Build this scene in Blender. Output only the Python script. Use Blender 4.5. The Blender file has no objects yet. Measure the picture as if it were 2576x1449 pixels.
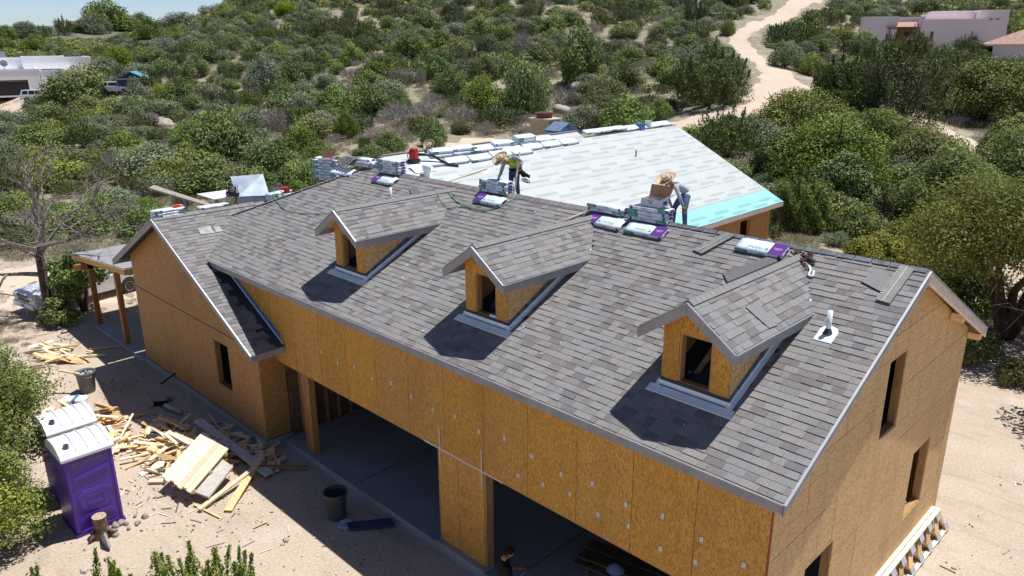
import bpy, math, random
import numpy as np
from mathutils import Vector, Matrix
random.seed(7)
PI = math.pi
scene = bpy.context.scene
COL = scene.collection

# ------------------------------------------------------------------ camera
cam_data = bpy.data.cameras.new("camera"); cam = bpy.data.objects.new("camera", cam_data); COL.objects.link(cam)
CAM = (4.0962, -9.3979, 11.0057); YAW, PIT, ROL = 0.7843, -0.3102, -0.0048
F_ = Vector((-math.sin(YAW)*math.cos(PIT), math.cos(YAW)*math.cos(PIT), math.sin(PIT)))
R_ = Vector((math.cos(YAW), math.sin(YAW), 0)); U_ = R_.cross(F_)
R2 = math.cos(ROL)*R_ + math.sin(ROL)*U_; U2 = -math.sin(ROL)*R_ + math.cos(ROL)*U_
cam.matrix_world = Matrix(((R2.x, U2.x, -F_.x, CAM[0]), (R2.y, U2.y, -F_.y, CAM[1]), (R2.z, U2.z, -F_.z, CAM[2]), (0, 0, 0, 1)))
cam_data.lens = 1935.02/2576*36; cam_data.sensor_width = 36; cam_data.clip_start = .1; cam_data.clip_end = 12000
scene.camera = cam
# ------------------------------------------------------------------ light
SUN = Vector((0.105, 0.285, 0.955)).normalized()
world = bpy.data.worlds.new("World"); scene.world = world; world.use_nodes = True
nt = world.node_tree; bg = nt.nodes['Background']
sky = nt.nodes.new('ShaderNodeTexSky'); sky.sky_type = 'NISHITA'; sky.sun_disc = False
sky.sun_elevation = math.asin(SUN.z); sky.sun_rotation = math.atan2(SUN.x, SUN.y)
sky.altitude = 1200; sky.air_density = 1.0; sky.dust_density = 1.3; sky.ozone_density = 2.5
tint = nt.nodes.new('ShaderNodeMix'); tint.data_type = 'RGBA'; tint.blend_type = 'MULTIPLY'; tint.inputs[0].default_value = 1; tint.inputs[7].default_value = (.90, .98, 1.16, 1)
nt.links.new(sky.outputs[0], tint.inputs[6])
# the air is whiter and brighter towards the horizon, all the way round
tcw = nt.nodes.new('ShaderNodeTexCoord'); sxw = nt.nodes.new('ShaderNodeSeparateXYZ'); nt.links.new(tcw.outputs['Generated'], sxw.inputs[0])
def wm(op, a, b):
    q = nt.nodes.new('ShaderNodeMath'); q.operation = op; q.use_clamp = op == 'SUBTRACT'
    for i, v in enumerate((a, b)):
        if isinstance(v, (int, float)): q.inputs[i].default_value = v
        else: nt.links.new(v, q.inputs[i])
    return q.outputs[0]
hz_f = wm('ADD', wm('MULTIPLY', wm('POWER', wm('SUBTRACT', 1.0, wm('ABSOLUTE', sxw.outputs[2], 0)), 5), 1.25), 1.0)
scl = nt.nodes.new('ShaderNodeVectorMath'); scl.operation = 'SCALE'; nt.links.new(tint.outputs[2], scl.inputs[0]); nt.links.new(hz_f, scl.inputs[3])
nt.links.new(scl.outputs[0], bg.inputs[0]); bg.inputs[1].default_value = 0.05
sl = bpy.data.lights.new("sun", 'SUN'); sl.energy = 4.7; sl.angle = math.radians(.5); sl.color = (1, .965, .91)
so = bpy.data.objects.new("sun", sl); COL.objects.link(so)
so.rotation_euler = SUN.to_track_quat('Z', 'Y').to_euler(); so.location = (0, 0, 60)
scene.view_settings.view_transform = 'Standard'; scene.view_settings.look = 'None'
scene.view_settings.exposure = 0.28; scene.view_settings.gamma = 1; scene.view_settings.use_curve_mapping = False

# ------------------------------------------------------------------ mesh helpers
class MB:
    """collects geometry for one mesh"""
    def __init__(s): s.v = []; s.f = []; s.m = []; s.uv = None
    def add(s, vs, fs, m=0):
        b = len(s.v); s.v.extend([tuple(p) for p in vs])
        for f in fs: s.f.append([i+b for i in f]); s.m.append(m)
        return s
    def box(s, c, d, rot=None, m=0):
        x, y, z = d[0]/2, d[1]/2, d[2]/2
        vs = [Vector((i*x, j*y, k*z)) for k in (-1, 1) for j in (-1, 1) for i in (-1, 1)]
        if rot is not None: vs = [rot @ p for p in vs]
        c = Vector(c)
        return s.add([p+c for p in vs], [(0, 2, 3, 1), (4, 5, 7, 6), (0, 1, 5, 4), (2, 6, 7, 3), (0, 4, 6, 2), (1, 3, 7, 5)], m)
    def bx(s, x0, x1, y0, y1, z0, z1, m=0): return s.box(((x0+x1)/2, (y0+y1)/2, (z0+z1)/2), (x1-x0, y1-y0, z1-z0), None, m)
    def prism(s, poly, off, m=0):
        """poly: 3d points, off: extrusion vector"""
        n = len(poly); off = Vector(off); a = [Vector(p) for p in poly]; b = [p+off for p in a]
        fs = [tuple(range(n))[::-1], tuple(range(n, 2*n))] + [(i, (i+1) % n, n+(i+1) % n, n+i) for i in range(n)]
        return s.add(a+b, fs, m)
    def beam(s, p, q, w, h, m=0, up=(0, 0, 1)):
        p, q = Vector(p), Vector(q); d = (q-p); L = d.length; d.normalize(); up = Vector(up)
        x = d.cross(up)
        if x.length < 1e-4: x = d.cross(Vector((0, 1, 0)))
        x.normalize(); u = x.cross(d)
        R = Matrix((x, d, u)).transposed()
        return s.box((p+q)/2, (w, L, h), R, m)
    def tube(s, pts, rad, n=8, m=0, cap=True):
        pts = [Vector(p) for p in pts]
        if not hasattr(rad, '__len__'): rad = [rad]*len(pts)
        vs = []; prev = None
        for i, p in enumerate(pts):
            d = (pts[min(i+1, len(pts)-1)]-pts[max(i-1, 0)]); d.normalize()
            if prev is None:
                a = Vector((0, 0, 1)) if abs(d.z) < .9 else Vector((1, 0, 0)); x = d.cross(a).normalized()
            else:
                x = (prev - d*prev.dot(d)); x = x.normalized() if x.length > 1e-5 else d.orthogonal().normalized()
            prev = x; y = d.cross(x)
            for k in range(n):
                t = 2*PI*k/n; vs.append(p + (x*math.cos(t)+y*math.sin(t))*rad[i])
        fs = []
        for i in range(len(pts)-1):
            for k in range(n):
                a = i*n+k; b = i*n+(k+1) % n; fs.append((a, b, b+n, a+n))
        if cap: fs.append(tuple(range(n))[::-1]); fs.append(tuple(range((len(pts)-1)*n, len(pts)*n)))
        return s.add(vs, fs, m)
    def lathe(s, prof, c=(0, 0, 0), n=20, m=0, sx=1, sy=1):
        vs = []; c = Vector(c)
        for r, z in prof:
            for k in range(n): t = 2*PI*k/n; vs.append(c+Vector((r*sx*math.cos(t), r*sy*math.sin(t), z)))
        fs = []
        for i in range(len(prof)-1):
            for k in range(n): a = i*n+k; b = i*n+(k+1) % n; fs.append((a, b, b+n, a+n))
        return s.add(vs, fs, m)
    def mesh(s, name, mats, smooth=False):
        me = bpy.data.meshes.new(name); me.from_pydata(s.v, [], s.f)
        for mt in (mats if isinstance(mats, (list, tuple)) else [mats]): me.materials.append(mt)
        if any(s.m): me.polygons.foreach_set('material_index', s.m)
        if smooth: me.polygons.foreach_set('use_smooth', [True]*len(s.f))
        me.update(); return me

def tag(o, label=None, cat=None, group=None, kind=None):
    if label: o['label'] = label
    if cat: o['category'] = cat
    if group: o['group'] = group
    if kind: o['kind'] = kind
    return o
def empty(name, loc=(0, 0, 0), rz=0, label=None, cat=None, group=None, parent=None):
    o = bpy.data.objects.new(name, None); o.empty_display_size = .2; COL.objects.link(o)
    o.location = loc; o.rotation_euler = (0, 0, rz)
    if parent: o.parent = parent
    return tag(o, label, cat, group)
def obj(name, me, parent=None, loc=(0, 0, 0), rot=(0, 0, 0), scale=None):
    o = bpy.data.objects.new(name, me); COL.objects.link(o); o.location = loc; o.rotation_euler = rot
    if scale: o.scale = scale
    if parent: o.parent = parent
    return o
def part(name, mb, mats, parent, smooth=False):
    """mesh given in world coordinates, parented to an unrotated empty"""
    o = obj(name, mb.mesh(name, mats, smooth), parent)
    if parent:
        w = Vector((0, 0, 0)); p = parent
        while p: w += p.location; p = p.parent
        o.location = -w
    return o
def copy_tree(o, parent=None):
    c = o.copy(); COL.objects.link(c)
    if parent: c.parent = parent
    for ch in list(KIDS.get(o.name, o.children)): copy_tree(ch, c)
    return c
KIDS = {}
def bevel(o, w=.01, seg=2):
    b = o.modifiers.new('bevel', 'BEVEL'); b.width = w; b.segments = seg; b.limit_method = 'ANGLE'; return o

# ------------------------------------------------------------------ materials
class NT:
    def __init__(s, name):
        s.mat = bpy.data.materials.new(name); s.mat.use_nodes = True; s.t = s.mat.node_tree; s.n = s.t.nodes
        s.b = s.n['Principled BSDF']; s.out = s.n['Material Output']
    def new(s, t, **k):
        n = s.n.new(t)
        for a, b in k.items():
            if a.startswith('i_'): n.inputs[a[2:].replace('_', ' ')].default_value = b
            else: setattr(n, a, b)
        return n
    def l(s, a, b): s.t.links.new(a, b)
    def coord(s, kind='Object', scale=(1, 1, 1), rot=(0, 0, 0)):
        tc = s.new('ShaderNodeTexCoord'); mp = s.new('ShaderNodeMapping'); mp.inputs['Scale'].default_value = scale; mp.inputs['Rotation'].default_value = rot
        s.l(tc.outputs[kind], mp.inputs[0]); return mp.outputs[0]
    def noise(s, vec, scale, detail=4, rough=.55, dist=0):
        n = s.new('ShaderNodeTexNoise'); n.inputs['Scale'].default_value = scale; n.inputs['Detail'].default_value = detail
        n.inputs['Roughness'].default_value = rough; n.inputs['Distortion'].default_value = dist
        if vec is not None: s.l(vec, n.inputs['Vector'])
        return n.outputs['Fac']
    def ramp(s, fac, stops):
        r = s.new('ShaderNodeValToRGB'); e = r.color_ramp.elements
        while len(e) < len(stops): e.new(.5)
        for el, (p, c) in zip(e, stops): el.position = p; el.color = (*c, 1) if len(c) == 3 else c
        s.l(fac, r.inputs[0]); return r.outputs[0]
    def mix(s, fac, a, b, mode='MIX'):
        m = s.new('ShaderNodeMix', data_type='RGBA', blend_type=mode)
        for i, v in ((0, fac), (6, a), (7, b)):
            if isinstance(v, (int, float)): m.inputs[i].default_value = v
            elif isinstance(v, tuple): m.inputs[i].default_value = (*v, 1)
            else: s.l(v, m.inputs[i])
        return m.outputs[2]
    def math(s, op, a, b=None, c=None):
        m = s.new('ShaderNodeMath', operation=op)
        for i, v in enumerate((a, b, c)):
            if v is None: continue
            if isinstance(v, (int, float)): m.inputs[i].default_value = v
            else: s.l(v, m.inputs[i])
        return m.outputs[0]
    def bump(s, h, strength=.3, dist=.01):
        b = s.new('ShaderNodeBump'); b.inputs['Strength'].default_value = strength; b.inputs['Distance'].default_value = dist
        s.l(h, b.inputs['Height']); s.l(b.outputs[0], s.b.inputs['Normal'])
    def col(s, c):
        if isinstance(c, tuple): s.b.inputs['Base Color'].default_value = (*c, 1)
        else: s.l(c, s.b.inputs['Base Color'])
    def fin(s, rough=.8, metal=0, spec=None):
        s.b.inputs['Roughness'].default_value = rough; s.b.inputs['Metallic'].default_value = metal
        if spec is not None: s.b.inputs['Specular IOR Level'].default_value = spec
        return s.mat
def M(name, c, rough=.7, metal=0, var=.15, scale=6, bump=0, spec=None, coat=0):
    n = NT(name); v = n.coord()
    f = n.noise(v, scale); d = tuple(max(0, x*(1-var*1.6)) for x in c); u = tuple(min(1, x*(1+var)) for x in c)
    n.col(n.ramp(f, [(.3, d), (.7, u)]))
    if bump: n.bump(n.noise(v, scale*6, 3), bump, .01)
    if coat: n.b.inputs['Coat Weight'].default_value = coat
    return n.fin(rough, metal, spec)

def osb(name, c0, c1, c2, dirv=(1, 1, 1), lines=0):
    n = NT(name); v = n.coord('Object', dirv)
    vo = n.new('ShaderNodeTexVoronoi'); vo.inputs['Scale'].default_value = 36
    dn = n.new('ShaderNodeTexNoise'); dn.inputs['Scale'].default_value = 9; n.l(v, dn.inputs['Vector'])
    vm = n.new('ShaderNodeVectorMath', operation='MULTIPLY_ADD'); n.l(dn.outputs['Color'], vm.inputs[0]); vm.inputs[1].default_value = (.05, .05, .05); n.l(v, vm.inputs[2])
    n.l(vm.outputs[0], vo.inputs['Vector'])
    sep = n.new('ShaderNodeSeparateColor'); n.l(vo.outputs['Color'], sep.inputs[0])
    flake = n.ramp(sep.outputs[0], [(0, c0), (.45, c1), (1, c2)])
    big = n.noise(v, 1.1, 3)
    colr = n.mix(n.math('MULTIPLY', big, .45), flake, c1)
    fine = n.noise(v, 60, 2); dk = n.ramp(fine, [(.30, (.45, .38, .3)), (.45, (1, 1, 1))])
    stk = n.noise(n.coord('Object', tuple(9 if q > 1 else 1.6 for q in dirv)), 6, 3, .7); oc = n.mix(.8, colr, dk, 'MULTIPLY'); oc = n.mix(.7, oc, n.ramp(stk, [(.30, (.50, .42, .34)), (.46, (1, 1, 1)), (.62, (1, 1, 1)), (.74, (1.0, 1.0, 1.0))]), 'MULTIPLY')
    if lines:
        sp = n.new('ShaderNodeSeparateXYZ'); n.l(n.coord(), sp.inputs[0])
        for ax, st in ((2, .406), (1, .61)):
            wob = n.noise(n.coord('Object', (1, 1, 1)), 6, 2); q = n.math('FRACT', n.math('DIVIDE', n.math('ADD', sp.outputs[ax], n.math('MULTIPLY', wob, .03)), st))
            ln = n.math('MULTIPLY', n.math('LESS_THAN', q, .022), lines); oc = n.mix(ln, oc, (.13, .07, .03))
    rnd = n.new('ShaderNodeObjectInfo').outputs['Random']; hv = n.new('ShaderNodeHueSaturation'); n.l(oc, hv.inputs['Color']); n.l(n.math('MULTIPLY_ADD', rnd, .12, .94), hv.inputs['Value'])
    n.l(n.math('MULTIPLY_ADD', n.math('FRACT', n.math('MULTIPLY', rnd, 7.3)), .05, .97), hv.inputs['Saturation']); stain = n.noise(n.coord('Object', (1, 1, .35)), .9, 5, .6)
    oc = n.mix(n.ramp(stain, [(.52, (0, 0, 0)), (.72, (.45, .45, .45))]), hv.outputs[0], tuple(x*.55 for x in c1))
    n.col(oc); n.bump(n.math('ADD', sep.outputs[1], fine), .25, .004)
    return n.fin(.62, spec=.35)
OSBV = osb("osb_vertical", (.41, .18, .024), (.61, .295, .048), (.77, .41, .095), (1.6, 1.6, .55))
OSBH = osb("osb_horizontal", (.44, .26, .11), (.64, .42, .19), (.78, .57, .30), (1.6, .6, 1.6), .55)
OSBR = osb("osb_rough", (.27, .125, .038), (.45, .225, .075), (.60, .33, .12), (1.5, 1.5, .45))

def wood(name, c, d, scale=1.0, axis=0):
    n = NT(name); sc = [14*scale, 14*scale, 14*scale]; sc[axis] = 1.2*scale; v = n.coord('Object', tuple(sc))
    rnd = n.new('ShaderNodeObjectInfo').outputs['Random']
    f = n.noise(v, 2, 5, .6, .4); base = n.ramp(f, [(.3, d), (.65, c)])
    hv = n.new('ShaderNodeHueSaturation'); n.l(n.math('MULTIPLY_ADD', rnd, .5, .75), hv.inputs['Value']); n.l(base, hv.inputs['Color'])
    n.col(hv.outputs[0]); n.bump(f, .15, .003); return n.fin(.65, spec=.3)
PINE = wood("pine_lumber", (.78, .56, .32), (.62, .38, .17))
PINEP = wood("pale_pine", (.88, .78, .58), (.74, .60, .40))
CEDAR = wood("stained_post_wood", (.42, .19, .07), (.27, .11, .035), axis=2)
LUMB = wood("framing_lumber", (.46, .27, .12), (.30, .16, .07), axis=2)
GREYW = wood("weathered_wood", (.33, .29, .25), (.20, .17, .15))
FASC = M("grey_primed_fascia", (.30, .30, .31), .6, var=.12, scale=3, bump=.1)
FASCW = M("cream_primed_fascia", (.62, .53, .46), .6, var=.1)
DRIP = M("drip_edge_metal", (.50, .52, .56), .35, .6, var=.05)
FLASH = M("galvanised_flashing", (.80, .90, .98), .5, .0, var=.05)  # pale blue sky reflection put into the base colour, not metallic
FELT = M("black_felt", (.05, .055, .065), .8, var=.2, scale=20)
FELTG = M("grey_membrane", (.115, .125, .15), .7, var=.3, scale=9)
BLUEW = M("blue_membrane", (.05, .20, .50), .5, var=.3, scale=7)
DARKM = M("shade_toned_lumber", (.16, .10, .055), .8, var=.3)  # lumber with the indoor shade put into its base colour
def concrete(name, c):
    n = NT(name); v = n.coord(); a = n.noise(v, .7, 6); b = n.noise(v, 25, 3)
    n.col(n.mix(.5, n.ramp(a, [(.3, tuple(x*.75 for x in c)), (.7, tuple(x*1.15 for x in c))]), n.ramp(b, [(.3, tuple(x*.85 for x in c)), (.7, tuple(x*1.1 for x in c))])))
    n.bump(b, .15, .005); return n.fin(.75)
CONC = concrete("concrete", (.36, .355, .35))
# shingle tones
SH = []
for i, c in enumerate([(.240, .234, .235), (.210, .203, .206), (.162, .156, .161), (.246, .231, .220), (.224, .229, .231), (.192, .181, .180)]):
    n = NT("shingle_granules_%s" % ("ash", "slate", "charcoal", "tan", "pewter", "brown")[i]); v = n.coord()
    f = n.noise(v, 90, 2, .7); g = n.noise(v, 5, 3)
    n.col(n.mix(.75, tuple(x*1.0 for x in c), n.ramp(f, [(.3, tuple(x*.45 for x in c)), (.7, tuple(x*1.6 for x in c))])))
    n.bump(f, .5, .004); SH.append(n.fin(.93, spec=.2))
SHW = [5, 4, 3, 3, 4, 3]
# white underlayment with flat print (pseudo-legible boxes of small letters)
def underlay(name, base, ink):
    n = NT(name); uv = n.new('ShaderNodeUVMap'); sp = n.new('ShaderNodeSeparateXYZ'); n.l(uv.outputs[0], sp.inputs[0])
    U, V = sp.outputs[0], sp.outputs[1]
    row = n.math('FLOOR', n.math('DIVIDE', V, .25))
    vv = n.math('FRACT', n.math('DIVIDE', V, .25))
    uu = n.math('FRACT', n.math('DIVIDE', n.math('ADD', U, n.math('MULTIPLY', row, .95)), 1.75))
    inu = n.math('LESS_THAN', n.math('ABSOLUTE', n.math('SUBTRACT', uu, .5)), .29)
    inv = n.math('LESS_THAN', n.math('ABSOLUTE', n.math('SUBTRACT', vv, .5)), .26)
    inu2 = n.math('LESS_THAN', n.math('ABSOLUTE', n.math('SUBTRACT', uu, .5)), .275)
    inv2 = n.math('LESS_THAN', n.math('ABSOLUTE', n.math('SUBTRACT', vv, .5)), .19)
    box = n.math('MULTIPLY', inu, inv); inn = n.math('MULTIPLY', inu2, inv2)
    fr = n.math('SUBTRACT', box, inn)
    tick = n.math('GREATER_THAN', n.math('FRACT', n.math('MULTIPLY', U, 9.5)), .38)
    tv = n.math('LESS_THAN', n.math('ABSOLUTE', n.math('SUBTRACT', vv, .5)), .13)
    letters = n.math('MULTIPLY', n.math('MULTIPLY', inn, tick), tv)
    alt = n.math('LESS_THAN', n.math('MODULO', n.math('ADD', row, 100), 4), 1.5)
    msk = n.math('MULTIPLY', n.math('MULTIPLY', n.math('ADD', fr, letters), alt), .62)
    cr = n.noise(n.coord('Object', (1, 1, 1)), 1.3, 4)
    b2 = n.ramp(cr, [(.3, tuple(x*.9 for x in base)), (.7, base)])
    n.col(n.mix(msk, b2, ink)); n.bump(cr, .35, .03); return n.fin(.55, spec=.3)
UND = underlay("white_underlayment", (.50, .545, .545), (.20, .21, .21))
CYA = underlay("aqua_ice_barrier", (.30, .61, .59), (.04, .22, .30))

# ------------------------------------------------------------------ terrain
#TERR
TQ = [-.9, -.65, -.51, -.40, -.30, -.1, .1, .3, .5, .8, 1.2]
TD = [-60, 38, 55, 70, 90, 110, 130, 160, 200, 260, 350, 500, 900, 2000, 4000, 6000]
TZ = [[0, 0, 0, 0, 0, 0, 0, 0, 2, 6, 10, 12, 14, 30, 60, 60],
      [0, 0, 0, 0, 0, 0, -.3, -.5, 3, 7, 8, 9, 12, 42, 88, 80],
      [0, 0, 0, .2, .8, 2, 4.5, 8.2, 9.5, 9.5, 9, 10, 14, 45, 85, 80],
      [0, 0, .2, .8, 2, 4, 7, 12, 14.2, 15.5, 16, 18, 20, 45, 80, 80],
      [0, 0, .4, 1.4, 3.2, 6, 9, 15.2, 21, 27, 31, 42, 45, 60, 80, 80],
      [0, 0, .5, 2, 4.5, 7, 10.5, 17, 27, 40, 55, 65, 80, 90, 90, 90],
      [0, 0, .6, 2.2, 4.8, 7.5, 10.5, 17, 27, 40, 55, 65, 80, 90, 90, 90],
      [0, 0, 1.2, 3.6, 6.3, 8.5, 11, 15.5, 24, 36, 50, 60, 80, 90, 90, 90],
      [0, 0, .8, 2.2, 4.2, 6.3, 7.9, 10, 17, 28, 45, 60, 70, 80, 80, 80],
      [0, 0, .6, 1.6, 3.6, 6, 7.6, 10, 17, 28, 45, 60, 70, 80, 80, 80],
      [0, 0, .6, 1.6, 3.6, 6, 7.6, 10, 17, 28, 45, 60, 70, 80, 80, 80]]
TZ = np.array(TZ, float); TQ = np.array(TQ); TD = np.array(TD, float)
def terrain(x, y):
    x = np.asarray(x, float); y = np.asarray(y, float)
    D = (-(x-4.1)+(y+9.4))*.70711; S = ((x-4.1)+(y+9.4))*.70711
    q = np.clip(S/np.maximum(D, 38), -.9, 1.2)
    z = 0
    for k in (-5, 0, 5):
        d = np.clip(D+k, -60, 6000)
        iq = np.clip(np.searchsorted(TQ, q)-1, 0, len(TQ)-2); fq = np.clip((q-TQ[iq])/(TQ[iq+1]-TQ[iq]), 0, 1); fq = fq*fq*(3-2*fq)*.5+fq*.5
        i = np.clip(np.searchsorted(TD, d)-1, 0, len(TD)-2); f = np.clip((d-TD[i])/(TD[i+1]-TD[i]), 0, 1)
        z = z + (TZ[iq, i]*(1-f)+TZ[iq, i+1]*f)*(1-fq) + (TZ[iq+1, i]*(1-f)+TZ[iq+1, i+1]*f)*fq
    z = z/3
    a = np.clip((D-42)/60, 0, 1)*np.clip(1.2-D/900, .15, 1)
    n = np.sin(x*.11+y*.07)*.6+np.sin(x*.05-y*.13+1.3)*.8+np.sin(x*.31+y*.19+.5)*.18+np.sin(-x*.17+y*.37)*.16
    far = np.clip((D-400)/600, 0, 1); n = n + far*(np.sin(x*.006+y*.011)*9+np.sin(x*.017-y*.009+2)*6)/np.clip(1.2-D/900, .15, 1)
    return z+n*a*.7
#ENDTERR

# ------------------------------------------------------------------ ground
def grid_ground():
    A = np.concatenate([np.linspace(-3.14159, -1.35, 14)[:-1], np.linspace(-1.35, .95, 300), np.linspace(.95, 3.14159, 14)[1:-1]])
    Dr = np.concatenate([np.arange(1, 20, .8), np.arange(20, 60, .7), np.arange(60, 150, .9), np.arange(150, 300, 2.5), np.geomspace(300, 8000, 60)])
    a, r = np.meshgrid(A, Dr, indexing='ij')
    dx, dy = -.70711, .70711
    X = 4.1+r*(np.cos(a)*dx+np.sin(a)*.70711); Y = -9.4+r*(np.cos(a)*dy+np.sin(a)*.70711)
    Z = terrain(X, Y)-.004*(r < 42)
    na, nr = len(A), len(Dr)
    v = np.stack([X, Y, Z], -1).reshape(-1, 3)
    v = np.vstack([v, [[4.1, -9.4, 0]]])
    idx = np.arange(na*nr).reshape(na, nr)
    i2 = np.roll(idx, -1, 0)
    q = np.stack([idx[:, :-1], i2[:, :-1], i2[:, 1:], idx[:, 1:]], -1).reshape(-1, 4)
    c = na*nr
    tri = [(c, int(i2[i, 0]), int(idx[i, 0])) for i in range(na)]
    me = bpy.data.meshes.new("ground")
    me.from_pydata(v.tolist(), [], q.tolist()+tri); me.polygons.foreach_set('use_smooth', [True]*len(me.polygons)); me.update()
    return me
n = NT("sandy_ground"); v = n.coord()
big = n.noise(v, .035, 5); mid = n.noise(v, .35, 6, .6); fine = n.noise(v, 14, 4, .7)
sand = n.ramp(mid, [(.28, (.335, .27, .20)), (.55, (.445, .37, .29)), (.75, (.54, .465, .385))])
sand = n.mix(.55, sand, n.ramp(fine, [(.3, (.36, .28, .22)), (.6, (.62, .52, .43))]))
sx = n.new('ShaderNodeSeparateXYZ'); n.l(v, sx.inputs[0])
rut = n.noise(n.coord('Object', (.35, 1.6, 1), (0, 0, .5)), 1.1, 5, .65, .6); sand = n.mix(n.ramp(rut, [(.52, (0, 0, 0)), (.66, (.5, .5, .5))]), sand, (.33, .265, .205))
dust = n.noise(v, .22, 4, .6); sand = n.mix(n.ramp(dust, [(.55, (0, 0, 0)), (.72, (.7, .7, .7))]), sand, (.64, .57, .50))
grit = n.noise(v, 55, 2, .8); sand = n.mix(n.ramp(grit, [(.28, (.55, .55, .55)), (.36, (0, 0, 0))]), sand, (.20, .16, .12))
grass = n.ramp(n.noise(v, 2.2, 5, .7), [(.3, (.14, .135, .09)), (.5, (.27, .245, .18)), (.7, (.42, .37, .30))])
geo = n.new('ShaderNodeNewGeometry'); sp = n.new('ShaderNodeSeparateXYZ'); n.l(geo.outputs['Position'], sp.inputs[0])
dep = n.math('MULTIPLY', n.math('ADD', n.math('SUBTRACT', sp.outputs[1], sp.outputs[0]), 13.5), .7071)
wild = n.math('MULTIPLY', n.new('ShaderNodeMapRange', i_From_Min=36, i_From_Max=52).outputs[0], 1)
mr = [x for x in n.n if x.bl_idname == 'ShaderNodeMapRange'][0]; n.l(n.math('ADD', dep, n.math('MULTIPLY', big, 8)), mr.inputs[0])
gm = n.math('MULTIPLY', wild, n.ramp(n.noise(v, .12, 4, .65), [(.32, (.25, .25, .25)), (.48, (1, 1, 1))]))
far = n.new('ShaderNodeMapRange', i_From_Min=330, i_From_Max=800); n.l(dep, far.inputs[0])
farc = n.ramp(n.noise(v, .05, 8, .8), [(.35, (.08, .10, .08)), (.55, (.15, .165, .12)), (.68, (.34, .30, .24))])
n.col(n.mix(far.outputs[0], n.mix(gm, sand, grass), farc)); n.bump(n.math('ADD', n.math('MULTIPLY', fine, .3), mid), .5, .12)
GROUND = n.fin(.95, spec=.15)
g = obj("ground", grid_ground()); g.data.materials.append(GROUND); g['kind'] = 'structure'

def ribbon(name, pts, wid, mat, lift=.05, n=12, sub=14):
    P = np.array(pts, float); out = []
    for i in range(len(P)-1):
        p0 = P[max(i-1, 0)]; p1 = P[i]; p2 = P[i+1]; p3 = P[min(i+2, len(P)-1)]
        for t in np.linspace(0, 1, sub, endpoint=False):
            out.append(.5*((2*p1)+(-p0+p2)*t+(2*p0-5*p1+4*p2-p3)*t*t+(-p0+3*p1-3*p2+p3)*t**3))
    out.append(P[-1]); out = np.array(out); V = []; 
    for i, p in enumerate(out):
        d = out[min(i+1, len(out)-1)]-out[max(i-1, 0)]; d = d[:2]/np.hypot(*d[:2]); nx, ny = -d[1], d[0]; w = p[2]*(1+.12*math.sin(i*.7)+.07*math.sin(i*1.9))
        for k in range(n+1):
            s = (k/n-.5)*w; x = p[0]+nx*s; y = p[1]+ny*s
            V.append((x, y, float(terrain(x, y))+lift*(1 if 0 < k < n else -1.5)))
    F = [(i*(n+1)+k, (i+1)*(n+1)+k, (i+1)*(n+1)+k+1, i*(n+1)+k+1) for i in range(len(out)-1) for k in range(n)]
    me = bpy.data.meshes.new(name); me.from_pydata(V, [], F); me.materials.append(mat); me.polygons.foreach_set('use_smooth', [True]*len(F))
    o = obj(name, me); o['kind'] = 'structure'; return o
n = NT("dirt_road_surface"); v = n.coord()
a = n.noise(v, .5, 5); b = n.noise(v, 6, 4, .7)
n.col(n.mix(.5, n.ramp(a, [(.3, (.50, .41, .325)), (.7, (.62, .53, .43))]), n.ramp(b, [(.3, (.46, .36, .28)), (.7, (.66, .54, .45))]))); n.bump(b, .4, .05)
ROAD = n.fin(.95, spec=.15)
ribbon("dirt_road", [(-50, 38, 4.5), (-41, 46, 5), (-37, 53.5, 5.5), (-35.2, 59, 5.5), (-34.8, 66, 5), (-37, 74, 5), (-42, 82, 4.2), (-50, 92, 3.8), (-57, 101.5, 3.4), (-61.5, 108, 3.2), (-64, 116.5, 3.2), (-69, 130, 3.4), (-73, 145, 4), (-77, 160, 4), (-84, 184, 4)], 6, ROAD)
ribbon("driveway", [(-52, -14, 9), (-40, -5, 8.5), (-35.5, 1.5, 8), (-34, 10, 6), (-40, 24, 5), (-49, 38, 5)], 6, ROAD, .02)
ribbon("dirt_track", [(-9, 62, 2.6), (-15, 68, 3), (-21, 74, 3.4), (-28, 77, 3), (-36, 76, 2.4)], 5, ROAD)
ribbon("parking_pad", [(-168, 22, 12), (-158, 27, 14), (-150, 29, 12), (-141, 27, 8)], 10, ROAD, .25)

# ------------------------------------------------------------------ house
m_ = .4838; OX = .2805; OY = .2958; ZE = 4.934; YR = 4.487; ZR = ZE+m_*(YR+OY); YB = 2*YR+OY; XH = -16.166; SL = math.sqrt(1+m_*m_)
house = empty("house_under_construction", (-9, 4.5, 0), 0, "unfinished barn-style house with grey shingle roof, three dormers and bare strand-board walls", "house")
NRM = Vector((0, -m_, 1)).normalized()
def clip_poly(poly, reg):
    """clip 2d poly by convex ccw region"""
    out = list(poly)
    for i in range(len(reg)):
        a = reg[i]; b = reg[(i+1) % len(reg)]; ex, ey = b[0]-a[0], b[1]-a[1]
        src = out; out = []
        if not src: break
        def side(p): return ex*(p[1]-a[1])-ey*(p[0]-a[0])
        for j in range(len(src)):
            p, q = src[j], src[(j+1) % len(src)]; sp_, sq = side(p), side(q)
            if sp_ >= 0: out.append(p)
            if (sp_ > 0 and sq < 0) or (sp_ < 0 and sq > 0):
                t = sp_/(sp_-sq); out.append((p[0]+t*(q[0]-p[0]), p[1]+t*(q[1]-p[1])))
    return out if len(out) > 2 else []
camv = Vector(CAM)
ALLT = []   # (pixel size, owner, verts, faces, tone)
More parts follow.
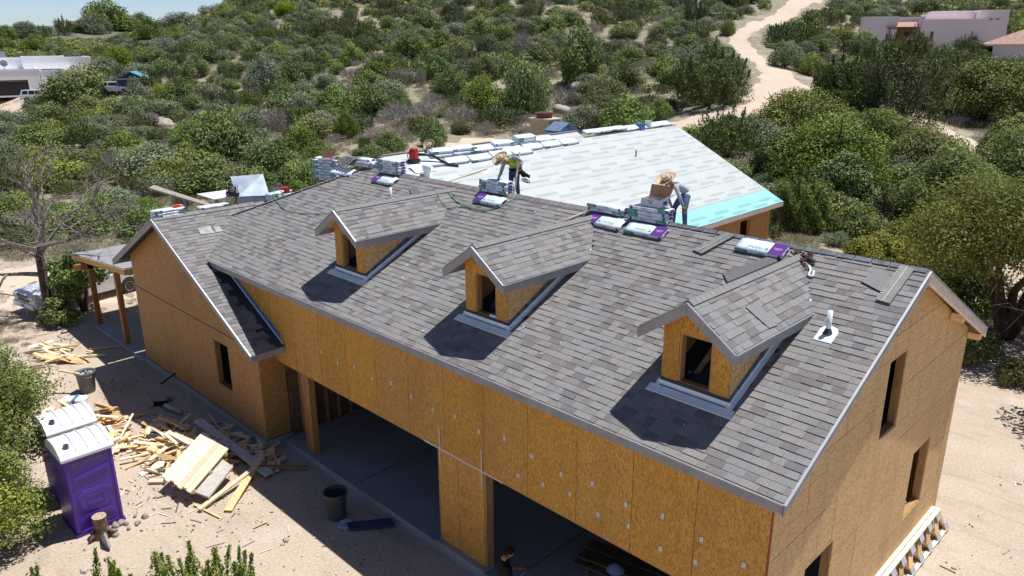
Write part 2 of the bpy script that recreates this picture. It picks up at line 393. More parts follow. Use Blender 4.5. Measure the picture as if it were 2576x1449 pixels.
def shingle_plane(owner, O, U, V, reg, drop=None, seed=1, expo=.143, lift=.012, wr=(.11, .34), vis=True):
    rng = random.Random(seed); O, U, V = Vector(O), Vector(U).normalized(), Vector(V).normalized(); N = U.cross(V)
    if N.z < 0: N = -N
    umin = min(p[0] for p in reg); umax = max(p[0] for p in reg); vmax = max(p[1] for p in reg)
    k = 0; v = -.012
    while v < vmax:
        u = umin - rng.random()*.3
        while u < umax:
            w = rng.uniform(*wr); tall = rng.random() < .42
            v1 = min(v+expo+.03, vmax)
            poly = clip_poly([(u, v), (u+w-.002, v), (u+w-.002, v1), (u, v1)], reg)
            u0 = u; u += w
            if len(poly) < 3: continue
            cu = sum(p[0] for p in poly)/len(poly); cv = sum(p[1] for p in poly)/len(poly)
            c = O+U*cu+V*cv
            if drop and drop(c): continue
            t0 = .020 if tall else .0115
            vs = []; n_ = len(poly)
            for p in poly:
                f = min(1, max(0, (p[1]-v)/(expo+.03))); vs.append(O+U*p[0]+V*p[1]+N*(lift+t0*(1-f)+.003*f))
            for p in poly: vs.append(O+U*p[0]+V*p[1]+N*(lift-.004))
            # orient so the top face points along N
            a2 = sum(poly[i][0]*poly[(i+1) % n_][1]-poly[(i+1) % n_][0]*poly[i][1] for i in range(n_))
            up = (U.cross(V)).dot(N)*a2 > 0
            top = tuple(range(n_)) if up else tuple(range(n_))[::-1]
            fs = [top]
            for i in range(n_):
                j = (i+1) % n_; fs.append((i, n_+i, n_+j, j) if up else (j, n_+j, n_+i, i))
            d = c-camv; L = d.length; facing = -(d/L).dot(N)
            area = w*expo*facing/(L*L) if facing > 0 and vis else 0
            fx = d.dot(R2)/max(.1, d.dot(F_)); fy = d.dot(U2)/max(.1, d.dot(F_))
            if abs(fx) > .66 or abs(fy) > .37 or len(poly) != 4: area = 0
            ALLT.append((area, owner, vs, fs, rng.choices(range(6), SHW)[0]))
        v += expo; k += 1

def wing_z(x): # right slope of the left front wing
    return 5.9547-.5*(x+19.6393)
DORM = []  # dormer boxes
def in_dormer(c):
    for xc in (-1.90, -6.83, -11.76):
        if abs(c.x-xc) < .66 and .8 < c.y and c.z < 7.16-.08 - 0*1:
            if c.y < 3.1: return True
        # under the dormer roof slopes
        if abs(c.x-xc) < .95 and c.y > .45 and c.z < 7.16-.70*abs(c.x-xc)-.06 and abs(c.x-xc) < .9 and c.y > 3.2: return True
    return False
def drop_front(c):
    if c.x < -17.2 and c.z < wing_z(c.x)-.10 and c.x > -19.64: return True
    if c.x <= -19.64 and c.z < 5.85: return True
    return in_dormer(c)
S = SL
W_ = lambda x, y: (x, (y+OY)*S)
shingle_plane('main', (0, -OY, ZE), (1, 0, 0), (0, 1, m_), [W_(-20.95, -OY), W_(OX, -OY), W_(OX, YR), W_(XH, YR)], drop_front, 1)
shingle_plane('back', (0, YB, ZE), (1, 0, 0), (0, -1, m_), [(-20.95, 0), (OX, 0), (OX, (YR+OY)*S), (XH, (YR+OY)*S)], lambda c: c.x < -17 or (c.z < 4.4-.5058*(c.x+10.67)-.1 and c.x < -11), 2, expo=.16, wr=(.3, .5), vis=False)
# wing slopes
XC = -19.6393; ZW = 5.9547; YW0 = -.9721
sr = math.sqrt(1.25)
def drop_wing(c):
    zf = ZE+m_*(c.y+OY)
    hip = 7.2479-m_*(XH-c.x)
    return c.z < min(zf, hip if c.x < XH else 99)-.08 and c.y > -OY and c.x > -19.5
def drop_wing2(c):
    # keep clear of the main wall below the main eave
    if c.y > -.0 and c.x > -17.6 and c.z < ZE: return True
    return drop_wing(c)
shingle_plane('wing', (-14.014, 0, 3.142), (0, 1, 0), (-1, 0, .5), [(YW0, 0), (9, 0), (9, 5.625*sr), (YW0, 5.625*sr)], drop_wing2, 3)
shingle_plane('wingl', (-23.807, 0, 3.871), (0, 1, 0), (1, 0, .5), [(YW0, 0), (9, 0), (9, 4.168*sr), (YW0, 4.168*sr)], None, 4, expo=.16, wr=(.3, .5), vis=False)

# decks, fascias
def deck(pts, t=.04, mats=FELT, name='roof_deck', parent=house):
    mb = MB(); mb.prism(pts, (0, 0, -t)); return part(name, mb, mats, parent)
e = .0
deck([(OX-.01, -OY, ZE), (OX-.01, YR, ZR), (XH, YR, ZR), (-20.95, -OY, ZE)])
deck([(OX-.01, YB, ZE), (OX-.01, YR, ZR), (XH, YR, ZR), (-20.95, YB, ZE)])
deck([(-20.95, -OY, ZE), (XH, YR, ZR), (-20.95, YB, ZE)], name='hip_deck', mats=SH[1])
deck([(-14.014, YW0, 3.142), (XC, YW0, ZW), (XC, -OY-.0, ZW), (-17.62, -OY, ZE-.01), (-16.6, .02, 4.40), (-14.014, .02, 3.142)])
deck([(-17.62, -OY, wing_z(-17.62)), (XC, -OY, ZW), (XC, 9, ZW), (-17.62, 9, wing_z(-17.62))])
deck([(-23.807, YW0, 3.871), (XC, YW0, ZW), (XC, 9, ZW), (-23.807, 9, 3.871)])
def fascia(p, q, h=.15, t=.03, mat=FASC, name='fascia_board', parent=house, drip=True, off=0):
    mb = MB(); p = Vector(p); q = Vector(q); d = q-p; nn = Vector((-d.y, d.x, 0)).normalized()*t; hh = h*d.length/max(.1, Vector((d.x, d.y, 0)).length); a = p-nn/2-Vector((0, 0, .012)); c_ = q-nn/2-Vector((0, 0, .012))
    mb.prism([a, c_, c_-Vector((0, 0, hh)), a-Vector((0, 0, hh))], nn); part(name, mb, mat, parent)
    if drip:
        mb = MB(); mb.beam(p+Vector((0, 0, .004)), q+Vector((0, 0, .004)), t+.035, .012); part('drip_edge', mb, DRIP, parent)
fascia((-17.60, -OY-.015, ZE), (-8.4, -OY-.015, ZE)); fascia((-8.396, -OY-.015, ZE), (OX, -OY-.015, ZE))
fascia((OX+.005, -OY-.03, ZE-.005), (OX+.005, YR, ZR), .16); fascia((OX+.005, YB, ZE), (OX+.005, YR, ZR), .19, mat=FASCW)
fascia((OX, YB+.015, ZE), (-9.5, YB+.015, ZE))
fascia((-14.0, YW0-.015, 3.135), (XC, YW0-.015, ZW), .16); fascia((-23.82, YW0-.015, 3.865), (XC, YW0-.015, ZW), .16)
fascia((-13.995, YW0-.03, 3.142), (-13.995, -.03, 3.142), .16); fascia((-23.825, YW0, 3.871), (-23.825, 8.9, 3.871))
# ridge vent strip along the ridge, with tabs
x = OX-.02
while x > -6.3:
    mb = MB(); mb.box((x-.15, YR-.055, ZR+.012), (.29, .11, .02), Matrix.Rotation(math.atan(m_), 3, 'X'), 0); mb.box((x-.15, YR+.055, ZR+.012), (.29, .11, .02), Matrix.Rotation(-math.atan(m_), 3, 'X'), 0); x -= .31; part('ridge_vent', mb, FELTG, house)['kind'] = 'stuff'
x = -6.3
rr = random.Random(3)
while x > XH:
    w = rr.uniform(.13, .2); mb = MB(); tn_ = rr.randrange(3)
    for s in (-1, 1): mb.box((x-w/2, YR+s*.07, ZR-.005), (w-.01, .16, .022), Matrix.Rotation(-s*math.atan(m_), 3, 'X'), 0)
    x -= w; part('ridge_cap', mb, [SH[1], SH[2], SH[5]][tn_], house)
# hip caps
mb = MB(); a = Vector((XH, YR, ZR)); b = Vector((-20.95, -OY, ZE)); d = (b-a); L = d.length; d.normalize(); t = 0
while t < L*.72:
    mb = MB(); mb.beam(a+d*t+Vector((0, 0, .02)), a+d*(t+.15)+Vector((0, 0, .035)), .20, .02); t += .143; part('hip_cap', mb, [SH[0], SH[1], SH[5]][rr.randrange(3)], house)
# wing ridge caps
t = YW0
while t < 2.2:
    w = .143; mb = MB(); tn_ = rr.randrange(3)
    for s in (-1, 1): mb.box((XC+s*.075, t+w/2, ZW+.0), (.17, w-.006, .022), Matrix.Rotation(s*math.atan(.5), 3, 'Y'), 0)
    t += w; part('ridge_cap', mb, [SH[0], SH[1], SH[4]][tn_], house)
# valley blend strip (closed woven valley reads as lighter bend) -------------
# ------------------------------------------------------------------ walls
def rects_minus(r, holes):
    out = [r]
    for h in holes:
        nx = []
        for (a, b, c, d) in out:
            ia, ib, ic, id_ = max(a, h[0]), min(b, h[1]), max(c, h[2]), min(d, h[3])
            if ia >= ib or ic >= id_: nx.append((a, b, c, d)); continue
            if a < ia: nx.append((a, ia, c, d))
            if ib < b: nx.append((ib, b, c, d))
            if c < ic: nx.append((ia, ib, c, ic))
            if id_ < d: nx.append((ia, ib, id_, d))
        out = nx
    return out
def wall(O, U, N, cells, outline, holes, mats, parent=house, name='panel', t=.012, gap=.011, core=.10, corem=LUMB, reveal=True):
    """O: origin (u=0,v=0), U horizontal unit, N outward normal; cells: rects in (u,v)"""
    O, U, N = Vector(O), Vector(U), Vector(N); Z = Vector((0, 0, 1)); n = 0
    P3 = lambda u, v, w=0: O+U*u+Z*v+N*w
    area = sum(outline[i][0]*outline[(i+1) % len(outline)][1]-outline[(i+1) % len(outline)][0]*outline[i][1] for i in range(len(outline)))
    if area < 0: outline = outline[::-1]
    rg = random.Random(int(abs(O.x)*10))
    for ci, c in enumerate(cells):
        mb = MB(); cc = (c[0]+gap/2, c[1]-gap/2, c[2]+gap/2, c[3]-gap/2)
        proud = rg.uniform(0, .003)
        for r in rects_minus(cc, holes):
            pl = clip_poly([(r[0], r[2]), (r[1], r[2]), (r[1], r[3]), (r[0], r[3])], outline)
            if len(pl) > 2: mb.prism([P3(p[0], p[1], -.004) for p in pl], N*(t+proud))
            if mb.v and any(h[2] <= cc[2]+.02 and h[3] >= cc[3]-.02 and cc[0] < h[0] < cc[1] for h in holes): part(name, mb, mats, parent); mb = MB()
        if mb.v: part(name, mb, mats, parent); n += 1
    us = [p[0] for p in outline]; vs = [p[1] for p in outline]; mb = MB()
    for r in rects_minus((min(us), max(us), min(vs), max(vs)), holes):
        pl = clip_poly([(r[0], r[2]), (r[1], r[2]), (r[1], r[3]), (r[0], r[3])], outline)
        if len(pl) > 2: mb.prism([P3(p[0], p[1], -core-.006) for p in pl], N*core)
    part('wall_framing', mb, corem, parent)
    for h in holes:
        if not reveal: break
        f = MB(); w = .038
        for (a, b, c, d) in ((h[0], h[0]+w, h[2], h[3]), (h[1]-w, h[1], h[2], h[3]), (h[0]+w, h[1]-w, h[2], h[2]+w), (h[0]+w, h[1]-w, h[3]-w, h[3])):
            f.prism([P3(a, c, -core-.05), P3(b, c, -core-.05), P3(b, d, -core-.05), P3(a, d, -core-.05)], N*(core+.046))
        part('window_frame' if h[3]-h[2] < 2.2 else 'door_frame', f, LUMB, parent)
    return n
ZB = .28; HH = 2.60
def cells_for(u0, u1, step, rows, phase=0, brick=False):
    out = []
    for ri, (v0, v1) in enumerate(zip(rows[:-1], rows[1:])):
        s = u0+phase-(step if phase > 0 else 0)+(step/2 if brick and ri % 2 else 0)
        if brick and ri % 2: s -= step
        while s < u1:
            a, b = max(s, u0), min(s+step, u1)
            if b-a > .02: out.append((a, b, v0, v1))
            s += step
    return out
# front wall of the barn: header band (u measured from the right corner leftwards -> use x directly)
hdr = [(-1.22*(k+1), -1.22*k, HH, ZE-.06) for k in range(12)]
hdr[-1] = (-14.62, -13.42, HH, ZE-.06)
wall((0, 0, 0), (1, 0, 0), (0, -1, 0), hdr, [(-14.62, HH), (0, HH), (0, ZE-.03), (-17.6, ZE-.03), (-17.6, 4.4), (-14.62, 2.9)][0:3]+[(-14.62, ZE-.03)], [], OSBV)
# wall above the wing roof between the wing slope and main eave
wall((0, 0, 0), (1, 0, 0), (0, -1, 0), [(-15.84, -14.63, 2.6, 4.9), (-17.1, -15.85, 2.6, 4.9)], [(-17.4, 4.9), (-17.3, 4.78), (-14.63, 3.44), (-14.63, 4.9)], [], OSBV)
wall((0, 0, 0), (1, 0, 0), (0, -1, 0), [(-7.551, -6.93, ZB, HH-.004), (-6.93, -6.12, ZB, HH-.004)], [(-7.551, ZB), (-6.12, ZB), (-6.12, HH-.004), (-7.551, HH-.004)], [], OSBV, core=.18)
for q in ((-6.118, -6.06, -.004), (-7.60, -7.553, .0)): mb = MB(); mb.bx(q[0], q[1], q[2], .2, ZB, HH-.006); part('pier_trim', mb, LUMB, house)
wall((0, 0, 0), (1, 0, 0), (0, -1, 0), [(-.55, 0, ZB, HH-.004)], [(-.55, ZB), (0, ZB), (0, HH-.004), (-.55, HH-.004)], [], OSBV)
mb = MB(); mb.bx(-14.56, -.1, .02, .2, HH-.05, HH+.25); part('garage_header_beam', mb, LUMB, house)
mb = MB(); mb.bx(-13.42, -13.18, .05, .25, .2, HH-.06); part('post', mb, CEDAR, house)
mb = MB(); mb.bx(-13.14, -12.98, .02, .2, .2, HH-.06); part('door_post', mb, OSBR, house)
# right gable wall, x=0, u = y
rows = [ZB, 1.2, 2.42, 3.64, 4.86, 6.08, 7.3]
gout = [(0, ZB), (2*YR, ZB), (2*YR, 4.93), (YR, ZR-.03), (0, 4.93)]
gh = [(1.45, 2.55, 1.2, 2.76), (6.45, 7.50, 1.24, 2.84), (4.10, 4.95, 4.05, 5.62)]
wall((0, 0, 0), (0, 1, 0), (1, 0, 0), cells_for(0, 2*YR, 2.44, rows, 0, True), gout, gh, OSBH)
# back wall of barn, left wing walls
mb = MB(); mb.bx(-16, 0, 2*YR-.1, 2*YR, ZB, 4.9); part('back_wall', mb, OSBV, house)
xl_, xr_ = -23.3273, -14.556; YWn = -.5466; zl_ = 3.871+.5*(xl_+23.807)-.03; zr_ = wing_z(xr_)-.03
rw = [ZB, 2.95, 6.0]
wc = cells_for(xl_, xr_, 1.22, rw, .3)
wall((0, YWn, 0), (1, 0, 0), (0, -1, 0), [(xl_, -18.6, ZB, 2.97), (-18.6, -16.6, ZB, 2.97), (-16.6, xr_, ZB, 2.97), (xl_, -20.9, 2.97, 6), (-20.9, -18.46, 2.97, 6), (-18.46, xr_, 2.97, 6)],
     [(xl_, ZB), (xr_, ZB), (xr_, zr_), (XC, ZW-.03), (xl_, zl_)], [(-17.33, -16.40, 1.15, 2.62)], OSBR)
wall((xr_, 0, 0), (0, 1, 0), (1, 0, 0), [(YWn+.01, .22, ZB, 1.5), (YWn+.01, .22, 1.5, 3.1)], [(YWn+.01, ZB), (.22, ZB), (.22, 3.1), (YWn+.01, 3.1)], [], OSBR)
wall((xl_, 0, 0), (0, 1, 0), (-1, 0, 0), cells_for(YWn+.01, 9, 1.22, [ZB, 2.7, 3.9]), [(YWn+.01, ZB), (9, ZB), (9, 4.0), (YWn+.01, 4.0)], [], OSBR)
# a horizontal Z-flashing seam on the wing wall
mb = MB(); mb.bx(xl_, -15.2, YWn-.016, YWn-.008, 2.955, 2.985); part('seam_flashing', mb, M("dark_seam", (.10, .05, .03), .8), house)
# interior: partitions with the indoor shade put into their colour, and studs
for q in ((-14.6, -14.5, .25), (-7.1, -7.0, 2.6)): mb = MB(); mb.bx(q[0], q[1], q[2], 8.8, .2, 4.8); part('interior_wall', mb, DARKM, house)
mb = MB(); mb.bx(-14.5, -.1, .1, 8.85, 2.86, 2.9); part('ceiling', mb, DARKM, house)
for k in range(14):
    mb = MB(); y = .55+k*.40; mb.bx(-14.49, -14.38, y, y+.045, .24, 2.84); part('stud', mb, LUMB, house)
mb = MB(); mb.bx(-14.49, -14.38, .5, 6.2, .2, .238); part('bottom_plate', mb, LUMB, house)
# foundation: slab and stem
for (a, b, c, d, z) in ((-14.4, 0.02, -.12, 9.1, .2), (xl_-.03, xr_+.04, YWn-.05, 9, .25)):
    mb = MB(); mb.bx(a, b, c, d, -.3, z); bevel(part('foundation_slab', mb, CONC, house), .015)
for q in ((-7.62, -6.05), (-.6, .03)): mb = MB(); mb.bx(q[0], q[1], -.14, .2, .2, .278); part('stem_curb', mb, CONC, house)
mb = MB(); mb.bx(-14.3, -.1, -.128, -.06, .2, .225); part('slab_lip', mb, CONC, house)
for x in (-11, -5.5, -3): # slab joints
    mb = MB(); mb.bx(x, x+.02, -.05, 8.5, .2, .2035); part('slab_joint', mb, FELT, house)
mb = MB(); mb.bx(-28.9, xl_-.04, -.62, 6, -.2, .14); bevel(part('porch_slab', mb, CONC, house), .01)
# porch: posts, beam, low roof
for x, y in ((-28.6, -.42), (-25.55, -.42), (-28.6, 4.6)):
    mb = MB(); mb.bx(x-.09, x+.09, y-.09, y+.09, .14, 2.9+(x+28.6)*.09); part('porch_post', mb, CEDAR, house)
pr0, pr1 = (-30.0, 2.86), (-23.36, 3.50)
zp = lambda x: pr0[1]+(x-pr0[0])*(pr1[1]-pr0[1])/(pr1[0]-pr0[0])
mb = MB(); mb.prism([(-30.0, -.62, zp(-30.0)), (-24.0, -.62, zp(-24)), (-24.0, 5.2, zp(-24)), (-30.0, 5.2, zp(-30))], (0, 0, -.03)); part('porch_roof', mb, M("porch_roof_membrane", (.30, .30, .31), .7, var=.1), house)
mb = MB(); mb.beam((-30.0, -.63, zp(-30)-.13), (-23.9, -.63, zp(-23.9)-.13), .05, .2); part('porch_fascia', mb, wood("tan_rafter", (.62, .40, .17), (.48, .28, .10), axis=0), house)
mb = MB(); mb.beam((-23.9, -.63, zp(-23.9)-.13), (-23.9, .4, zp(-23.9)-.13), .05, .2); part('porch_fascia', mb, bpy.data.materials['tan_rafter'], house)
mb = MB(); mb.beam((-28.6, -1.0, 2.6), (-28.6, 5.2, 2.6), .18, .24); part('porch_beam', mb, CEDAR, house)
mb = MB(); mb.beam((-29.2, -.40, zp(-29.2)-.2), (-24, -.40, zp(-24)-.2), .08, .18); part('porch_beam', mb, CEDAR, house)
# corner soffit blocks at right gable + lookout
for q in ((7.3, 7.45, 5.55, 5.72), (8.9, 9.1, 4.72, 4.86), (4.40, 4.57, ZR-.30, ZR-.14)): mb = MB(); mb.bx(.02, OX-.02, *q); part('lookout_block', mb, PINE, house)
for s in (0, 1):
    mb = MB(); y0 = -OY if s == 0 else YB
    mb.prism([(.012, y0, ZE-.045), (OX-.03, y0, ZE-.045), (OX-.03, YR, ZR-.045), (.012, YR, ZR-.045)], (0, 0, -.012)); part('soffit', mb, PINE, house)
mb = MB(); mb.bx(.008, .03, -.02, 0.0, ZB, 4.8); part('corner_tape', mb, M("red_corner_edge", (.35, .05, .02), .6), house)
# step flashing + blue membrane where wing roof meets the barn wall
mb = MB(); mb.prism([(-17.45, -.02, 4.87), (-14.2, -.02, wing_z(-14.2)+.05), (-14.2, -.02, wing_z(-14.2)+.22), (-17.3, -.02, 4.90+.06)], (0, -.006, 0)); part('wall_membrane', mb, BLUEW, house)
mb = MB(); mb.prism([(-17.5, -.03, 4.93), (-14.05, -.03, wing_z(-14.05)+.02), (-14.05, -.03, wing_z(-14.05)+.09), (-17.4, -.03, 4.95)], (0, -.006, 0)); part('step_flashing', mb, FLASH, house)
# metal straps around the pier head
STR = NT("perforated_strap"); vv = STR.coord('Object', (1, 1, 1)); sep = STR.new('ShaderNodeSeparateXYZ'); STR.l(vv, sep.inputs[0])
w = STR.math('FRACT', STR.math('MULTIPLY', STR.math('ADD', sep.outputs[0], sep.outputs[2]), 22)); STR.col(STR.ramp(w, [(.45, (.72, .68, .66)), (.55, (.50, .30, .20))])); STR = STR.fin(.5, .2)
mb = MB(); mb.bx(-8.05, -5.55, -.018, -.0125, HH-.025, HH+.025); part('metal_strap', mb, STR, house)
for x in (-7.50, -6.17): mb = MB(); mb.bx(x-.02, x+.02, -.0235, -.0185, HH-.42, HH+.5); part('metal_strap', mb, STR, house)
# printed grade stickers on the header panels
STK = NT("paper_sticker"); vv = STK.coord('Object', (45, 45, 60)); ck = STK.noise(vv, 1, 1); STK.col(STK.ramp(ck, [(.42, (.35, .33, .36)), (.5, (.72, .70, .72))])); STK = STK.fin(.6)
rg = random.Random(5)
smesh = None
STX = [(-.35-i*.735, 3.45+((i*37) % 5)*.04) for i in range(17)]+[(-.5-i*.66, 2.95+((i*53) % 7)*.03) for i in range(8)]
for (x, z) in STX:
    if smesh is None: smesh = MB().bx(-.034, .034, -.002, .002, -.052, .052).mesh('printed_stamp', STK)
    o = obj('printed_stamp', smesh, house); o.location = Vector((x, -.0165, z))-house.location
# handwriting scribbles on the pier
mb = MB(); rg = random.Random(9)
for r in range(6):
    z = 1.95-r*.085-(.25 if r > 2 else 0); x = -6.85+rg.random()*.05
    for k in range(rg.randint(5, 8)):
        mb.beam((x, -.0165, z+rg.uniform(-.02, .02)), (x+.025, -.0165, z+rg.uniform(-.025, .03)), .003, .006); x += .045
mb2 = mb; part('pencil_note', mb2, FELT, house)["kind"] = 'stuff'

# ------------------------------------------------------------------ dormers
MD = .70
def dormer(xc, seed, owner):
    d = empty('dormer', (xc, .8, 5.4), 0, parent=house); d.location = Vector((xc, .8, 5.4))-house.location
    hw = .625; y0 = .81; zt = 7.16; zev = lambda x: zt-MD*abs(x-xc)
    zr_f = lambda y: ZE+m_*(y+OY)
    hw_e = .875; zed = zt-MD*hw_e
    # front wall with an opening
    hz0, hz1, hxa, hxb = 5.60, 6.50, xc-.32, xc+.30
    wall((0, y0, 0), (1, 0, 0), (0, -1, 0), [(xc-hw, xc, 5.40, 7.2), (xc, xc+hw, 5.40, 7.2)], [(xc-hw, zr_f(y0)-.02), (xc+hw, zr_f(y0)-.02), (xc+hw, zt-MD*hw-.05), (xc, zt-.06), (xc-hw, zt-MD*hw-.05)], [(hxa, hxb, hz0, hz1)], OSBV, parent=d, core=.09)
    # cheek walls: triangle between the roof slope and the dormer eave
    for s in (-1, 1):
        x = xc+s*hw; ze2 = zt-MD*hw-.05; ye = (ze2-ZE)/m_-OY
        mb = MB(); mb.prism([(x, y0-.002, zr_f(y0)-.03), (x, ye, ze2), (x, y0-.002, ze2)], (s*.012, 0, 0)); part('cheek_panel', mb, OSBH, d)
        # black felt strip along the slope with flashing
        mb = MB(); mb.prism([(x+s*.0125, y0-.004, zr_f(y0)), (x+s*.0125, ye, ze2), (x+s*.0125, ye-.52, ze2), (x+s*.0125, y0-.004, zr_f(y0)+.17)], (s*.003, 0, 0)); part('felt_strip', mb, FELTG, d)
        if s > 0:
            mb = MB()
            for k in range(9):
                yy = y0+.05+k*.24; zz = zr_f(yy)+.09+.03*math.sin(k*7); mb.box((x+.0165, yy, zz), (.003, .07, .06))
            part('felt_print', mb, FELT, d)['kind'] = 'stuff'
        mb = MB(); n_ = NRM; a = Vector((x+s*.02, y0-.05, zr_f(y0-.05)))+n_*.035; b = Vector((x+s*.02, ye, zr_f(ye)))+n_*.035
        mb.beam(a, b, .012, .09, up=n_); mb.beam(a+Vector((s*.04, 0, 0))-n_*.035*.2, b+Vector((s*.04, 0, 0))-n_*.035*.2, .08, .01, up=n_); part('side_flashing', mb, FLASH, d)
    # front apron flashing
    mb = MB(); yy = y0-.09; n_ = NRM; R = Matrix.Rotation(math.atan(m_), 3, 'X')
    mb.box(Vector((xc, yy-.04, zr_f(yy-.04)))+n_*.04, (1.58, .17, .008), R); mb.box((xc, y0-.02, zr_f(y0)+.045), (1.36, .008, .10)); mb.beam(Vector((xc-.79, yy-.122, zr_f(yy-.122)+.045)), Vector((xc+.79, yy-.122, zr_f(yy-.122)+.045)), .02, .02)
    part('apron_flashing', mb, FLASH, d)
    mb = MB(); mb.box((xc, y0-.016, zr_f(y0)+.12), (1.30, .006, .07)); part('felt_strip', mb, FELT, d)
    # roof
    yf = .45
    yb = lambda x: (zev(x)-ZE)/m_-OY
    for s in (-1, 1):
        pts = [(xc, yf, zt), (xc+s*hw_e, yf, zed), (xc+s*hw_e, yb(xc+hw_e)+.05, zed), (xc, yb(xc)+.05, zt)]
        mb = MB(); mb.prism(pts, (0, 0, -.035)); part('roof_sheathing', mb, PINE, d)
        fascia((xc+s*.004, yf-.016, zt+.002), (xc+s*(hw_e+.012), yf-.016, zed), .15, .03, parent=d)
        fascia((xc+s*(hw_e+.014), yf-.03, zed), (xc+s*(hw_e+.014), yb(xc+hw_e)+.0, zed), .15, .03, parent=d)
        q = math.sqrt(1+MD*MD); V = Vector((-s, 0, MD)); U = Vector((0, 1, 0)); ym = yb(xc+hw_e); yt = yb(xc)
        reg = [(yf-.01, 0), (ym+.0, 0), (yt, hw_e*q), (yf-.01, hw_e*q)]
        shingle_plane(owner, (xc+s*hw_e, 0, zed), U, V, reg, None, seed+s*3, expo=.13, vis=s > 0)
    y = yf; r2 = random.Random(seed)
    while y < yb(xc)-.05:
        mb = MB(); tn_ = r2.randrange(2)
        for s in (-1, 1): mb.box((xc+s*.05, y+.07, zt+.006), (.115, .138, .02), Matrix.Rotation(s*math.atan(MD), 3, 'Y'), 0)
        y += .142; part('ridge_cap', mb, [SH[4], SH[0]][tn_], d)
    # lumber inside, coloured darker to stand for the shade there
    mb = MB(); mb.beam((xc-.3, 1.2, 5.5), (xc+.25, 1.5, 6.7), .05, .09); part('interior_brace', mb, DARKM, d)
    return d
DS = [dormer(-1.90, 21, 'd3'), dormer(-6.83, 31, 'd2'), dormer(-11.76, 41, 'd1')]
mb = MB(); mb.tube([(-6.75, .84, 5.64), (-6.5, .84, 5.64)], .035, 8); part('offcut_tube', mb, FLASH, DS[1])

# ------------------------------------------------------------------ rear wing with white underlayment
WX, WZ, WS = -10.67, 4.4, .5058; WYa, WYm, WYb = 5.47, 15.2, 21.9; XN, XF = -16.7, -16.28
wz = lambda x: WZ+WS*(WX-x); ws = math.sqrt(1+WS*WS)
def strip(u0, u1, y0, y1, mat, k):
    """strip between slope distances u0..u1"""
    N = Vector((WS, 0, 1)).normalized(); pts = []; uvs = []
    ny = 40; vs = []; fs = []; me = bpy.data.meshes.new('underlayment_sheet'); rgx = random.Random(k)
    for j in range(ny+1):
        y = y0+(y1-y0)*j/ny
        for i in range(4):
            u = u0+(u1-u0)*i/3+(rgx.uniform(-.008, .008) if i == 0 else 0); x = WX-u/ws
            w = .02+.006*(6-k if k < 6 else 0)*0+.004*math.sin(y*3+k)+.003*math.sin(y*9.1+i)+(.006 if i == 0 else 0)
            p = Vector((x, y, wz(x)))+N*w; vs.append(p); uvs.append((y+k*.37, u))
    for j in range(ny):
        for i in range(3): a = j*4+i; fs.append((a, a+4, a+5, a+1))
    b = len(vs); vs += [vs[j*4]-N*.012 for j in range(ny+1)]; uvs += [uvs[j*4] for j in range(ny+1)]
    for j in range(ny): fs.append((b+j, b+j+1, j*4+4, j*4)[::-1])
    me.from_pydata(vs, [], fs); ul = me.uv_layers.new(name='UVMap')
    for l in me.loops: ul.data[l.index].uv = uvs[l.vertex_index]
    me.materials.append(mat); me.polygons.foreach_set('use_smooth', [True]*len(fs)); me.update()
    o = obj('underlayment_sheet', me, house); o.location = -house.location; return o
strip(-.02, .93, 6.5, WYb, CYA, 0)
for k in range(1, 7):
    u0 = .93+(k-1)*.97; u1 = min(u0+1.02, (WX-XN)*ws); y1 = WYb
    if k == 6: strip(u0, (WX-XF)*ws, WYa, WYb, UND, k); strip((WX-XF)*ws-.02, (WX-XN)*ws, WYa, WYm, UND, 7)
    else: strip(u0, u1, WYa, y1, UND, k)
def whip(pts, t=.04): deck(pts, t, M("roof_sheathing", (.5, .33, .16), .8) if 'roof_sheathing' not in bpy.data.materials else bpy.data.materials['roof_sheathing'], 'roof_deck')
whip([(WX, WYa, WZ), (WX, WYb, WZ), (XF, WYb, wz(XF)), (XF, WYm, wz(XF)), (XN, WYm, wz(XN)), (XN, WYa, wz(XN))])
mb = MB(); mb.prism([(XN, WYa, wz(XN)), (XN, WYm, wz(XN)), (XN-6.0, WYm, WZ+.0), (XN-6, WYa, WZ)], (0, 0, -.04)); part('roof_far_slope', mb, UND, house); mb = MB(); mb.prism([(XF, WYm, wz(XF)), (XF, WYb, wz(XF)), (XF-5.6, WYb, WZ), (XF-5.6, WYm, WZ)], (0, 0, -.04)); part('roof_far_slope', mb, UND, house)
fascia((WX+.015, 8.9, WZ), (WX+.015, WYb, WZ), .17, mat=FASCW, drip=False); fascia((WX, WYb+.015, WZ), (XF, WYb+.015, wz(XF)), .17, mat=FASCW, drip=False); fascia((XF-5.6, WYb+.015, WZ), (XF, WYb+.015, wz(XF)), .17, mat=FASCW, drip=False)
fascia((XN, WYa-.02, wz(XN)+.02), (XN-2.2, WYa-.02, wz(XN)-2.2*WS), .16, mat=FASC); fascia((XN, WYa-.02, wz(XN)+.02), (XN+1.2, WYa-.02, wz(XN)-1.2*WS), .12, mat=FASCW, drip=False)
fascia((XN, WYm, wz(XN)+.03), (XN+.9, WYm+.02, wz(XN)-.9*WS+.03), .05, .06, FASCW, 'rake_board', drip=False)
mb = MB(); mb.beam((XN, WYa, wz(XN)+.035), (XN, WYm, wz(XN)+.035), .12, .03); part('ridge_board', mb, GREYW, house); mb = MB(); mb.beam((XF, WYm, wz(XF)+.03), (XF, WYb, wz(XF)+.03), .1, .02); part('ridge_board', mb, GREYW, house)
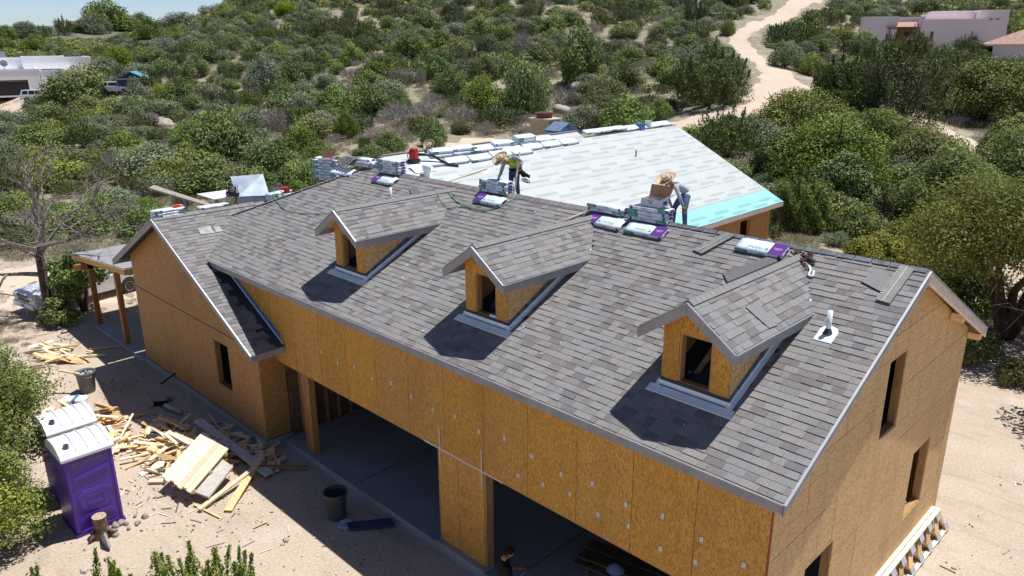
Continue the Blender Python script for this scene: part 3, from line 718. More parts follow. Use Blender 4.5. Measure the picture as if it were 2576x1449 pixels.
mb = MB(); mb.prism([(XN-6, WYa+.05, 4.3), (WX-.3, WYa+.05, 4.3), (XN, WYa+.05, wz(XN)-.1)], (0, .1, 0)); mb.prism([(XF-5.3, WYb-.3, .2), (WX-.4, WYb-.3, .2), (WX-.4, WYb-.3, 4.3), (XF, WYb-.3, wz(XF)-.15), (XF-5.3, WYb-.3, 4.3)], (0, -.1, 0)); mb.bx(XN-5.5, XN-5.4, 9, WYb-.3, .2, 4.3); part('gable_wall', mb, OSBR, house)
wall((WX-.38, 0, 0), (0, 1, 0), (1, 0, 0), cells_for(9.1, WYb-.3, 1.22, [.28, 2.7, 4.2]), [(9.1, .28), (WYb-.3, .28), (WYb-.3, 4.25), (9.1, 4.25)], [(19.05, 19.95, 2.1, 3.95), (14.6, 15.7, 2.3, 3.85), (11, 12, 1.6, 3.5)], OSBR)
mb = MB(); mb.bx(-22, WX-.36, 9.1, WYb-.28, -.2, .26); part('foundation_slab', mb, CONC, house)
# white-roof vents
def vent(x, y, z, h, r, nrm, parent, base=True, mat=None):
    mat = mat or FLASH
    mb = MB(); mb.tube([(x, y, z-.05), (x, y, z+h)], r, 12); mb.lathe([(r*.8, h-.01), (r*.8, h-.08), (0.001, h-.08)], (x, y, z), 12); vp = part('vent_pipe', mb, M("pipe_%d" % int(h*100), (.62, .66, .72), .4, .3, var=.05) if mat is None else mat, parent, True)
    if base:
        q = Vector(nrm).to_track_quat('Z', 'Y').to_matrix()
        mb = MB(); ring = [q @ Vector((.15*math.cos(t)*(1 if math.cos(t) > 0 else 1), .19*math.sin(t), .036))+Vector((x, y, z)) for t in np.linspace(0, 2*PI, 20, endpoint=False)]
        ring = [q @ Vector(p)+Vector((x, y, z)) for p in ((-.15, -.20, .034), (.15, -.20, .034), (.15, .08, .034), (.11, .15, .034), (0, .19, .034), (-.11, .15, .034), (-.15, .08, .034))]
        mb.prism(ring, Vector(nrm)*-.01); mb.lathe([(r*2.0, .03), (r*1.7, .05), (r*1.15, .10), (r*1.02, .12)], (x, y, z), 12, 1)
        part('pipe_flashing', mb, [FLASH, FELT], parent)
vent(-.59, 2.67, 6.368, .42, .042, NRM, house); vent(-13.42, 3.35, 6.70, .42, .035, NRM, house)
vent(-14.73, 16.73, 6.45, .30, .03, Vector((WS, 0, 1)).normalized(), house, False, GREYW)
mb = MB(); mb.lathe([(.10, 0), (.10, .22), (.15, .22), (.15, .40), (.12, .44), (.001, .46)], (-15.45, 6.3, 6.80), 14); part('roof_vent', mb, FLASH, house, True)
# chimney chase and cricket beyond the white ridge
mb = MB(); mb.bx(-19.1, -18.0, 15.0, 15.75, 4.5, 7.85); part('chimney_chase', mb, OSBV if False else M("plywood_chase", (.42, .31, .17), .7, var=.1), house)
mb = MB(); mb.bx(-19.15, -17.95, 14.95, 15.8, 7.85, 7.89); part('chase_top', mb, PINEP, house)
mb = MB(); mb.lathe([(.34, 0), (.34, .16), (.42, .17), (.42, .22), (.2, .25), (.001, .25)], (-18.6, 15.35, 7.89), 16); part('flue_cap', mb, M("dark_red_flue", (.12, .03, .03), .5), house)
mb = MB()
mb.prism([(-17.2, 14.7, 7.0), (-17.2, 15.8, 7.0), (-17.2, 15.8, 7.1), (-17.2, 15.2, 7.60), (-17.2, 14.7, 7.4)], (-.7, 0, 0)); part('cricket_body', mb, M("blue_housewrap", (.10, .28, .62), .5, var=.2), house)
mb = MB(); mb.prism([(-17.05, 15.2, 7.80), (-17.9, 15.2, 7.80), (-17.9, 14.6, 7.5), (-17.05, 14.6, 7.5)], (0, 0, -.05)); mb.prism([(-17.05, 15.2, 7.80), (-17.05, 16.05, 7.30), (-17.9, 16.05, 7.30), (-17.9, 15.2, 7.80)], (0, 0, -.05)); part('cricket_roof', mb, M("blue_grey_felt", (.13, .20, .33), .6), house)

# ------------------------------------------------------------------ emit shingles
ALLT.sort(key=lambda t: -t[0])
for a in ALLT[:300]:
    mb = MB(); mb.add(a[2], a[3]); par = house
    if a[1] in ('d1', 'd2', 'd3'): par = DS[('d3', 'd2', 'd1').index(a[1])]
    part('shingle', mb, SH[a[4]], par)
own = {}
for a in ALLT[300:]:
    mb = own.setdefault(a[1], MB()); mb.add(a[2], a[3], a[4])
for k, mb in own.items():
    par = DS[('d3', 'd2', 'd1').index(k)] if k in ('d1', 'd2', 'd3') else house
    part('shingle_field', mb, SH, par)['kind'] = 'stuff'

# ================================================================== objects
def lp(name, mb, mats, parent, smooth=False): return obj(name, mb.mesh(name, mats, smooth), parent)
def roofz(y): return ZE+m_*(y+OY) if y < YR else ZR-m_*(y-YR)
# ---- shingle bundles -------------------------------------------------
n = NT("bundle_wrap"); v = n.coord(); f = n.noise(v, 9, 4, .6, 1.2); n.col(n.ramp(f, [(.3, (.58, .68, .80)), (.6, (.74, .80, .86))])); n.bump(f, .6, .03); WRAP = n.fin(.28, spec=.6)  # white wrap tinted blue, the sky tint of its shaded sides put into colour
GREEN = M("label_green", (.01, .24, .13), .35, var=.1); PURP = M("label_purple", (.12, .03, .26), .35, var=.1); INK = M("dark_ink", (.03, .03, .07), .5, var=0); TGREEN = M("text_green", (.02, .42, .18), .5, var=0); TWHITE = M("text_white", (.75, .78, .78), .5, var=0)
def text_mesh(txt, size, mat):
    cu = bpy.data.curves.new('lettering', 'FONT'); cu.body = txt; cu.size = size; cu.align_x = 'CENTER'; cu.align_y = 'CENTER'; cu.resolution_u = 2
    o = bpy.data.objects.new('tmp', cu); COL.objects.link(o); dg = bpy.context.evaluated_depsgraph_get(); me = bpy.data.meshes.new_from_object(o.evaluated_get(dg)); bpy.data.objects.remove(o)
    me.name = 'lettering'; me.materials.clear(); me.materials.append(mat); return me
T_TOP = text_mesh("Malarkey", .085, TGREEN); T_LAB = text_mesh("Malarkey", .05, TWHITE); T_VIS = text_mesh("VISTA", .055, INK)
T_PUR = text_mesh("ALGAE\nRESISTANT", .036, TWHITE)
def bundle_mesh(bend, seed):
    rg = random.Random(seed); nx, ny = 10, 4; vs = []; fs = []
    L, W, H = .99, .345, .085
    for k, z in ((0, 0), (1, H)):
        for j in range(ny+1):
            for i in range(nx+1):
                x = (i/nx-.5)*L; y = (j/ny-.5)*W; e_ = 1-.10*(1 if i in (0, nx) else 0); e2 = 1-.03*(1 if j in (0, ny) else 0)
                zz = z+(rg.uniform(-.003, .004) if k else 0)-(.010 if k and (i in (0, nx) or j in (0, ny)) else 0)+(.008 if not k and (i in (0, nx) or j in (0, ny)) else 0)
                vs.append((x*e2, y*e_, zz+bend*(x*x)*-1.0))
    a = (nx+1)*(ny+1)
    for j in range(ny):
        for i in range(nx):
            p = j*(nx+1)+i; fs.append((p, p+nx+1, p+nx+2, p+1)); fs.append((a+p, a+p+1, a+p+nx+2, a+p+nx+1))
    for i in range(nx): fs.append((i, i+1, a+i+1, a+i)); q = ny*(nx+1)+i; fs.append((q, a+q, a+q+1, q+1))
    for j in range(ny): p = j*(nx+1); fs.append((p, a+p, a+p+nx+1, p+nx+1)); q = p+nx; fs.append((q, q+nx+1, a+q+nx+1, a+q))
    mb = MB().add(vs, fs); return mb.mesh('wrapper', WRAP, True)
BM = [bundle_mesh(b, i) for i, b in enumerate((0, .03, .10, .22))]
LB_side = MB().bx(-.495, -.22, -.1755, -.172, .008, .078).mesh('green_label', GREEN)
LB_side2 = MB().bx(.41, .47, -.1755, -.172, .014, .072).mesh('purple_label', PURP)
LB_top = MB().bx(-.487, -.20, -.165, .165, .0865, .0895).mesh('purple_label', PURP)
LB_end = MB().bx(.488, .4955, -.05, .10, .012, .07).mesh('end_label', PURP)
def bundle(p, rz, label, group, tilt=0, kind=0, flip=0, detail=True):
    """p: centre of the bottom; tilt about the long axis"""
    t = empty('shingle_bundle', p, 0, label, 'shingle bundle', group); R = Matrix.Rotation(rz, 3, 'Z') @ Matrix.Rotation(tilt, 3, 'X')
    t.rotation_euler = R.to_euler()
    obj('wrapper', BM[kind], t)
    s = -1 if flip else 1
    if detail:
        if kind < 3: o = obj('green_label', LB_side, t); o2 = obj('lettering', T_LAB, t, (-.38*s, -.1762, .043), (PI/2, 0, 0))
        if flip and kind < 3: o.location = (.76, 0, 0)
        obj('purple_label', LB_side2, t, (-.85 if flip else 0, 0, 0)); obj('lettering', T_VIS, t, (.08*s, -.1762, .043), (PI/2, 0, 0)); obj('end_label', LB_end, t)
    return t
def top_print(t, flip=1):
    obj('purple_label', LB_top, t, (0, 0, 0), (0, 0, 0 if flip < 0 else PI)) if False else obj('purple_label', LB_top, t, (0, 0, 0) if flip < 0 else (0, 0, 0), (0, 0, 0) if flip < 0 else (0, 0, PI))
    obj('lettering', T_TOP, t, (-.10 if flip > 0 else .12, -.06, .0905), (0, 0, PI)); obj('lettering', T_PUR, t, (.34*flip, 0, .0905), (0, 0, PI))
    mb = MB()
    for a in range(3):
        th = a*2*PI/3+PI/2; mb.lathe([(.022, 0), (.001, .001)], (.135*flip+.02*math.cos(th), -.06+.02*math.sin(th), .0905), 8)
    lp('clover_mark', mb, TGREEN, t)
TA = math.atan(m_)
def ordw(i, n): return "bottom" if i == 0 else "topmost" if i == n-1 else ("second", "third", "fourth", "fifth", "sixth", "seventh")[i-1]+" from the bottom"
def stack(x, y, n, desc, rz=0, kind=1, z=None, jit=.02, flip=0, group=None, dz=.082):
    rg = random.Random(int(x*100)); z = z if z is not None else ZR+.03
    for i in range(n):
        bundle((x+rg.uniform(-jit, jit), y+rg.uniform(-jit, jit), z+i*dz), rz+rg.uniform(-.04, .04), "white shingle bundle, %s of the %s" % (ordw(i, n), desc), group or "bundles in the "+desc, 0, kind, flip if i % 3 else 1-flip)
# stack beside the bending worker in the vest
b = bundle((-10.12, 4.08, roofz(4.08)+.03), 0, "purple-ended shingle bundle lying on the slope under the vested worker's stack", "bundles on the main ridge", TA, 0); top_print(b, -1)
stack(-10.28, 4.44, 4, "stack before the vested worker", kind=1, z=ZR+.0)
# tall stack left
b = bundle((-14.62, 4.06, roofz(4.06)+.03), 0, "purple-ended shingle bundle lying on the slope under the tallest ridge stack", "bundles on the main ridge", TA, 0); top_print(b, -1)
stack(-14.75, 4.42, 5, "tallest stack on the main ridge", kind=0, z=ZR+.0)
# two stacks near the crouching worker
b = bundle((-6.36, 4.11, roofz(4.1)+.03), -.05, "drooping shingle bundle with purple end beneath the low stack left of the open box", "bundles on the main ridge", TA, 1); top_print(b, -1)
stack(-6.58, 4.45, 2, "low stack left of the open cardboard box", kind=2, z=ZR+.03)
b = bundle((-5.25, 4.09, roofz(4.09)+.03), 0, "shingle bundle with large green lettering lying below the open cardboard box", "bundles on the main ridge", TA, 0); top_print(b, 1)
stack(-5.42, 4.46, 4, "stack carrying the open cardboard box", kind=0, z=ZR-.01)
b = bundle((-2.64, 4.21, roofz(4.2)+.035), -.02, "lone white and purple shingle bundle on the ridge above the right dormer", "bundles on the main ridge", TA, 0); top_print(b, 1)
# pile with loose dark shingles near hip
b = bundle((-16.85, 4.05, roofz(4.05)+.03), .12, "white shingle bundle with blank top under the draped dark shingles", "bundles near the hip end", TA, 1)
for i, (dx, dz, k) in enumerate(((.35, .06, 3), (.45, .15, 3), (.30, .23, 3))):
    bundle((-16.75+dx, 4.5, ZR-.02+dz), .2, "bent shingle bundle, %s of the three beneath the draped dark shingles" % ("lowest", "middle", "upper")[i], "bundles near the hip end", 0, 2, 0)
for k in range(5):
    mb = MB(); x = -17.15+k*.17
    pts = []
    for t in np.linspace(-1, 1, 9): pts.append((x+.12*t, 4.42+.42*t, ZR+.28-.28*t*t+k*.006))
    for a, b_ in zip(pts[:-1], pts[1:]): mb.beam(a, b_, .15, .012)
    tag(part('loose_shingle', mb, SH[2], None), "dark shingle strip draped over the bent bundles, %s from the left" % ("first", "second", "third", "fourth", "fifth")[k], "shingle", "draped dark shingle strips")
# stack behind the hip with cardboard box on top
for i in range(7):
    zc = roofz(5.2)-.55+i*.10
    bundle((-19.2+.05*(i % 2), 4.9, zc+.12), .35, "blue-white shingle bundle, %s of the stack behind the hip end" % ordw(i, 7), "bundles stacked behind the hip end", 0, 0, i % 2)
def carton(name, p, rz, d, label, lid='open', mat=None):
    t = empty(name, p, rz, label, 'cardboard box'); w, l, h = d; wm = M(name+"_white_card", (.66, .68, .72), .7, var=.05); bm = M(name+"_brown_card", (.42, .25, .14), .8, var=.1)
    for nm, (a, b, c, e_) in dict(front=(-w/2, w/2, -l/2, -l/2+.006), back=(-w/2, w/2, l/2-.006, l/2)).items(): lp('side_wall', MB().bx(a, b, c, e_, 0, h), wm, t)
    for a, b in ((-w/2, -w/2+.006), (w/2-.006, w/2)): lp('side_wall', MB().bx(a, b, -l/2+.007, l/2-.007, 0, h), wm, t)
    lp('bottom', MB().bx(-w/2+.007, w/2-.007, -l/2+.007, l/2-.007, .01, .02), bm, t)
    lp('contents', MB().bx(-w/2+.01, w/2-.01, -l/2+.01, l/2-.01, .025, h*.45), bm, t)
    if lid == 'open':
        mb = MB(); mb.prism([(-w/2, l/2+.004, h), (w/2, l/2+.004, h), (w/2-.01, l/2+.06, h+.26), (-w/2+.01, l/2+.06, h+.26)], (0, -.005, 0)); lp('flap', mb, bm, t)
        mb = MB(); mb.prism([(w/2+.002, -l/2, h), (w/2+.002, l/2, h), (w/2+.16, l/2, h+.10), (w/2+.16, -l/2, h+.10)], (0, 0, .005)); lp('flap', mb, wm, t)
        mb = MB(); mb.prism([(-w/2-.002, -l/2, h), (-w/2-.002, l/2, h), (-w/2-.14, l/2, h+.02), (-w/2-.14, -l/2, h+.02)], (0, 0, .005)); lp('flap', mb, wm, t)
    mb = MB().bx(w/2, w/2+.003, -.05, .1, .04, .12); lp('blue_label', mb, M(name+"_blue", (.03, .07, .40), .4), t)
    mb = MB().bx(-.08, .08, -l/2-.003, -l/2, .12, .135); mb.bx(-.045, .045, -l/2-.003, -l/2, .06, .105); lp('printed_mark', mb, M(name+"_ink", (.25, .30, .42), .6), t)
    return t
carton('cardboard_box', (-5.37, 4.50, ZR+.335), 0.02, (.50, .32, .16), "open white cardboard box with brown inside on a shingle stack beside the bending worker")
carton('cardboard_box', (-19.0, 4.8, roofz(5.2)+.29), .35, (.48, .3, .05), "flat open white box on the stack behind the hip end", 'open')
# left wing ridge stacks
for i in range(3): bundle((XC-.12, -.42+.0, ZW-.02+.082*i), PI/2*1.0, "green-ended shingle bundle, %s of the left wing ridge stack" % ordw(i, 3), "bundles on the left wing ridge", 0, 0, i % 2)
for i in range(2): bundle((XC-.15, 1.02, ZW-.04+.082*i), PI/2, "shingle bundle on the left wing ridge beside the grey ramp board, %s one" % ("lower", "upper")[i], "bundles on the left wing ridge", 0, 0, 1)
mb = MB(); mb.tube([(0, 0, 0), (.28, 0, .01)], .035, 10); mb.box((.1, 0, .02), (.16, .10, .07)); mb.tube([(.28, 0, .01), (.32, .03, .0)], .018, 8)
tag(obj('caulk_gun', mb.mesh('caulk_gun', M("orange_plastic", (.75, .10, .02), .4)), None, (XC-.05, -.28, ZW+.265), (0, 0, PI/2)), "orange tool lying on the green-ended bundles at the left wing ridge", "tool")
# grey ramp board, platform, compressor and metal sheet behind the left wing ridge
t = empty('ramp_board', (-20.4, .9, 5.4), 0, "weathered grey plank ramp propped up behind the left wing ridge", "ramp")
part('ramp_deck', MB().prism([(-20.9, -.3, 6.75), (-20.55, -.6, 6.75), (-20.0, 1.1, 5.96), (-20.5, 1.3, 5.96)], (0, 0, -.05)), GREYW, t)
for x, y, z in ((-20.3, .35, 6.3), (-20.45, .1, 6.45)): part('leg', MB().bx(x-.04, x+.04, y-.04, y+.04, 5.4, z), GREYW, t)
t = tag(part('platform_sheet', MB().bx(-21.6, -20.3, 1.3, 2.9, 6.12, 6.15), M("bright_sheathing", (.75, .73, .72), .5), None), "pale sheet platform behind the left wing ridge", "sheet")
part('leg', MB().bx(-20.5, -20.4, 1.4, 1.5, 5.3, 6.12), GREYW, t); part('leg', MB().bx(-20.5, -20.4, 2.7, 2.8, 5.3, 6.12), GREYW, t)
t = empty('air_compressor', (-20.2, 1.9, 6.15), .5, "small black air compressor on the pale platform behind the left wing ridge", "compressor")
mb = MB(); mb.tube([(-.25, 0, .1), (-.2, 0, .1), (.2, 0, .1), (.25, 0, .1)], [.03, .09, .09, .03], 12); lp('tank', mb, M("black_enamel", (.02, .02, .025), .3, var=0), t, True)
lp('motor', MB().box((0, 0, .26), (.22, .18, .16)), bpy.data.materials['black_enamel'], t); mb = MB(); mb.lathe([(.08, 0), (.08, .03), (.02, .04)], (0, 0, 0), 12); o = lp('fan_cover', mb, GREYW, t); o.location = (.1, -.1, .26); o.rotation_euler = (PI/2, 0, 0)
lp('handle', MB().tube([(-.22, 0, .15), (-.22, 0, .4), (.22, 0, .4), (.22, 0, .15)], .012, 6), bpy.data.materials['black_enamel'], t)
SHEET = NT("galvanised_sheet"); vv = SHEET.coord(); f = SHEET.noise(vv, 3, 4); SHEET.col(SHEET.ramp(f, [(.3, (.26, .32, .40)), (.7, (.40, .46, .54))])); SHEET = SHEET.fin(.35, .5)
t = empty('metal_sheet_lid', (-20.2, 2.6, 5.5), 0, "tilted pale blue metal sheet standing up behind the left wing ridge", "metal sheet")
part('sheet', MB().prism([(-20.3, 2.1, 6.1), (-20.0, 3.1, 6.05), (-21.0, 3.45, 6.62), (-21.3, 2.4, 6.62)], (.01, 0, .02)), SHEET, t)
part('side_plate', MB().prism([(-20.3, 2.1, 6.1), (-20.0, 3.1, 6.05), (-20.0, 3.1, 5.6), (-20.3, 2.1, 5.6)], (.01, 0, 0)), SHEET, t)
for i in range(3): bundle((-19.6, 3.25, 5.98+.082*i), PI/2+.3, "shingle bundle below the red tool at the hip, %s of three" % ("lowest", "middle", "upper")[i], "bundles behind the left wing", 0, 0, 0)
def nailer(p, rz, label, c):
    t = empty('nail_gun', p, rz, label, 'nail gun'); r = M("tool_shell", c, .35, var=0) if 'tool_shell' not in bpy.data.materials else bpy.data.materials['tool_shell']; k = bpy.data.materials['black_enamel']
    bevel(lp('body', MB().box((0, 0, .10), (.26, .08, .11)), r, t), .02); lp('handle', MB().box((.02, 0, .03), (.06, .05, .14)), k, t); lp('magazine', MB().tube([(.12, -.03, .02), (.12, .05, .02)], .07, 12), r, t); lp('nose', MB().box((.15, 0, .05), (.05, .03, .14)), k, t); return t
nailer((-19.4, 3.35, 6.23), .6, "red nail gun on the bundles beside the hip edge", (.60, .03, .03))
nailer((-9.36+.0, 4.9, roofz(4.9)+.03), 0, "small dark tool on the back slope beside the standing worker", (.60, .03, .03)) if False else None
# ---- white roof bundles ---------------------------------------------
wN = Vector((WS, 0, 1)).normalized(); wT = math.atan(WS)
def wbundle(x, y, lift, label, group, kind=0, rot=0, flip=0):
    # long axis along y, tilted with the slope about y
    t = empty('shingle_bundle', (x, y, wz(x)+.03+lift), 0, label, 'shingle bundle', group)
    R = Matrix.Rotation(wT if not lift or lift < .05 else wT*.6, 3, 'Y') @ Matrix.Rotation(PI/2+rot, 3, 'Z'); t.rotation_euler = R.to_euler()
    obj('wrapper', BM[kind], t); o = obj('green_label', LB_side, t, (.76 if flip else 0, 0, 0)); obj('purple_label', LB_side2, t, (-.86 if flip else 0, 0, 0)); return t
k = 0
for i in range(5):
    wbundle(-15.98+.03*i % .07, 6.95+i*1.06, 0, "white bundle lying on the underlayment in the lower row near the gable, number %s along it" % ("one nearest the red backpack", "two", "three", "four", "five")[i] if False else "white shingle bundle in the lower row on the pale underlayment, %s from the near end" % ("first", "second", "third", "fourth", "fifth")[i], "lower row of bundles on the white roof", 0, .03*(i % 3-1))
for i in range(4):
    wbundle(-16.35, 7.65+i*.98, .02, "shingle bundle in the upper row under the white ridge, %s from the near end" % ("first", "second", "third", "fourth")[i], "upper row of bundles on the white roof", 1, .02, i % 2)
    if i != 2: wbundle(-16.38, 7.7+i*.98, .11, "shingle bundle on top of the upper white-roof row, %s from the near end" % ("first", "second", "third", "fourth")[i], "upper row of bundles on the white roof", 1, -.03, i % 2)
for i in range(4):
    wbundle(-16.1, 10.9+i*1.05, 0, "white bundle in the middle group on the white roof, lower row, %s from left" % ("first", "second", "third", "fourth")[i], "middle group of bundles on the white roof", 0, .02)
    if i in (0, 1, 2): wbundle(-16.42, 10.8+i*1.05, .03, "bundle in the middle group of the white roof, upper row, %s from the left" % ("first", "second", "third", "fourth")[i], "middle group of bundles on the white roof", 0, -.03, 1)
for j in range(2): wbundle(-16.40, 11.85, .12+.085*j, "bundle stacked in the middle group on the white roof, %s layer" % ("second", "third")[j], "middle group of bundles on the white roof", 0, .02)
for i in range(7):
    wbundle(-16.42, 15.9+i*.86, 0.0 if i > 2 else .06, "distant shingle bundle along the far white ridge, %s from the chimney side" % ("first", "second", "third", "fourth", "fifth", "sixth", "seventh")[i], "bundles along the far ridge", 1, 0, i % 2)
tag(obj('white_bucket', MB().lathe([(.001, 0), (.13, 0), (.15, .3), (.155, .3), (.14, .28), (.13, .02)], (0, 0, 0), 16).mesh('white_bucket', TWHITE, True), None, (-16.35, 19.8, 7.3)), "white bucket at the far end of the white roof ridge", "bucket")
tag(obj('blue_cooler', MB().box((0, 0, .13), (.4, .3, .26)).mesh('blue_cooler', BLUEW), None, (-16.4, 19.2, 7.26)), "blue box beside the white bucket on the far roof ridge", "box")
# red backpack/blower on white roof with black hose
t = empty('red_power_tool', (-16.15, 6.35, wz(-16.15)), .3, "red backpack blower with black tube standing on the white roof by its gable", "blower")
redm = M("red_plastic", (.55, .03, .02), .35, var=.1)
o = bevel(lp('motor_housing', MB().box((0, 0, .30), (.26, .26, .34)), redm, t), .06, 3); lp('fuel_tank', MB().box((0, 0, .10), (.30, .28, .12)), bpy.data.materials['black_enamel'], t); lp('fan_ring', MB().lathe([(.13, .0), (.15, .03), (.10, .05), (.02, .05)], (0, 0, .46), 14), redm, t, True)
lp('blower_tube', MB().tube([(.12, .1, .3), (.35, .5, .25), (.7, 1.0, -.12), (.9, 1.3, -.2)], [.05, .045, .04, .04], 10), bpy.data.materials['black_enamel'], t, True)
lp('gas_can_strap', MB().tube([(-.1, -.15, .1), (-.12, -.2, .3), (-.05, -.15, .42)], .015, 6), bpy.data.materials['black_enamel'], t)
def straw_hat(name, p, R, label=None, parent=None, s=1.0):
    n = bpy.data.materials.get('straw')
    if n is None: k = NT("straw"); vv = k.coord('Object', (60, 60, 60)); f = k.noise(vv, 1, 3); k.col(k.ramp(f, [(.35, (.50, .36, .22)), (.65, (.72, .58, .42))])); k.bump(f, .5, .004); n = k.fin(.8)
    vs = []; N_ = 32; prof = [(.225, .022), (.20, .008), (.16, 0), (.115, 0), (.098, .03), (.088, .075), (.075, .105), (.045, .105), (.001, .088)]
    for r, z in prof:
        for k in range(N_):
            th = 2*PI*k/N_; rr_ = r*(1+.06*math.cos(2*th)); zz = z
            if r > .15: zz += (r-.15)*.55*(abs(math.cos(th))**2)   # curled sides
            if z > .1: zz -= .018*(1-abs(math.cos(th)))
            vs.append((rr_*math.cos(th)*.93, rr_*math.sin(th), zz))
    fs = [(i*N_+k, i*N_+(k+1) % N_, (i+1)*N_+(k+1) % N_, (i+1)*N_+k) for i in range(len(prof)-1) for k in range(N_)]
    me = MB().add([(a*s, b*s, c*s) for a, b, c in vs], fs).mesh(name, n, True); o = obj(name, me, parent, p, R)
    sm = o.modifiers.new('solid', 'SOLIDIFY'); sm.thickness = .004
    bd = obj('hat_band', MB().lathe([(.1185*s, .001), (.102*s, .03*s)], (0, 0, 0), 24, 0, .96, 1.03).mesh('hat_band', M("hat_band_brown", (.16, .10, .06), .8) if 'hat_band_brown' not in bpy.data.materials else bpy.data.materials['hat_band_brown'], True), o)
    if label: tag(o, label, 'hat')
    return o
straw_hat('straw_hat', (-16.55, 7.35, wz(-16.55)+.28), (1.1, 0, .3), "pale straw hat resting on bundles at the white ridge")
mb = MB(); pts = [(-16.3+.05*t+.62*t, 6.2+.75*t, 0) for t in np.linspace(0, 1, 4)]
tag(part('curved_flashing', MB().prism([(-15.95, 5.95, wz(-15.95)+.12), (-15.9, 6.75, wz(-15.9)+.12), (-15.6, 6.85, wz(-15.6)+.04), (-15.65, 6.0, wz(-15.65)+.04)], (0, 0, .01)), FLASH, None), "bent grey flashing piece beside the red blower", "flashing")
tag(part('wood_lath', MB().beam((-15.0, 6.6, wz(-15.0)+.045), (-15.35, 8.9, wz(-15.35)+.045), .03, .02), PINEP, None), "thin lath lying on the white roof behind the main ridge", "lath")
tag(part('aqua_scrap', MB().prism([(-14.6, 5.6, wz(-14.6)+.05), (-14.2, 5.6, wz(-14.2)+.05), (-14.0, 6.3, wz(-14.)+.05), (-14.5, 6.4, wz(-14.5)+.05)], (0, 0, .006)), CYA, None), "aqua membrane scrap behind the main ridge", "membrane scrap")
# ---- loose stuff on main roof ---------------------------------------
def on_roof(name, quad, t, mat, label, cat, lift=.045):
    mb = MB(); P = [Vector((x, y, roofz(y)))+NRM*lift for x, y in quad]; mb.prism(P, NRM*t); return tag(part(name, mb, mat, None), label, cat)
VENTM = M("vent_plastic", (.20, .205, .195), .6, var=.15)
def vent_strip(quad, label, dots, mat=None):
    t = empty('ridge_vent_strip', (quad[0][0], quad[0][1], roofz(quad[0][1])), 0, label, 'vent strip', 'loose ridge vent strips')
    a, b, c, d = [Vector((x, y, roofz(y)))+NRM*.04 for x, y in quad]  # a-b short near end, d-c far end
    part('plate', MB().prism([a, b, c, d], NRM*.022), mat or VENTM, t)
    m1 = (a+b)/2; m2 = (c+d)/2; part('centre_rib', MB().beam(m1+NRM*.03, m2+NRM*.03, .02, .012, up=NRM), M("rib_pale", (.40, .42, .34), .6) if 'rib_pale' not in bpy.data.materials else bpy.data.materials['rib_pale'], t)
    mb = MB(); L = (d-a).length
    for k in range(int(L/.05)):
        p = a+(d-a)*((k+.5)*.05/L) if dots < 0 else b+(c-b)*((k+.5)*.05/L); mb.box(p+NRM*.026, (.02, .025, .008))
    part('edge_cells', mb, FELT if dots > 0 else TWHITE, t)['kind'] = 'stuff'; return t
vent_strip([(-3.93, 3.84), (-3.68, 3.78), (-3.34, 4.44), (-3.58, 4.50)], "grey ridge vent strip lying diagonally left of the lone bundle", 1)
vent_strip([(-.21, 3.58), (.02, 3.56), (.06, 4.42), (-.17, 4.46)], "grey vent strip with white edge dots near the right gable peak", -1)
on_roof('starter_strip', [(-2.98, 3.42), (-2.76, 3.22), (-2.18, 3.98), (-2.36, 4.10)], .02, SH[2], "wide dark shingle strip lying against the right dormer ridge", "shingle strip")
on_roof('dark_shingle_piece', [(-13.29, 3.93), (-12.86, 3.70), (-12.74, 3.88), (-13.18, 4.10)], .012, SH[2], "small dark shingle piece above the left dormer", "shingle piece")
on_roof('blue_scrap', [(-13.28, 3.42), (-13.02, 3.40), (-13.06, 3.58), (-13.30, 3.58)], .006, BLUEW, "blue scrap beside the thin vent pipe", "scrap")
on_roof('loose_shingle', [(-.62, 3.92), (-.22, 3.78), (-.16, 4.12), (-.5, 4.28)], .008, SH[4], "pale loose shingle lying near the right end of the ridge", "shingle piece")
for k in range(2): tag(part('wood_stick', MB().beam((-7.44+.06*k, 3.93+.04*k, roofz(3.93)+.06), (-6.86, 4.52, ZR+.10+.02*k), .035, .02), PINEP, None), "thin pale stick leaning on the ridge left of the stacks, %s one" % ("lower", "upper")[k], "stick")
tag(part('black_felt_scrap', MB().prism([(-6.5, 4.75, ZR+.02), (-5.9, 5.0, ZR-.02), (-5.6, 4.6, ZR+.10), (-6.1, 4.5, ZR+.06)], (0, 0, .02)), FELT, None), "black felt scrap behind the low bundle stack", "felt scrap")
# hose
hp = [(-19.05, 2.75), (-18.86, 2.69), (-18.4, 2.42), (-17.98, 2.30), (-17.2, 2.10), (-16.31, 2.12), (-15.6, 2.25), (-14.98, 2.44), (-14.2, 2.85), (-13.6, 3.28), (-13.1, 3.6), (-12.4, 3.93), (-12.0, 4.0), (-11.5, 3.95), (-11.15, 3.82), (-10.6, 3.72), (-10.0, 3.72), (-9.75, 3.85), (-9.55, 4.03), (-9.5, 4.52), (-9.6, 4.9)]
def smooth(pts, n=6):
    P = [Vector(p) for p in pts]; out = []
    for i in range(len(P)-1):
        p0, p1, p2, p3 = P[max(i-1, 0)], P[i], P[i+1], P[min(i+2, len(P)-1)]
        for k in range(n):
            t = k/n; out.append(.5*((2*p1)+(-p0+p2)*t+(2*p0-5*p1+4*p2-p3)*t*t+(-p0+3*p1-3*p2+p3)*t**3))
    return out+[P[-1]]
def hz(x, y): 
    return max(roofz(y), 7.16-MD*abs(x+11.76) if abs(x+11.76) < .9 and y > .45 else -9, ZW-.5*abs(x-XC))
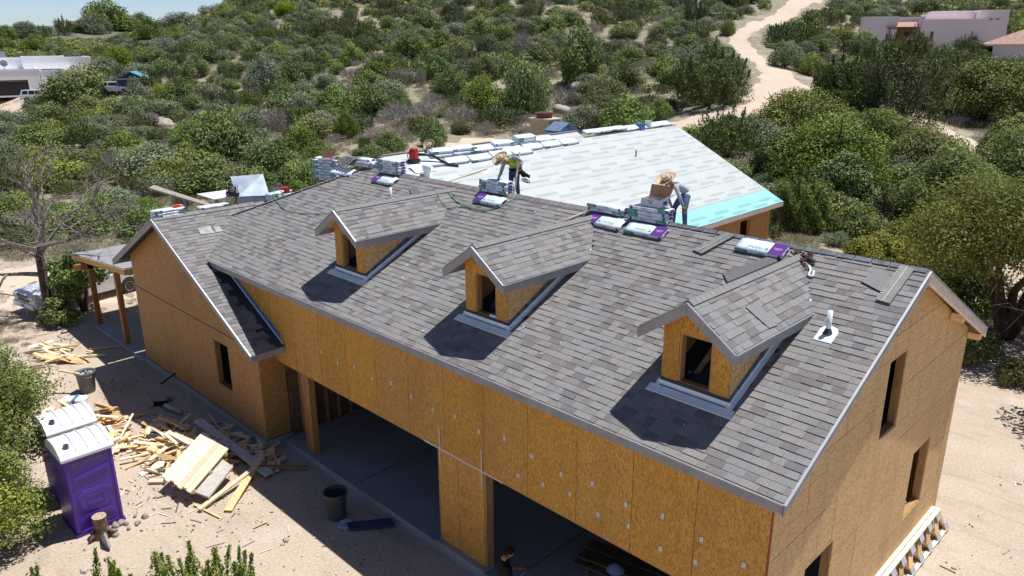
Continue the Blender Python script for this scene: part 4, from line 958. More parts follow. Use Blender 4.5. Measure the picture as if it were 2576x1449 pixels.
tag(part('air_hose', MB().tube([(p.x, p.y, hz(p.x, p.y)+.055) for p in smooth([(x, y, 0) for x, y in hp], 6)], .011, 6), M("green_hose", (.10, .36, .28), .4, var=.1), None, True), "thin green air hose looping across the main roof", "hose")
hp2 = [(-12.05, 3.98), (-11.85, 3.75), (-11.6, 3.55), (-11.2, 3.52), (-10.7, 3.7), (-10.2, 3.62), (-9.8, 3.75), (-9.62, 4.1)]
tag(part('power_cord', MB().tube([(p.x, p.y, hz(p.x, p.y)+.05) for p in smooth([(x, y, 0) for x, y in hp2], 6)], .007, 6), FELT, None, True), "thin dark cord beside the green hose above the left dormer", "cord")
tag(part('thin_cord', MB().tube(smooth([(-4.86, 4.75, 7.75), (-4.80, 4.78, 7.4), (-4.72, 4.7, 7.22)], 6), .006, 5), FELT, None), "thin cord hanging between the crouching worker's legs", "cord")
# harness heap
t = empty('safety_harness', (-1.85, 4.1, roofz(4.1)), 0, "brown safety harness in a heap beside the lone bundle", "harness"); rg = random.Random(4)
mb = MB()
for k in range(9):
    c = Vector((-1.92+rg.uniform(-.14, .30), 4.08+rg.uniform(-.10, .22), 0)); pts = []
    for a in range(7): q = c+Vector((rg.uniform(-.10, .10), rg.uniform(-.07, .07), 0)); pts.append((q.x, q.y, roofz(q.y)+rg.uniform(.045, .10)))
    mb.tube(smooth(pts, 3), .016, 5)
part('webbing', mb, M("brown_webbing", (.10, .045, .035), .8, var=.3), t)['kind'] = 'stuff'
mb = MB(); mb.tube(smooth([(-1.60, 4.0, roofz(4.0)+.06), (-1.52, 3.9, roofz(3.9)+.07), (-1.50, 3.80, roofz(3.8)+.05), (-1.42, 3.78, roofz(3.78)+.06), (-1.46, 3.9, roofz(3.9)+.06)], 4), .02, 6); part('rope_hook', mb, FLASH, t, True)
# patch of pale tape on left wing roof and dormer
def on_plane(name, pts, nrm, mat, label, cat): return tag(part(name, MB().prism([Vector(p)+Vector(nrm)*.035 for p in pts], Vector(nrm)*.006), mat, None), label, cat)
PLAS = M("clear_film", (.40, .42, .42), .2, var=.2)
wn = Vector((.5, 0, 1)).normalized(); wp = lambda x, y: (x, y, wing_z(x))
on_plane('film_scrap', [wp(-18.9, .05), wp(-18.62, .02), wp(-18.58, .42), wp(-18.88, .45)], wn, PLAS, "pale plastic film scrap on the left wing roof", "film scrap")
on_plane('film_scrap', [wp(-18.86, .52), wp(-18.60, .50), wp(-18.6, .72), wp(-18.84, .70)], wn, PLAS, "smaller pale film scrap beside the larger one on the left wing roof", "film scrap")
dn = Vector((MD, 0, 1)).normalized(); dp = lambda x, y: (x, y, 7.16-MD*(x+1.90))
on_plane('loose_shingle', [dp(-1.52, 1.52), dp(-1.12, 1.60), dp(-1.10, 1.86), dp(-1.50, 1.86)], dn, SH[4], "loose pale shingle with blue strip lying on the right dormer roof", "shingle piece")
# small litter flecks on roof
mb = MB(); rg = random.Random(12)
for k in range(26):
    x, y = rg.uniform(-16, -.2), rg.uniform(.0, 4.2); p = Vector((x, y, roofz(y)))+NRM*.045; mb.box(p, (rg.uniform(.015, .05), rg.uniform(.01, .03), .004), Matrix.Rotation(TA, 3, 'X') @ Matrix.Rotation(rg.random()*3, 3, 'Z'))
tag(part('paper_flecks', mb, TWHITE, None), kind='stuff')

# ---- people ----------------------------------------------------------
def skin_mesh(name, chains, mat, parent, root, sub=2):
    """chains: list of lists of (point, radius); shared points merge"""
    V = []; Rr = []; E = []; ix = {}
    for ch in chains:
        pr = None
        for p, r in ch:
            key = tuple(round(a, 4) for a in p)
            if key not in ix: ix[key] = len(V); V.append(p); Rr.append(r if hasattr(r, '__len__') else (r, r))
            if pr is not None and pr != ix[key]: E.append((pr, ix[key]))
            pr = ix[key]
    me = bpy.data.meshes.new(name); me.from_pydata([tuple(v) for v in V], E, []); o = bpy.data.objects.new(name, me); COL.objects.link(o)
    o.modifiers.new('skin', 'SKIN')
    if not me.skin_vertices: me.attributes.new('skin', 'FLOAT', 'POINT')
    sv = me.skin_vertices[0].data
    for i, r in enumerate(Rr): sv[i].radius = r
    rk = tuple(round(a, 4) for a in root); sv[ix[rk]].use_root = True
    s = o.modifiers.new('sub', 'SUBSURF'); s.levels = sub; s.render_levels = sub
    dg = bpy.context.evaluated_depsgraph_get(); m2 = bpy.data.meshes.new_from_object(o.evaluated_get(dg)); bpy.data.objects.remove(o)
    m2.name = name; m2.materials.clear(); m2.materials.append(mat); m2.polygons.foreach_set('use_smooth', [True]*len(m2.polygons))
    q = obj(name, m2, parent); q.location = -parent.location; return q
def cloth(name, c, c2=None, sc=20):
    n = NT(name); v = n.coord(); f = n.noise(v, sc, 4, .6, .5); n.col(n.ramp(f, [(.3, c2 or tuple(x*.7 for x in c)), (.65, c)])); n.bump(f, .7, .02); return n.fin(.9, spec=.2)
SKIN = cloth("skin", (.42, .20, .12), (.34, .15, .09), 8); JEAN = cloth("denim", (.06, .10, .20), (.035, .06, .13)); JEANL = cloth("faded_denim", (.13, .20, .33), (.07, .11, .21)); SHIRT = cloth("grey_blue_shirt", (.34, .37, .45), (.24, .27, .35)); SHIRTW = cloth("pale_shirt", (.50, .52, .57), (.36, .39, .46)); BLK = cloth("black_cloth", (.02, .02, .022)); HIVIS = cloth("hi_vis_yellow", (.42, .68, .02), (.34, .56, .02)); REFL = cloth("reflective_grey", (.36, .38, .40)); GLOVE = cloth("olive_glove", (.16, .15, .06)); HAIR = cloth("dark_hair", (.02, .015, .012)); LEATH = cloth("black_leather", (.025, .02, .022)); BOOT = cloth("brown_boot", (.10, .06, .035))
V3 = Vector
def lerp(a, b, t): return Vector(a).lerp(Vector(b), t)
def hand(name, wr, tip, side, mat, parent, s=1.0):
    """palm plus five bent fingers; wr wrist, tip direction point"""
    wr, tip = V3(wr), V3(tip); d = (tip-wr).normalized(); x = V3(side).normalized(); x = (x-d*x.dot(d)).normalized(); n_ = d.cross(x)
    palm = wr+d*.045*s; kn = wr+d*.085*s; ch = [[(wr-d*.02, (.024*s, .02*s)), (palm, (.036*s, .016*s)), (kn, (.034*s, .014*s))]]
    L = (.062, .072, .066, .052)
    for i in range(4):
        b = kn+x*(.026-.0175*i)*s; p0 = palm+x*(.018-.012*i)*s; c1 = b+d*L[i]*.5*s+n_*.012*s; c2 = b+d*L[i]*.8*s+n_*.034*s
        ch.append([(palm, (.036*s, .016*s)), (b, .0105*s), (c1, .0095*s), (c2, .008*s)])
    t0 = wr+d*.035*s+x*.03*s; ch.append([(palm, (.036*s, .016*s)), (t0, .013*s), (t0+d*.03*s+x*.016*s+n_*.01*s, .0105*s), (t0+d*.055*s+x*.012*s+n_*.02*s, .0085*s)])
    return skin_mesh(name, ch, mat, parent, palm, 1)
def head(c, fwd, up, parent, hair=None, bare=False):
    """one continuous head with nose, brow, ears and neck stub"""
    fwd = V3(fwd).normalized(); up = V3(up); up = (up-fwd*up.dot(fwd)).normalized(); rt = fwd.cross(up); c = V3(c); N_ = 20; Mr = 16; vs = []
    for j in range(Mr+1):
        ph = PI*j/Mr
        for k in range(N_):
            th = 2*PI*k/N_; x = math.sin(ph)*math.sin(th); y = math.sin(ph)*math.cos(th); z = math.cos(ph)
            rx, ry, rz_ = .076, .096, .118; f = 1.0
            if z < 0: f = 1+.16*z*(1 if y > 0 else 1.5)
            X, Y, Z_ = x*rx*f, y*ry*f, z*rz_
            if y > .75 and -.35 < z < .12: Y += .022*max(0, 1-abs(x)*5)*(1-abs(z+.15)*2)   # nose
            if y > .6 and -.02 < z < .18 and .2 < abs(x) < .55: Y -= .010                   # eye sockets
            if abs(x) > .9 and -.25 < z < .15: X *= 1.14                                     # ears
            if y > .8 and -.62 < z < -.45: Y += .006
            vs.append(c+rt*X+fwd*Y+up*Z_)
    fs = [(j*N_+k, j*N_+(k+1) % N_, (j+1)*N_+(k+1) % N_, (j+1)*N_+k) for j in range(Mr) for k in range(N_)]
    mb = MB().add(vs, fs); mb.tube([c-up*.07-fwd*.01, c-up*.17-fwd*.035], [.058, .062], 12)
    o = part('head', mb, SKIN, parent, True)
    if hair:
        vs = []
        for j in range(9):
            ph = PI*.62*j/8
            for k in range(N_):
                th = 2*PI*k/N_; x = math.sin(ph)*math.sin(th); y = math.sin(ph)*math.cos(th); z = math.cos(ph); lim = 1
                rr_ = 1.09+.03*math.sin(k*2.3+j)
                if y > .35 and z < .45: rr_ = .93
                vs.append(c+rt*x*.076*rr_+fwd*y*.096*rr_+up*z*.118*rr_)
        fs = [(j*N_+k, j*N_+(k+1) % N_, (j+1)*N_+(k+1) % N_, (j+1)*N_+k) for j in range(8) for k in range(N_)]
        part('hair', MB().add(vs, fs), HAIR, parent, True)
    return o
DV = F_*.30    # the workers stand just behind the ridge
def person(J, label, shirt, jean, vest=False, glove=None):
    J = {k: V3(v)+DV for k, v in J.items()}
    base = (J['toeL']+J['toeR'])/2; t = empty('person', (base.x, base.y, roofz(base.y)), 0, label, 'person')
    for s in ('L', 'R'):
        J['an'+s] = J['an'+s]+V3((0, 0, -.02)); J['toe'+s] = J['toe'+s]+V3((0, 0, -.03))
        gz = roofz(J['an'+s].y)+.10
        J['an'+s].z = min(J['an'+s].z, gz) if J['an'+s].z > gz else gz
        J['toe'+s].z = roofz(J['toe'+s].y)+.055
    P, B, Ch, Nk = J['pelvis'], J['belly'], J['chest'], J['neck']
    body = [[(P, (.12, .11)), (B, (.125, .105)), (Ch, (.15, .115)), (lerp(Ch, Nk, .75), (.09, .08))]]
    for s in ('L', 'R'): body.append([(Ch, (.15, .115)), (J['sh'+s], .062), (lerp(J['sh'+s], J['el'+s], .5), .052), (J['el'+s], .045), (lerp(J['el'+s], J['wr'+s], .6), .038), (J['wr'+s], .034)])
    skin_mesh('shirt', body, shirt, t, P)
    legs = []
    for s in ('L', 'R'): legs.append([(P-V3((0, 0, .02)), (.115, .10)), (J['hip'+s]-V3((0, 0, .06)), .088), (lerp(J['hip'+s], J['kn'+s], .6), .076), (J['kn'+s], .062), (lerp(J['kn'+s], J['an'+s], .4), .062), (J['an'+s], .052)])
    skin_mesh('trousers', legs, jean, t, P-V3((0, 0, .02)))
    for s in ('L', 'R'):
        skin_mesh('boot', [[(J['an'+s]+V3((0, 0, .03)), .045), (J['an'+s]-V3((0, 0, .03)), .05), (J['toe'+s], (.045, .035))]], BOOT, t, J['an'+s]+V3((0, 0, .03)), 1)
        hand('hand' if glove is None else 'glove', J['wr'+s], J['ha'+s], R_ if s == 'R' else -R_, glove or SKIN, t, 1.15)
    fw = (J['head']-Nk).normalized(); look = (V3((0, 0, -1))*.75+fw*.5).normalized()
    head(J['head'], look, fw+V3((0, 0, .35)), t)
    up = (fw*.72+V3((0, 0, .75))).normalized()
    R = up.to_track_quat('Z', 'Y').to_euler()
    h = straw_hat('straw_hat', J['head']+up*.055-t.location, R, None, t, 1.08)
    return t, J
m2 = {'head': (-4.982, 4.477, 8.207), 'neck': (-4.927, 4.684, 8.118), 'chest': (-4.891, 4.81, 8.086), 'belly': (-4.834, 4.93, 7.997), 'pelvis': (-4.81, 4.957, 7.906),
 'shL': (-5.066, 4.787, 8.042), 'elL': (-5.074, 4.655, 7.822), 'wrL': (-4.921, 4.583, 7.652), 'haL': (-4.889, 4.593, 7.604), 'shR': (-4.829, 4.574, 8.085), 'elR': (-4.701, 4.539, 7.888), 'wrR': (-4.654, 4.613, 7.685), 'haR': (-4.631, 4.624, 7.597),
 'hipL': (-4.903, 4.952, 7.859), 'knL': (-4.949, 4.742, 7.573), 'anL': (-4.934, 4.696, 7.276), 'toeL': (-4.88, 4.569, 7.203), 'hipR': (-4.736, 4.878, 7.896), 'knR': (-4.679, 4.739, 7.562), 'anR': (-4.649, 4.747, 7.251), 'toeR': (-4.541, 4.655, 7.203)}
person(m2, "worker in straw hat and pale grey shirt bending forward beside the open cardboard box", SHIRTW, JEANL)
m1 = {'head': (-10.013, 4.403, 8.168), 'neck': (-9.988, 4.587, 8.193), 'chest': (-9.968, 4.731, 8.138), 'belly': (-9.902, 4.769, 8.013), 'pelvis': (-9.897, 4.733, 7.89),
 'shL': (-10.11, 4.557, 8.068), 'elL': (-10.071, 4.411, 7.824), 'wrL': (-10.052, 4.287, 7.671), 'haL': (-10.042, 4.269, 7.61), 'shR': (-9.782, 4.664, 8.237), 'elR': (-9.629, 4.762, 8.116), 'wrR': (-9.571, 4.642, 8.051), 'haR': (-9.571, 4.62, 8.001),
 'hipL': (-9.979, 4.709, 7.852), 'knL': (-9.885, 4.599, 7.566), 'anL': (-9.819, 4.606, 7.273), 'toeL': (-9.773, 4.499, 7.197), 'hipR': (-9.81, 4.736, 7.867), 'knR': (-9.695, 4.633, 7.585), 'anR': (-9.647, 4.628, 7.271), 'toeR': (-9.589, 4.538, 7.205)}
w1, J1 = person(m1, "worker in straw hat and yellow safety vest stooping over a bundle stack", SHIRT, JEAN, True, GLOVE)
P, B, Ch = J1['pelvis'], J1['belly'], J1['chest']
skin_mesh('safety_vest', [[(lerp(P, B, .25), (.15, .14)), (B, (.158, .145)), (lerp(B, Ch, .8), (.178, .15)), (lerp(Ch, J1['neck'], .35), (.12, .11))], [(lerp(B, Ch, .8), (.178, .15)), (lerp(Ch, J1['shL'], .6), (.098, .098))], [(lerp(B, Ch, .8), (.178, .15)), (lerp(Ch, J1['shR'], .55), (.095, .095))]], HIVIS, w1, lerp(P, B, .25))
mb = MB()
for q, r in ((lerp(B, Ch, .15), .162), (lerp(P, B, .55), .158)):
    d = (Ch-P).normalized(); x = d.orthogonal().normalized(); y = d.cross(x); ring = [q+(x*math.cos(a)*r+y*math.sin(a)*r*.88) for a in np.linspace(0, 2*PI, 17)]
    for a, b_ in zip(ring[:-1], ring[1:]): mb.beam(a, b_, .012, .04, up=d)
part('reflective_band', mb, REFL, w1)
part('tool_belt', MB().tube([P-V3((0, 0, -.03)), P-V3((0, 0, .02))], .147, 16), LEATH, w1, True)
t = empty('tool_bag', (-9.45, 5.15, 7.5), 0, "black leather tool bag with straps hanging at the vested worker's hip", "tool bag")
bc = V3((-9.656, 4.806, 7.781))+DV
skin_mesh('pouch', [[(bc+V3((-.06, -.05, .14)), (.05, .06)), (bc, (.085, .07)), (bc+V3((.03, .03, -.08)), (.08, .06))], [(bc, (.085, .07)), (bc+V3((.10, .10, -.03)), (.05, .05)), (bc+V3((.13, .13, -.09)), (.03, .03))]], LEATH, t, bc)
mb = MB(); 
for k in range(4): mb.tube(smooth([bc+V3((.02*k-.02, .02*k-.02, -.1)), bc+V3((.05*k, .03*k, -.17)), bc+V3((.09+.02*k, .08, -.22))], 4), .012, 5)
part('strap', mb, LEATH, t); mb = MB(); mb.tube([bc+V3((.1, .08, .02)), bc+V3((.16, .14, -.02))], .02, 8); part('tape_measure', mb, FLASH, t)
tag(part('wood_lath', MB().beam(V3((-9.733, 4.772, 8.366))+DV, V3((-9.62, 4.43, 7.22))+DV, .045, .022, up=(1, 0, 0)), PINEP, None), "long pale lath held upright by the worker in the yellow vest", "lath")
tag(part('utility_knife', MB().tube([J1['haL'], J1['haL']+V3((.02, -.03, -.10))], [.012, .006], 6), LEATH, None), "short knife in the hand of the stooping vested worker", "knife")
# third person in the garage shade
base = V3((-4.88, -.62, 0)); t = empty('person', base, 0, "dark-haired person in black T-shirt standing in the garage shade holding a phone", "person")
fwd = V3((.55, .75, 0)).normalized(); lf = V3((-fwd.y, fwd.x, 0)); Z = V3((0, 0, 1))
q = lambda f, l, z: base+fwd*f+lf*l+Z*z
Pv = q(0, 0, .92); Cs = q(.01, 0, 1.28)
skin_mesh('shirt', [[(Pv, (.16, .12)), (q(0, 0, 1.1), (.155, .12)), (Cs, (.185, .125)), (q(.0, 0, 1.44), (.085, .08))], [(Cs, (.185, .125)), (q(.0, .19, 1.39), .07), (q(.02, .24, 1.25), .06)], [(Cs, (.185, .125)), (q(.0, -.19, 1.39), .07), (q(.04, -.24, 1.25), .06)]], BLK, t, Pv)
skin_mesh('arm', [[(q(.02, -.23, 1.27), .045), (q(.05, -.26, 1.12), .042), (q(.2, -.2, 1.12), .036), (q(.32, -.1, 1.18), .03)]], SKIN, t, q(.02, -.23, 1.27)); skin_mesh('arm', [[(q(.02, .23, 1.27), .045), (q(.05, .26, 1.12), .042), (q(.2, .18, 1.12), .036), (q(.32, .06, 1.18), .03)]], SKIN, t, q(.02, .23, 1.27))
hand('hand', q(.32, -.1, 1.18), q(.42, -.03, 1.22), lf, SKIN, t); hand('hand', q(.32, .06, 1.18), q(.42, 0, 1.22), -lf, SKIN, t)
skin_mesh('trousers', [[(q(0, 0, .93), (.155, .12)), (q(0, s*.09, .8), .095), (q(.02, s*.10, .48), .07), (q(0, s*.11, .10), .05)] for s in (-1, 1)], JEAN, t, q(0, 0, .93))
for s in (-1, 1): skin_mesh('shoe', [[(q(-.03, s*.11, .06), .05), (q(.06, s*.11, .05), .048), (q(.17, s*.12, .04), .038)]], BLK, t, q(-.03, s*.11, .06), 1)
head(q(.07, 0, 1.62), (fwd-Z*.55), Z+fwd*.4, t, True)
tag(part('phone', MB().box(q(.43, -.02, 1.25), (.08, .15, .012), Matrix.Rotation(math.atan2(fwd.y, fwd.x), 3, 'Z') @ Matrix.Rotation(-.6, 3, 'Y')), bpy.data.materials['black_enamel'], None), "dark phone in the hands of the person in the garage shade", "phone")
tag(part('blue_cloth', MB().lathe([(.001, .12), (.10, .10), (.16, .0), (.12, -.1)], (-5.25, -.30, 1.45), 12), cloth("blue_rag", (.16, .22, .42)), None, True), "pale blue cloth on the pier edge behind the person in black", "cloth") if False else None
# ---- garage contents ---------------------------------------------------
t = empty('sawhorse_table', (-4.0, 1.9, .2), .2, "wooden lumber stack inside the right garage bay with a pale cloth on it", "lumber stack")
for i in range(5): lp('board', MB().bx(-.9, 1.4, -.4+i*.19, -.24+i*.19, .16+.04*(i % 2), .20+.04*(i % 2)), DARKM, t)  # boards darkened in colour for the shade of the bay
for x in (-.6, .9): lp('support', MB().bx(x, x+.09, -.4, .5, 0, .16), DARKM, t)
tag(part('crumpled_cloth', MB().lathe([(.001, .14), (.08, .12), (.17, .04), (.2, 0)], (-3.95, 1.7, .45), 9), cloth("pale_blue_cloth", (.40, .45, .70)), None, True), "crumpled pale blue cloth on the lumber in the right garage bay", "cloth")

# ---- portable toilets --------------------------------------------------
PUR = M("purple_plastic", (.10, .03, .38), .38, var=.12, scale=2, spec=.5); PWH = M("white_plastic_roof", (.70, .70, .72), .35, var=.05, spec=.5); PGR = M("grey_vent_slots", (.16, .15, .22), .6)
def toilet(p, rz, label):
    t = empty('portable_toilet', p, rz, label, 'portable toilet', 'portable toilets side by side')
    hw, hd, H = .52, .56, 2.02
    bevel(lp('cabin', MB().bx(-hw, hw, -hd, hd, .06, H), PUR, t), .03, 2); lp('base_skid', MB().bx(-hw-.02, hw+.02, -hd-.02, hd+.02, 0, .07), PUR, t)
    # the face turned to the yard: y = -hd, raised ribs and recessed panel
    y = -hd
    mb = MB()
    for x in (-hw+.05, hw-.05): mb.bx(x-.022, x+.022, y-.022, y, .1, H-.02)
    mb.bx(-hw+.03, hw-.03, y-.022, y, .08, .13); lp('corner_rib', mb, PUR, t)
    for (z, dip, s) in ((1.62, .08, 1), (1.13, .12, 1), (.52, .12, 1)):
        m1 = MB(); pts = [(-.38, z-dip), (-.26, z), (.26, z), (.38, z-dip)] if z != 1.62 else [(-.40, z-.10), (-.24, z-.08), (.24, z-.0), (.38, z+.03)]
        for a, b_ in zip(pts[:-1], pts[1:]): m1.prism([(a[0], y, a[1]), (b_[0], y, b_[1]), (b_[0], y, b_[1]-.10), (a[0], y, a[1]-.10)], (0, -.028, 0))
        lp('moulded_rib', m1, PUR, t)
    m1 = MB(); m1.prism([(-.34, y, .72), (-.22, y, .60), (.22, y, .60), (.34, y, .72), (.34, y, .98), (.22, y, 1.06), (-.22, y, 1.06), (-.34, y, .98)], (0, -.02, 0)); lp('moulded_panel', m1, PUR, t)
    m1 = MB()
    for a in ((-.19, .19, .76, .785), (-.19, .19, .955, .98), (-.19, -.165, .785, .955), (.165, .19, .785, .955)): m1.bx(a[0], a[1], y-.034, y-.02, a[2], a[3])
    lp('panel_frame', m1, PUR, t)
    m1 = MB()
    for k in range(14):
        if k in (7,): continue
        x = -.36+k*.052; m1.bx(x, x+.036, y-.012, y-.0005, H-.22, H-.13)
    lp('vent_slots', m1, PGR, t)
    # domed white roof with ribs
    vs = []; ns = 14; fs = []; W = hw+.05
    for iy, yy in enumerate((-W, W)):
        for k in range(ns+1):
            a = k/ns; vs.append((yy, (a*2-1)*(hd+.05), H+.03+.26*math.sin(PI*a)**.6))
    for k in range(ns): fs.append((k, k+1, ns+2+k, ns+1+k))
    b0 = len(vs); vs += [(-W, -hd-.05, H-.03), (-W, hd+.05, H-.03), (W, hd+.05, H-.03), (W, -hd-.05, H-.03)]
    fs += [tuple([b0, b0+1]+list(range(ns, -1, -1))), tuple([b0+3]+list(range(ns+1, 2*ns+2))+[b0+2])[::-1], (b0, 0, ns+1, b0+3), (b0+1, b0+2, 2*ns+1, ns), (b0, b0+3, b0+2, b0+1)]
    r = lp('roof', MB().add(vs, fs), PWH, t)
    return t, W, ns, H, hd
# roof dome runs along the local x axis (crest parallel to y), ribs across
def ribs(t, W, ns, H, hd):
    for yy in (-.20, .04, .28, .48):
        pts = [(yy, (a*2-1)*(hd+.05)*.96, H+.035+.26*math.sin(PI*a)**.6) for a in np.linspace(.06, .94, 12)]
        lp('roof_rib', MB().tube(pts, .022, 6), PWH, t, True)
    lp('vent_stack', MB().lathe([(.06, -.04), (.06, .09), (.05, .09), (.05, -.02)], (-.36, -.38, H+.2), 12), PGR, t)
tt = toilet((-14.50, -5.19, 0), PI/2, "nearer purple portable toilet with white ribbed roof behind the tree stump"); ribs(*tt)
tt = toilet((-16.05, -5.05, 0), PI/2, "farther purple portable toilet, its white roof dappled by the oak"); ribs(*tt)
# ---- stump and stones ----------------------------------------------------
BARK = M("bark", (.17, .115, .08), .9, var=.5, scale=7, bump=.8); ENDG = M("cut_wood", (.46, .36, .26), .8, var=.3, scale=20)
t = empty('tree_stump', (-13.62, -5.28, 0), 0, "cut upright log with pale top standing against the nearer portable toilet", "log")
mb = MB(); mb.lathe([(.001, 0), (.22, 0), (.17, .12), (.155, .3), (.16, .52), (.165, .54)], (0, 0, 0), 14, 0, 1.05, .95); lp('bark', mb, BARK, t, True); lp('cut_face', MB().lathe([(.163, .54), (.10, .545), (.001, .54)], (0, 0, 0), 14, 0, 1.05, .95), ENDG, t)
for k, (x, y) in enumerate(((.12, .13), (-.14, -.08), (.05, -.17))): lp('root_flare', MB().tube([(x*.6, y*.6, .2), (x*1.9, y*1.9, .03)], [.07, .04], 6), BARK, t, True)
def rock_mesh(seed, flat=.7):
    rg = random.Random(seed); N_, M_ = 12, 8; vs = []; ph = [rg.uniform(0, 6) for _ in range(6)]
    for j in range(M_+1):
        for k in range(N_):
            a = PI*j/M_; b = 2*PI*k/N_; x, y, z = math.sin(a)*math.cos(b), math.sin(a)*math.sin(b), math.cos(a)
            r = 1+.18*math.sin(3*x+ph[0])+.14*math.sin(4*y+ph[1])+.12*math.sin(5*z+ph[2]); r = min(r, 1.12+.05*math.sin(9*x+7*y))
            vs.append((x*r, y*r*(.8+.1*math.sin(ph[3])), z*r*flat))
    fs = [(j*N_+k, j*N_+(k+1) % N_, (j+1)*N_+(k+1) % N_, (j+1)*N_+k) for j in range(M_) for k in range(N_)]
    return MB().add(vs, fs).mesh('boulder', ROCK, True)
n = NT("granite"); v = n.coord(); f = n.noise(v, 3, 6, .65); n.col(n.ramp(f, [(.3, (.28, .24, .21)), (.6, (.46, .41, .37)), (.8, (.55, .50, .45))])); n.bump(f, .6, .15); ROCK = n.fin(.9, spec=.2)
ROCKS = [rock_mesh(i, .6+.1*(i % 3)) for i in range(5)]
def rock(i, p, s, label, group=None, name='boulder'):
    o = obj(name, ROCKS[i % 5], None, p, (0, 0, i*1.3), s if hasattr(s, '__len__') else (s, s, s)); tag(o, label, 'boulder' if name == 'boulder' else 'stone', group); return o
rg = random.Random(31)
for k in range(14): rock(k, (-13.75+rg.uniform(-.25, .35), -4.75+rg.uniform(-.35, .5), .03), rg.uniform(.04, .10), "small stone or brick piece in the rubble by the foot of the nearer toilet", "rubble by the toilet", 'stone')
tag(part('paving_slab', MB().box((-13.15, -5.35, .12), (.34, .05, .42), Matrix.Rotation(.9, 3, 'Y')), CONC, None), "grey concrete piece leaning right beside the tree stump", "slab")
# ---- trash cans ---------------------------------------------------------
def can(p, label, c, r=.27, h=.70, lean=0):
    t = empty('trash_can', p, 0, label, 'trash can'); mt = M("can_plastic_%d" % int(c[0]*1000), c, .5, var=.15, scale=4)
    lp('body', MB().lathe([(.001, .0), (r*.78, 0), (r*.80, .03), (r*.98, h-.07), (r*1.07, h-.06), (r*1.09, h), (r*.99, h), (r*.95, h-.1), (r*.76, .04), (.001, .04)], (0, 0, 0), 28), mt, t, True)
    for s in (-1, 1): lp('handle', MB().tube([(s*r*1.02, -.09, h-.10), (s*r*1.28, -.06, h-.12), (s*r*1.28, .06, h-.12), (s*r*1.02, .09, h-.10)], .02, 6), mt, t)
    return t
can((-10.36, -.98, 0), "dark grey open trash can in the shade before the left garage opening", (.06, .07, .075))
t = can((-22.35, -2.85, 0), "grey trash can full of scraps between the lumber piles", (.15, .155, .165), .29, .72)
rg = random.Random(3); mb = MB()
for k in range(9): mb.box((rg.uniform(-.14, .14), rg.uniform(-.14, .14), .62+rg.uniform(-.03, .08)), (rg.uniform(.08, .18), rg.uniform(.05, .14), .03), Matrix.Rotation(rg.random()*3, 3, 'Z') @ Matrix.Rotation(rg.uniform(-.6, .6), 3, 'X'))
tag(part('can_rubbish', MB(), TWHITE, None), kind='stuff') if False else None
o = obj('crumpled_rubbish', mb.mesh('crumpled_rubbish', PLAS), None, (-22.35, -2.85, 0)); tag(o, "white scraps filling the grey trash can", "rubbish")
tag(part('wood_offcut', MB().beam((-22.4, -3.0, .66), (-22.9, -3.45, .78), .09, .04), PINE, None), "board end sticking out of the full grey trash can", "board")
tag(part('bucket_lid', MB().lathe([(.001, .02), (.16, .02), (.165, .03), (.18, .005), (.18, 0)], (-9.94, -1.03, .002), 24), M("pale_blue_lid", (.55, .62, .75), .5), None, True), "round pale bucket lid lying beside the dark trash can", "lid")
tag(part('blue_foam_board', MB().prism([(-9.95, -.72, .02), (-9.42, -.90, .02), (-9.15, .0-.2, .02), (-9.52, -.10-.02, .02)], (0, 0, .05)), M("dark_blue_sheet", (.04, .055, .13), .6, var=.3), None), "dark blue folded sheet lying on the ground before the left garage bay", "sheet") if False else None
tag(part('blue_foam_board', MB().prism([(-9.90, -1.02, .02), (-9.62, -1.12, .02), (-8.95, -.28, .05), (-9.25, -.18, .05)], (0, 0, .05)), M("dark_blue_sheet", (.04, .055, .13), .6, var=.3), None), "dark blue folded sheet lying on the ground before the left garage bay", "sheet")
tag(part('concrete_paver', MB().box((-14.63, -3.05, .03), (.42, .42, .05), Matrix.Rotation(.5, 3, 'Z')), CONC, None), "square grey paver lying right of the nearer toilet", "paver")
tag(part('hose_bib_bar', MB().beam((-20.4, -.80, .12), (-19.9, -.35, .35), .04, .04), LEATH, None), "dark bar leaning on the foundation of the left wing", "bar") if False else None
tag(part('dark_bar', MB().beam((-21.1, -.95, .05), (-20.75, -.56, .42), .04, .05), LEATH, None), "dark bar leaning on the left wing foundation", "bar")
tag(part('pipe_offcut', MB().tube([(-19.25, -1.55, .10), (-18.4, -1.40, .10)], .07, 12), M("grey_pvc", (.45, .47, .50), .4), None, True), "grey pipe offcut in the shade at the top of the scrap heap", "pipe")
tag(part('dark_bottle', MB().tube([(-19.6, -1.75, .10), (-19.35, -1.45, .12)], [.09, .07], 8), LEATH, None, True), "dark bottle beside the grey pipe offcut", "bottle")
tag(part('teal_plastic', MB().lathe([(.001, .12), (.10, .08), (.13, 0)], (-19.75, -1.25, 0), 7, 0, 1.6, .8), M("teal_plastic_mat", (.02, .14, .13), .4), None, True), "teal plastic scrap in the shade near the left wing", "plastic scrap")
tag(part('white_bag', MB().prism([(-21.75, -4.05, .12), (-21.35, -3.35, .12), (-21.0, -3.5, .20), (-21.3, -4.15, .20)], (0, 0, .12)), TWHITE, None), "white and blue plastic sack lying on the left scrap heap", "sack") if False else None
t = empty('plastic_sack', (-21.5, -3.5, .1), .9, "white sack with a blue stripe lying on the left scrap heap", "sack")
bevel(lp('sack', MB().box((0, 0, .10), (.75, .42, .16)), TWHITE, t), .06, 3); lp('blue_stripe', MB().box((.05, 0, .105), (.10, .43, .165)), BLUEW, t)
t = empty('blue_drum', (-20.0, -4.55, .3), 1.0, "blue and white plastic roll lying beside the farther toilet", "plastic roll")
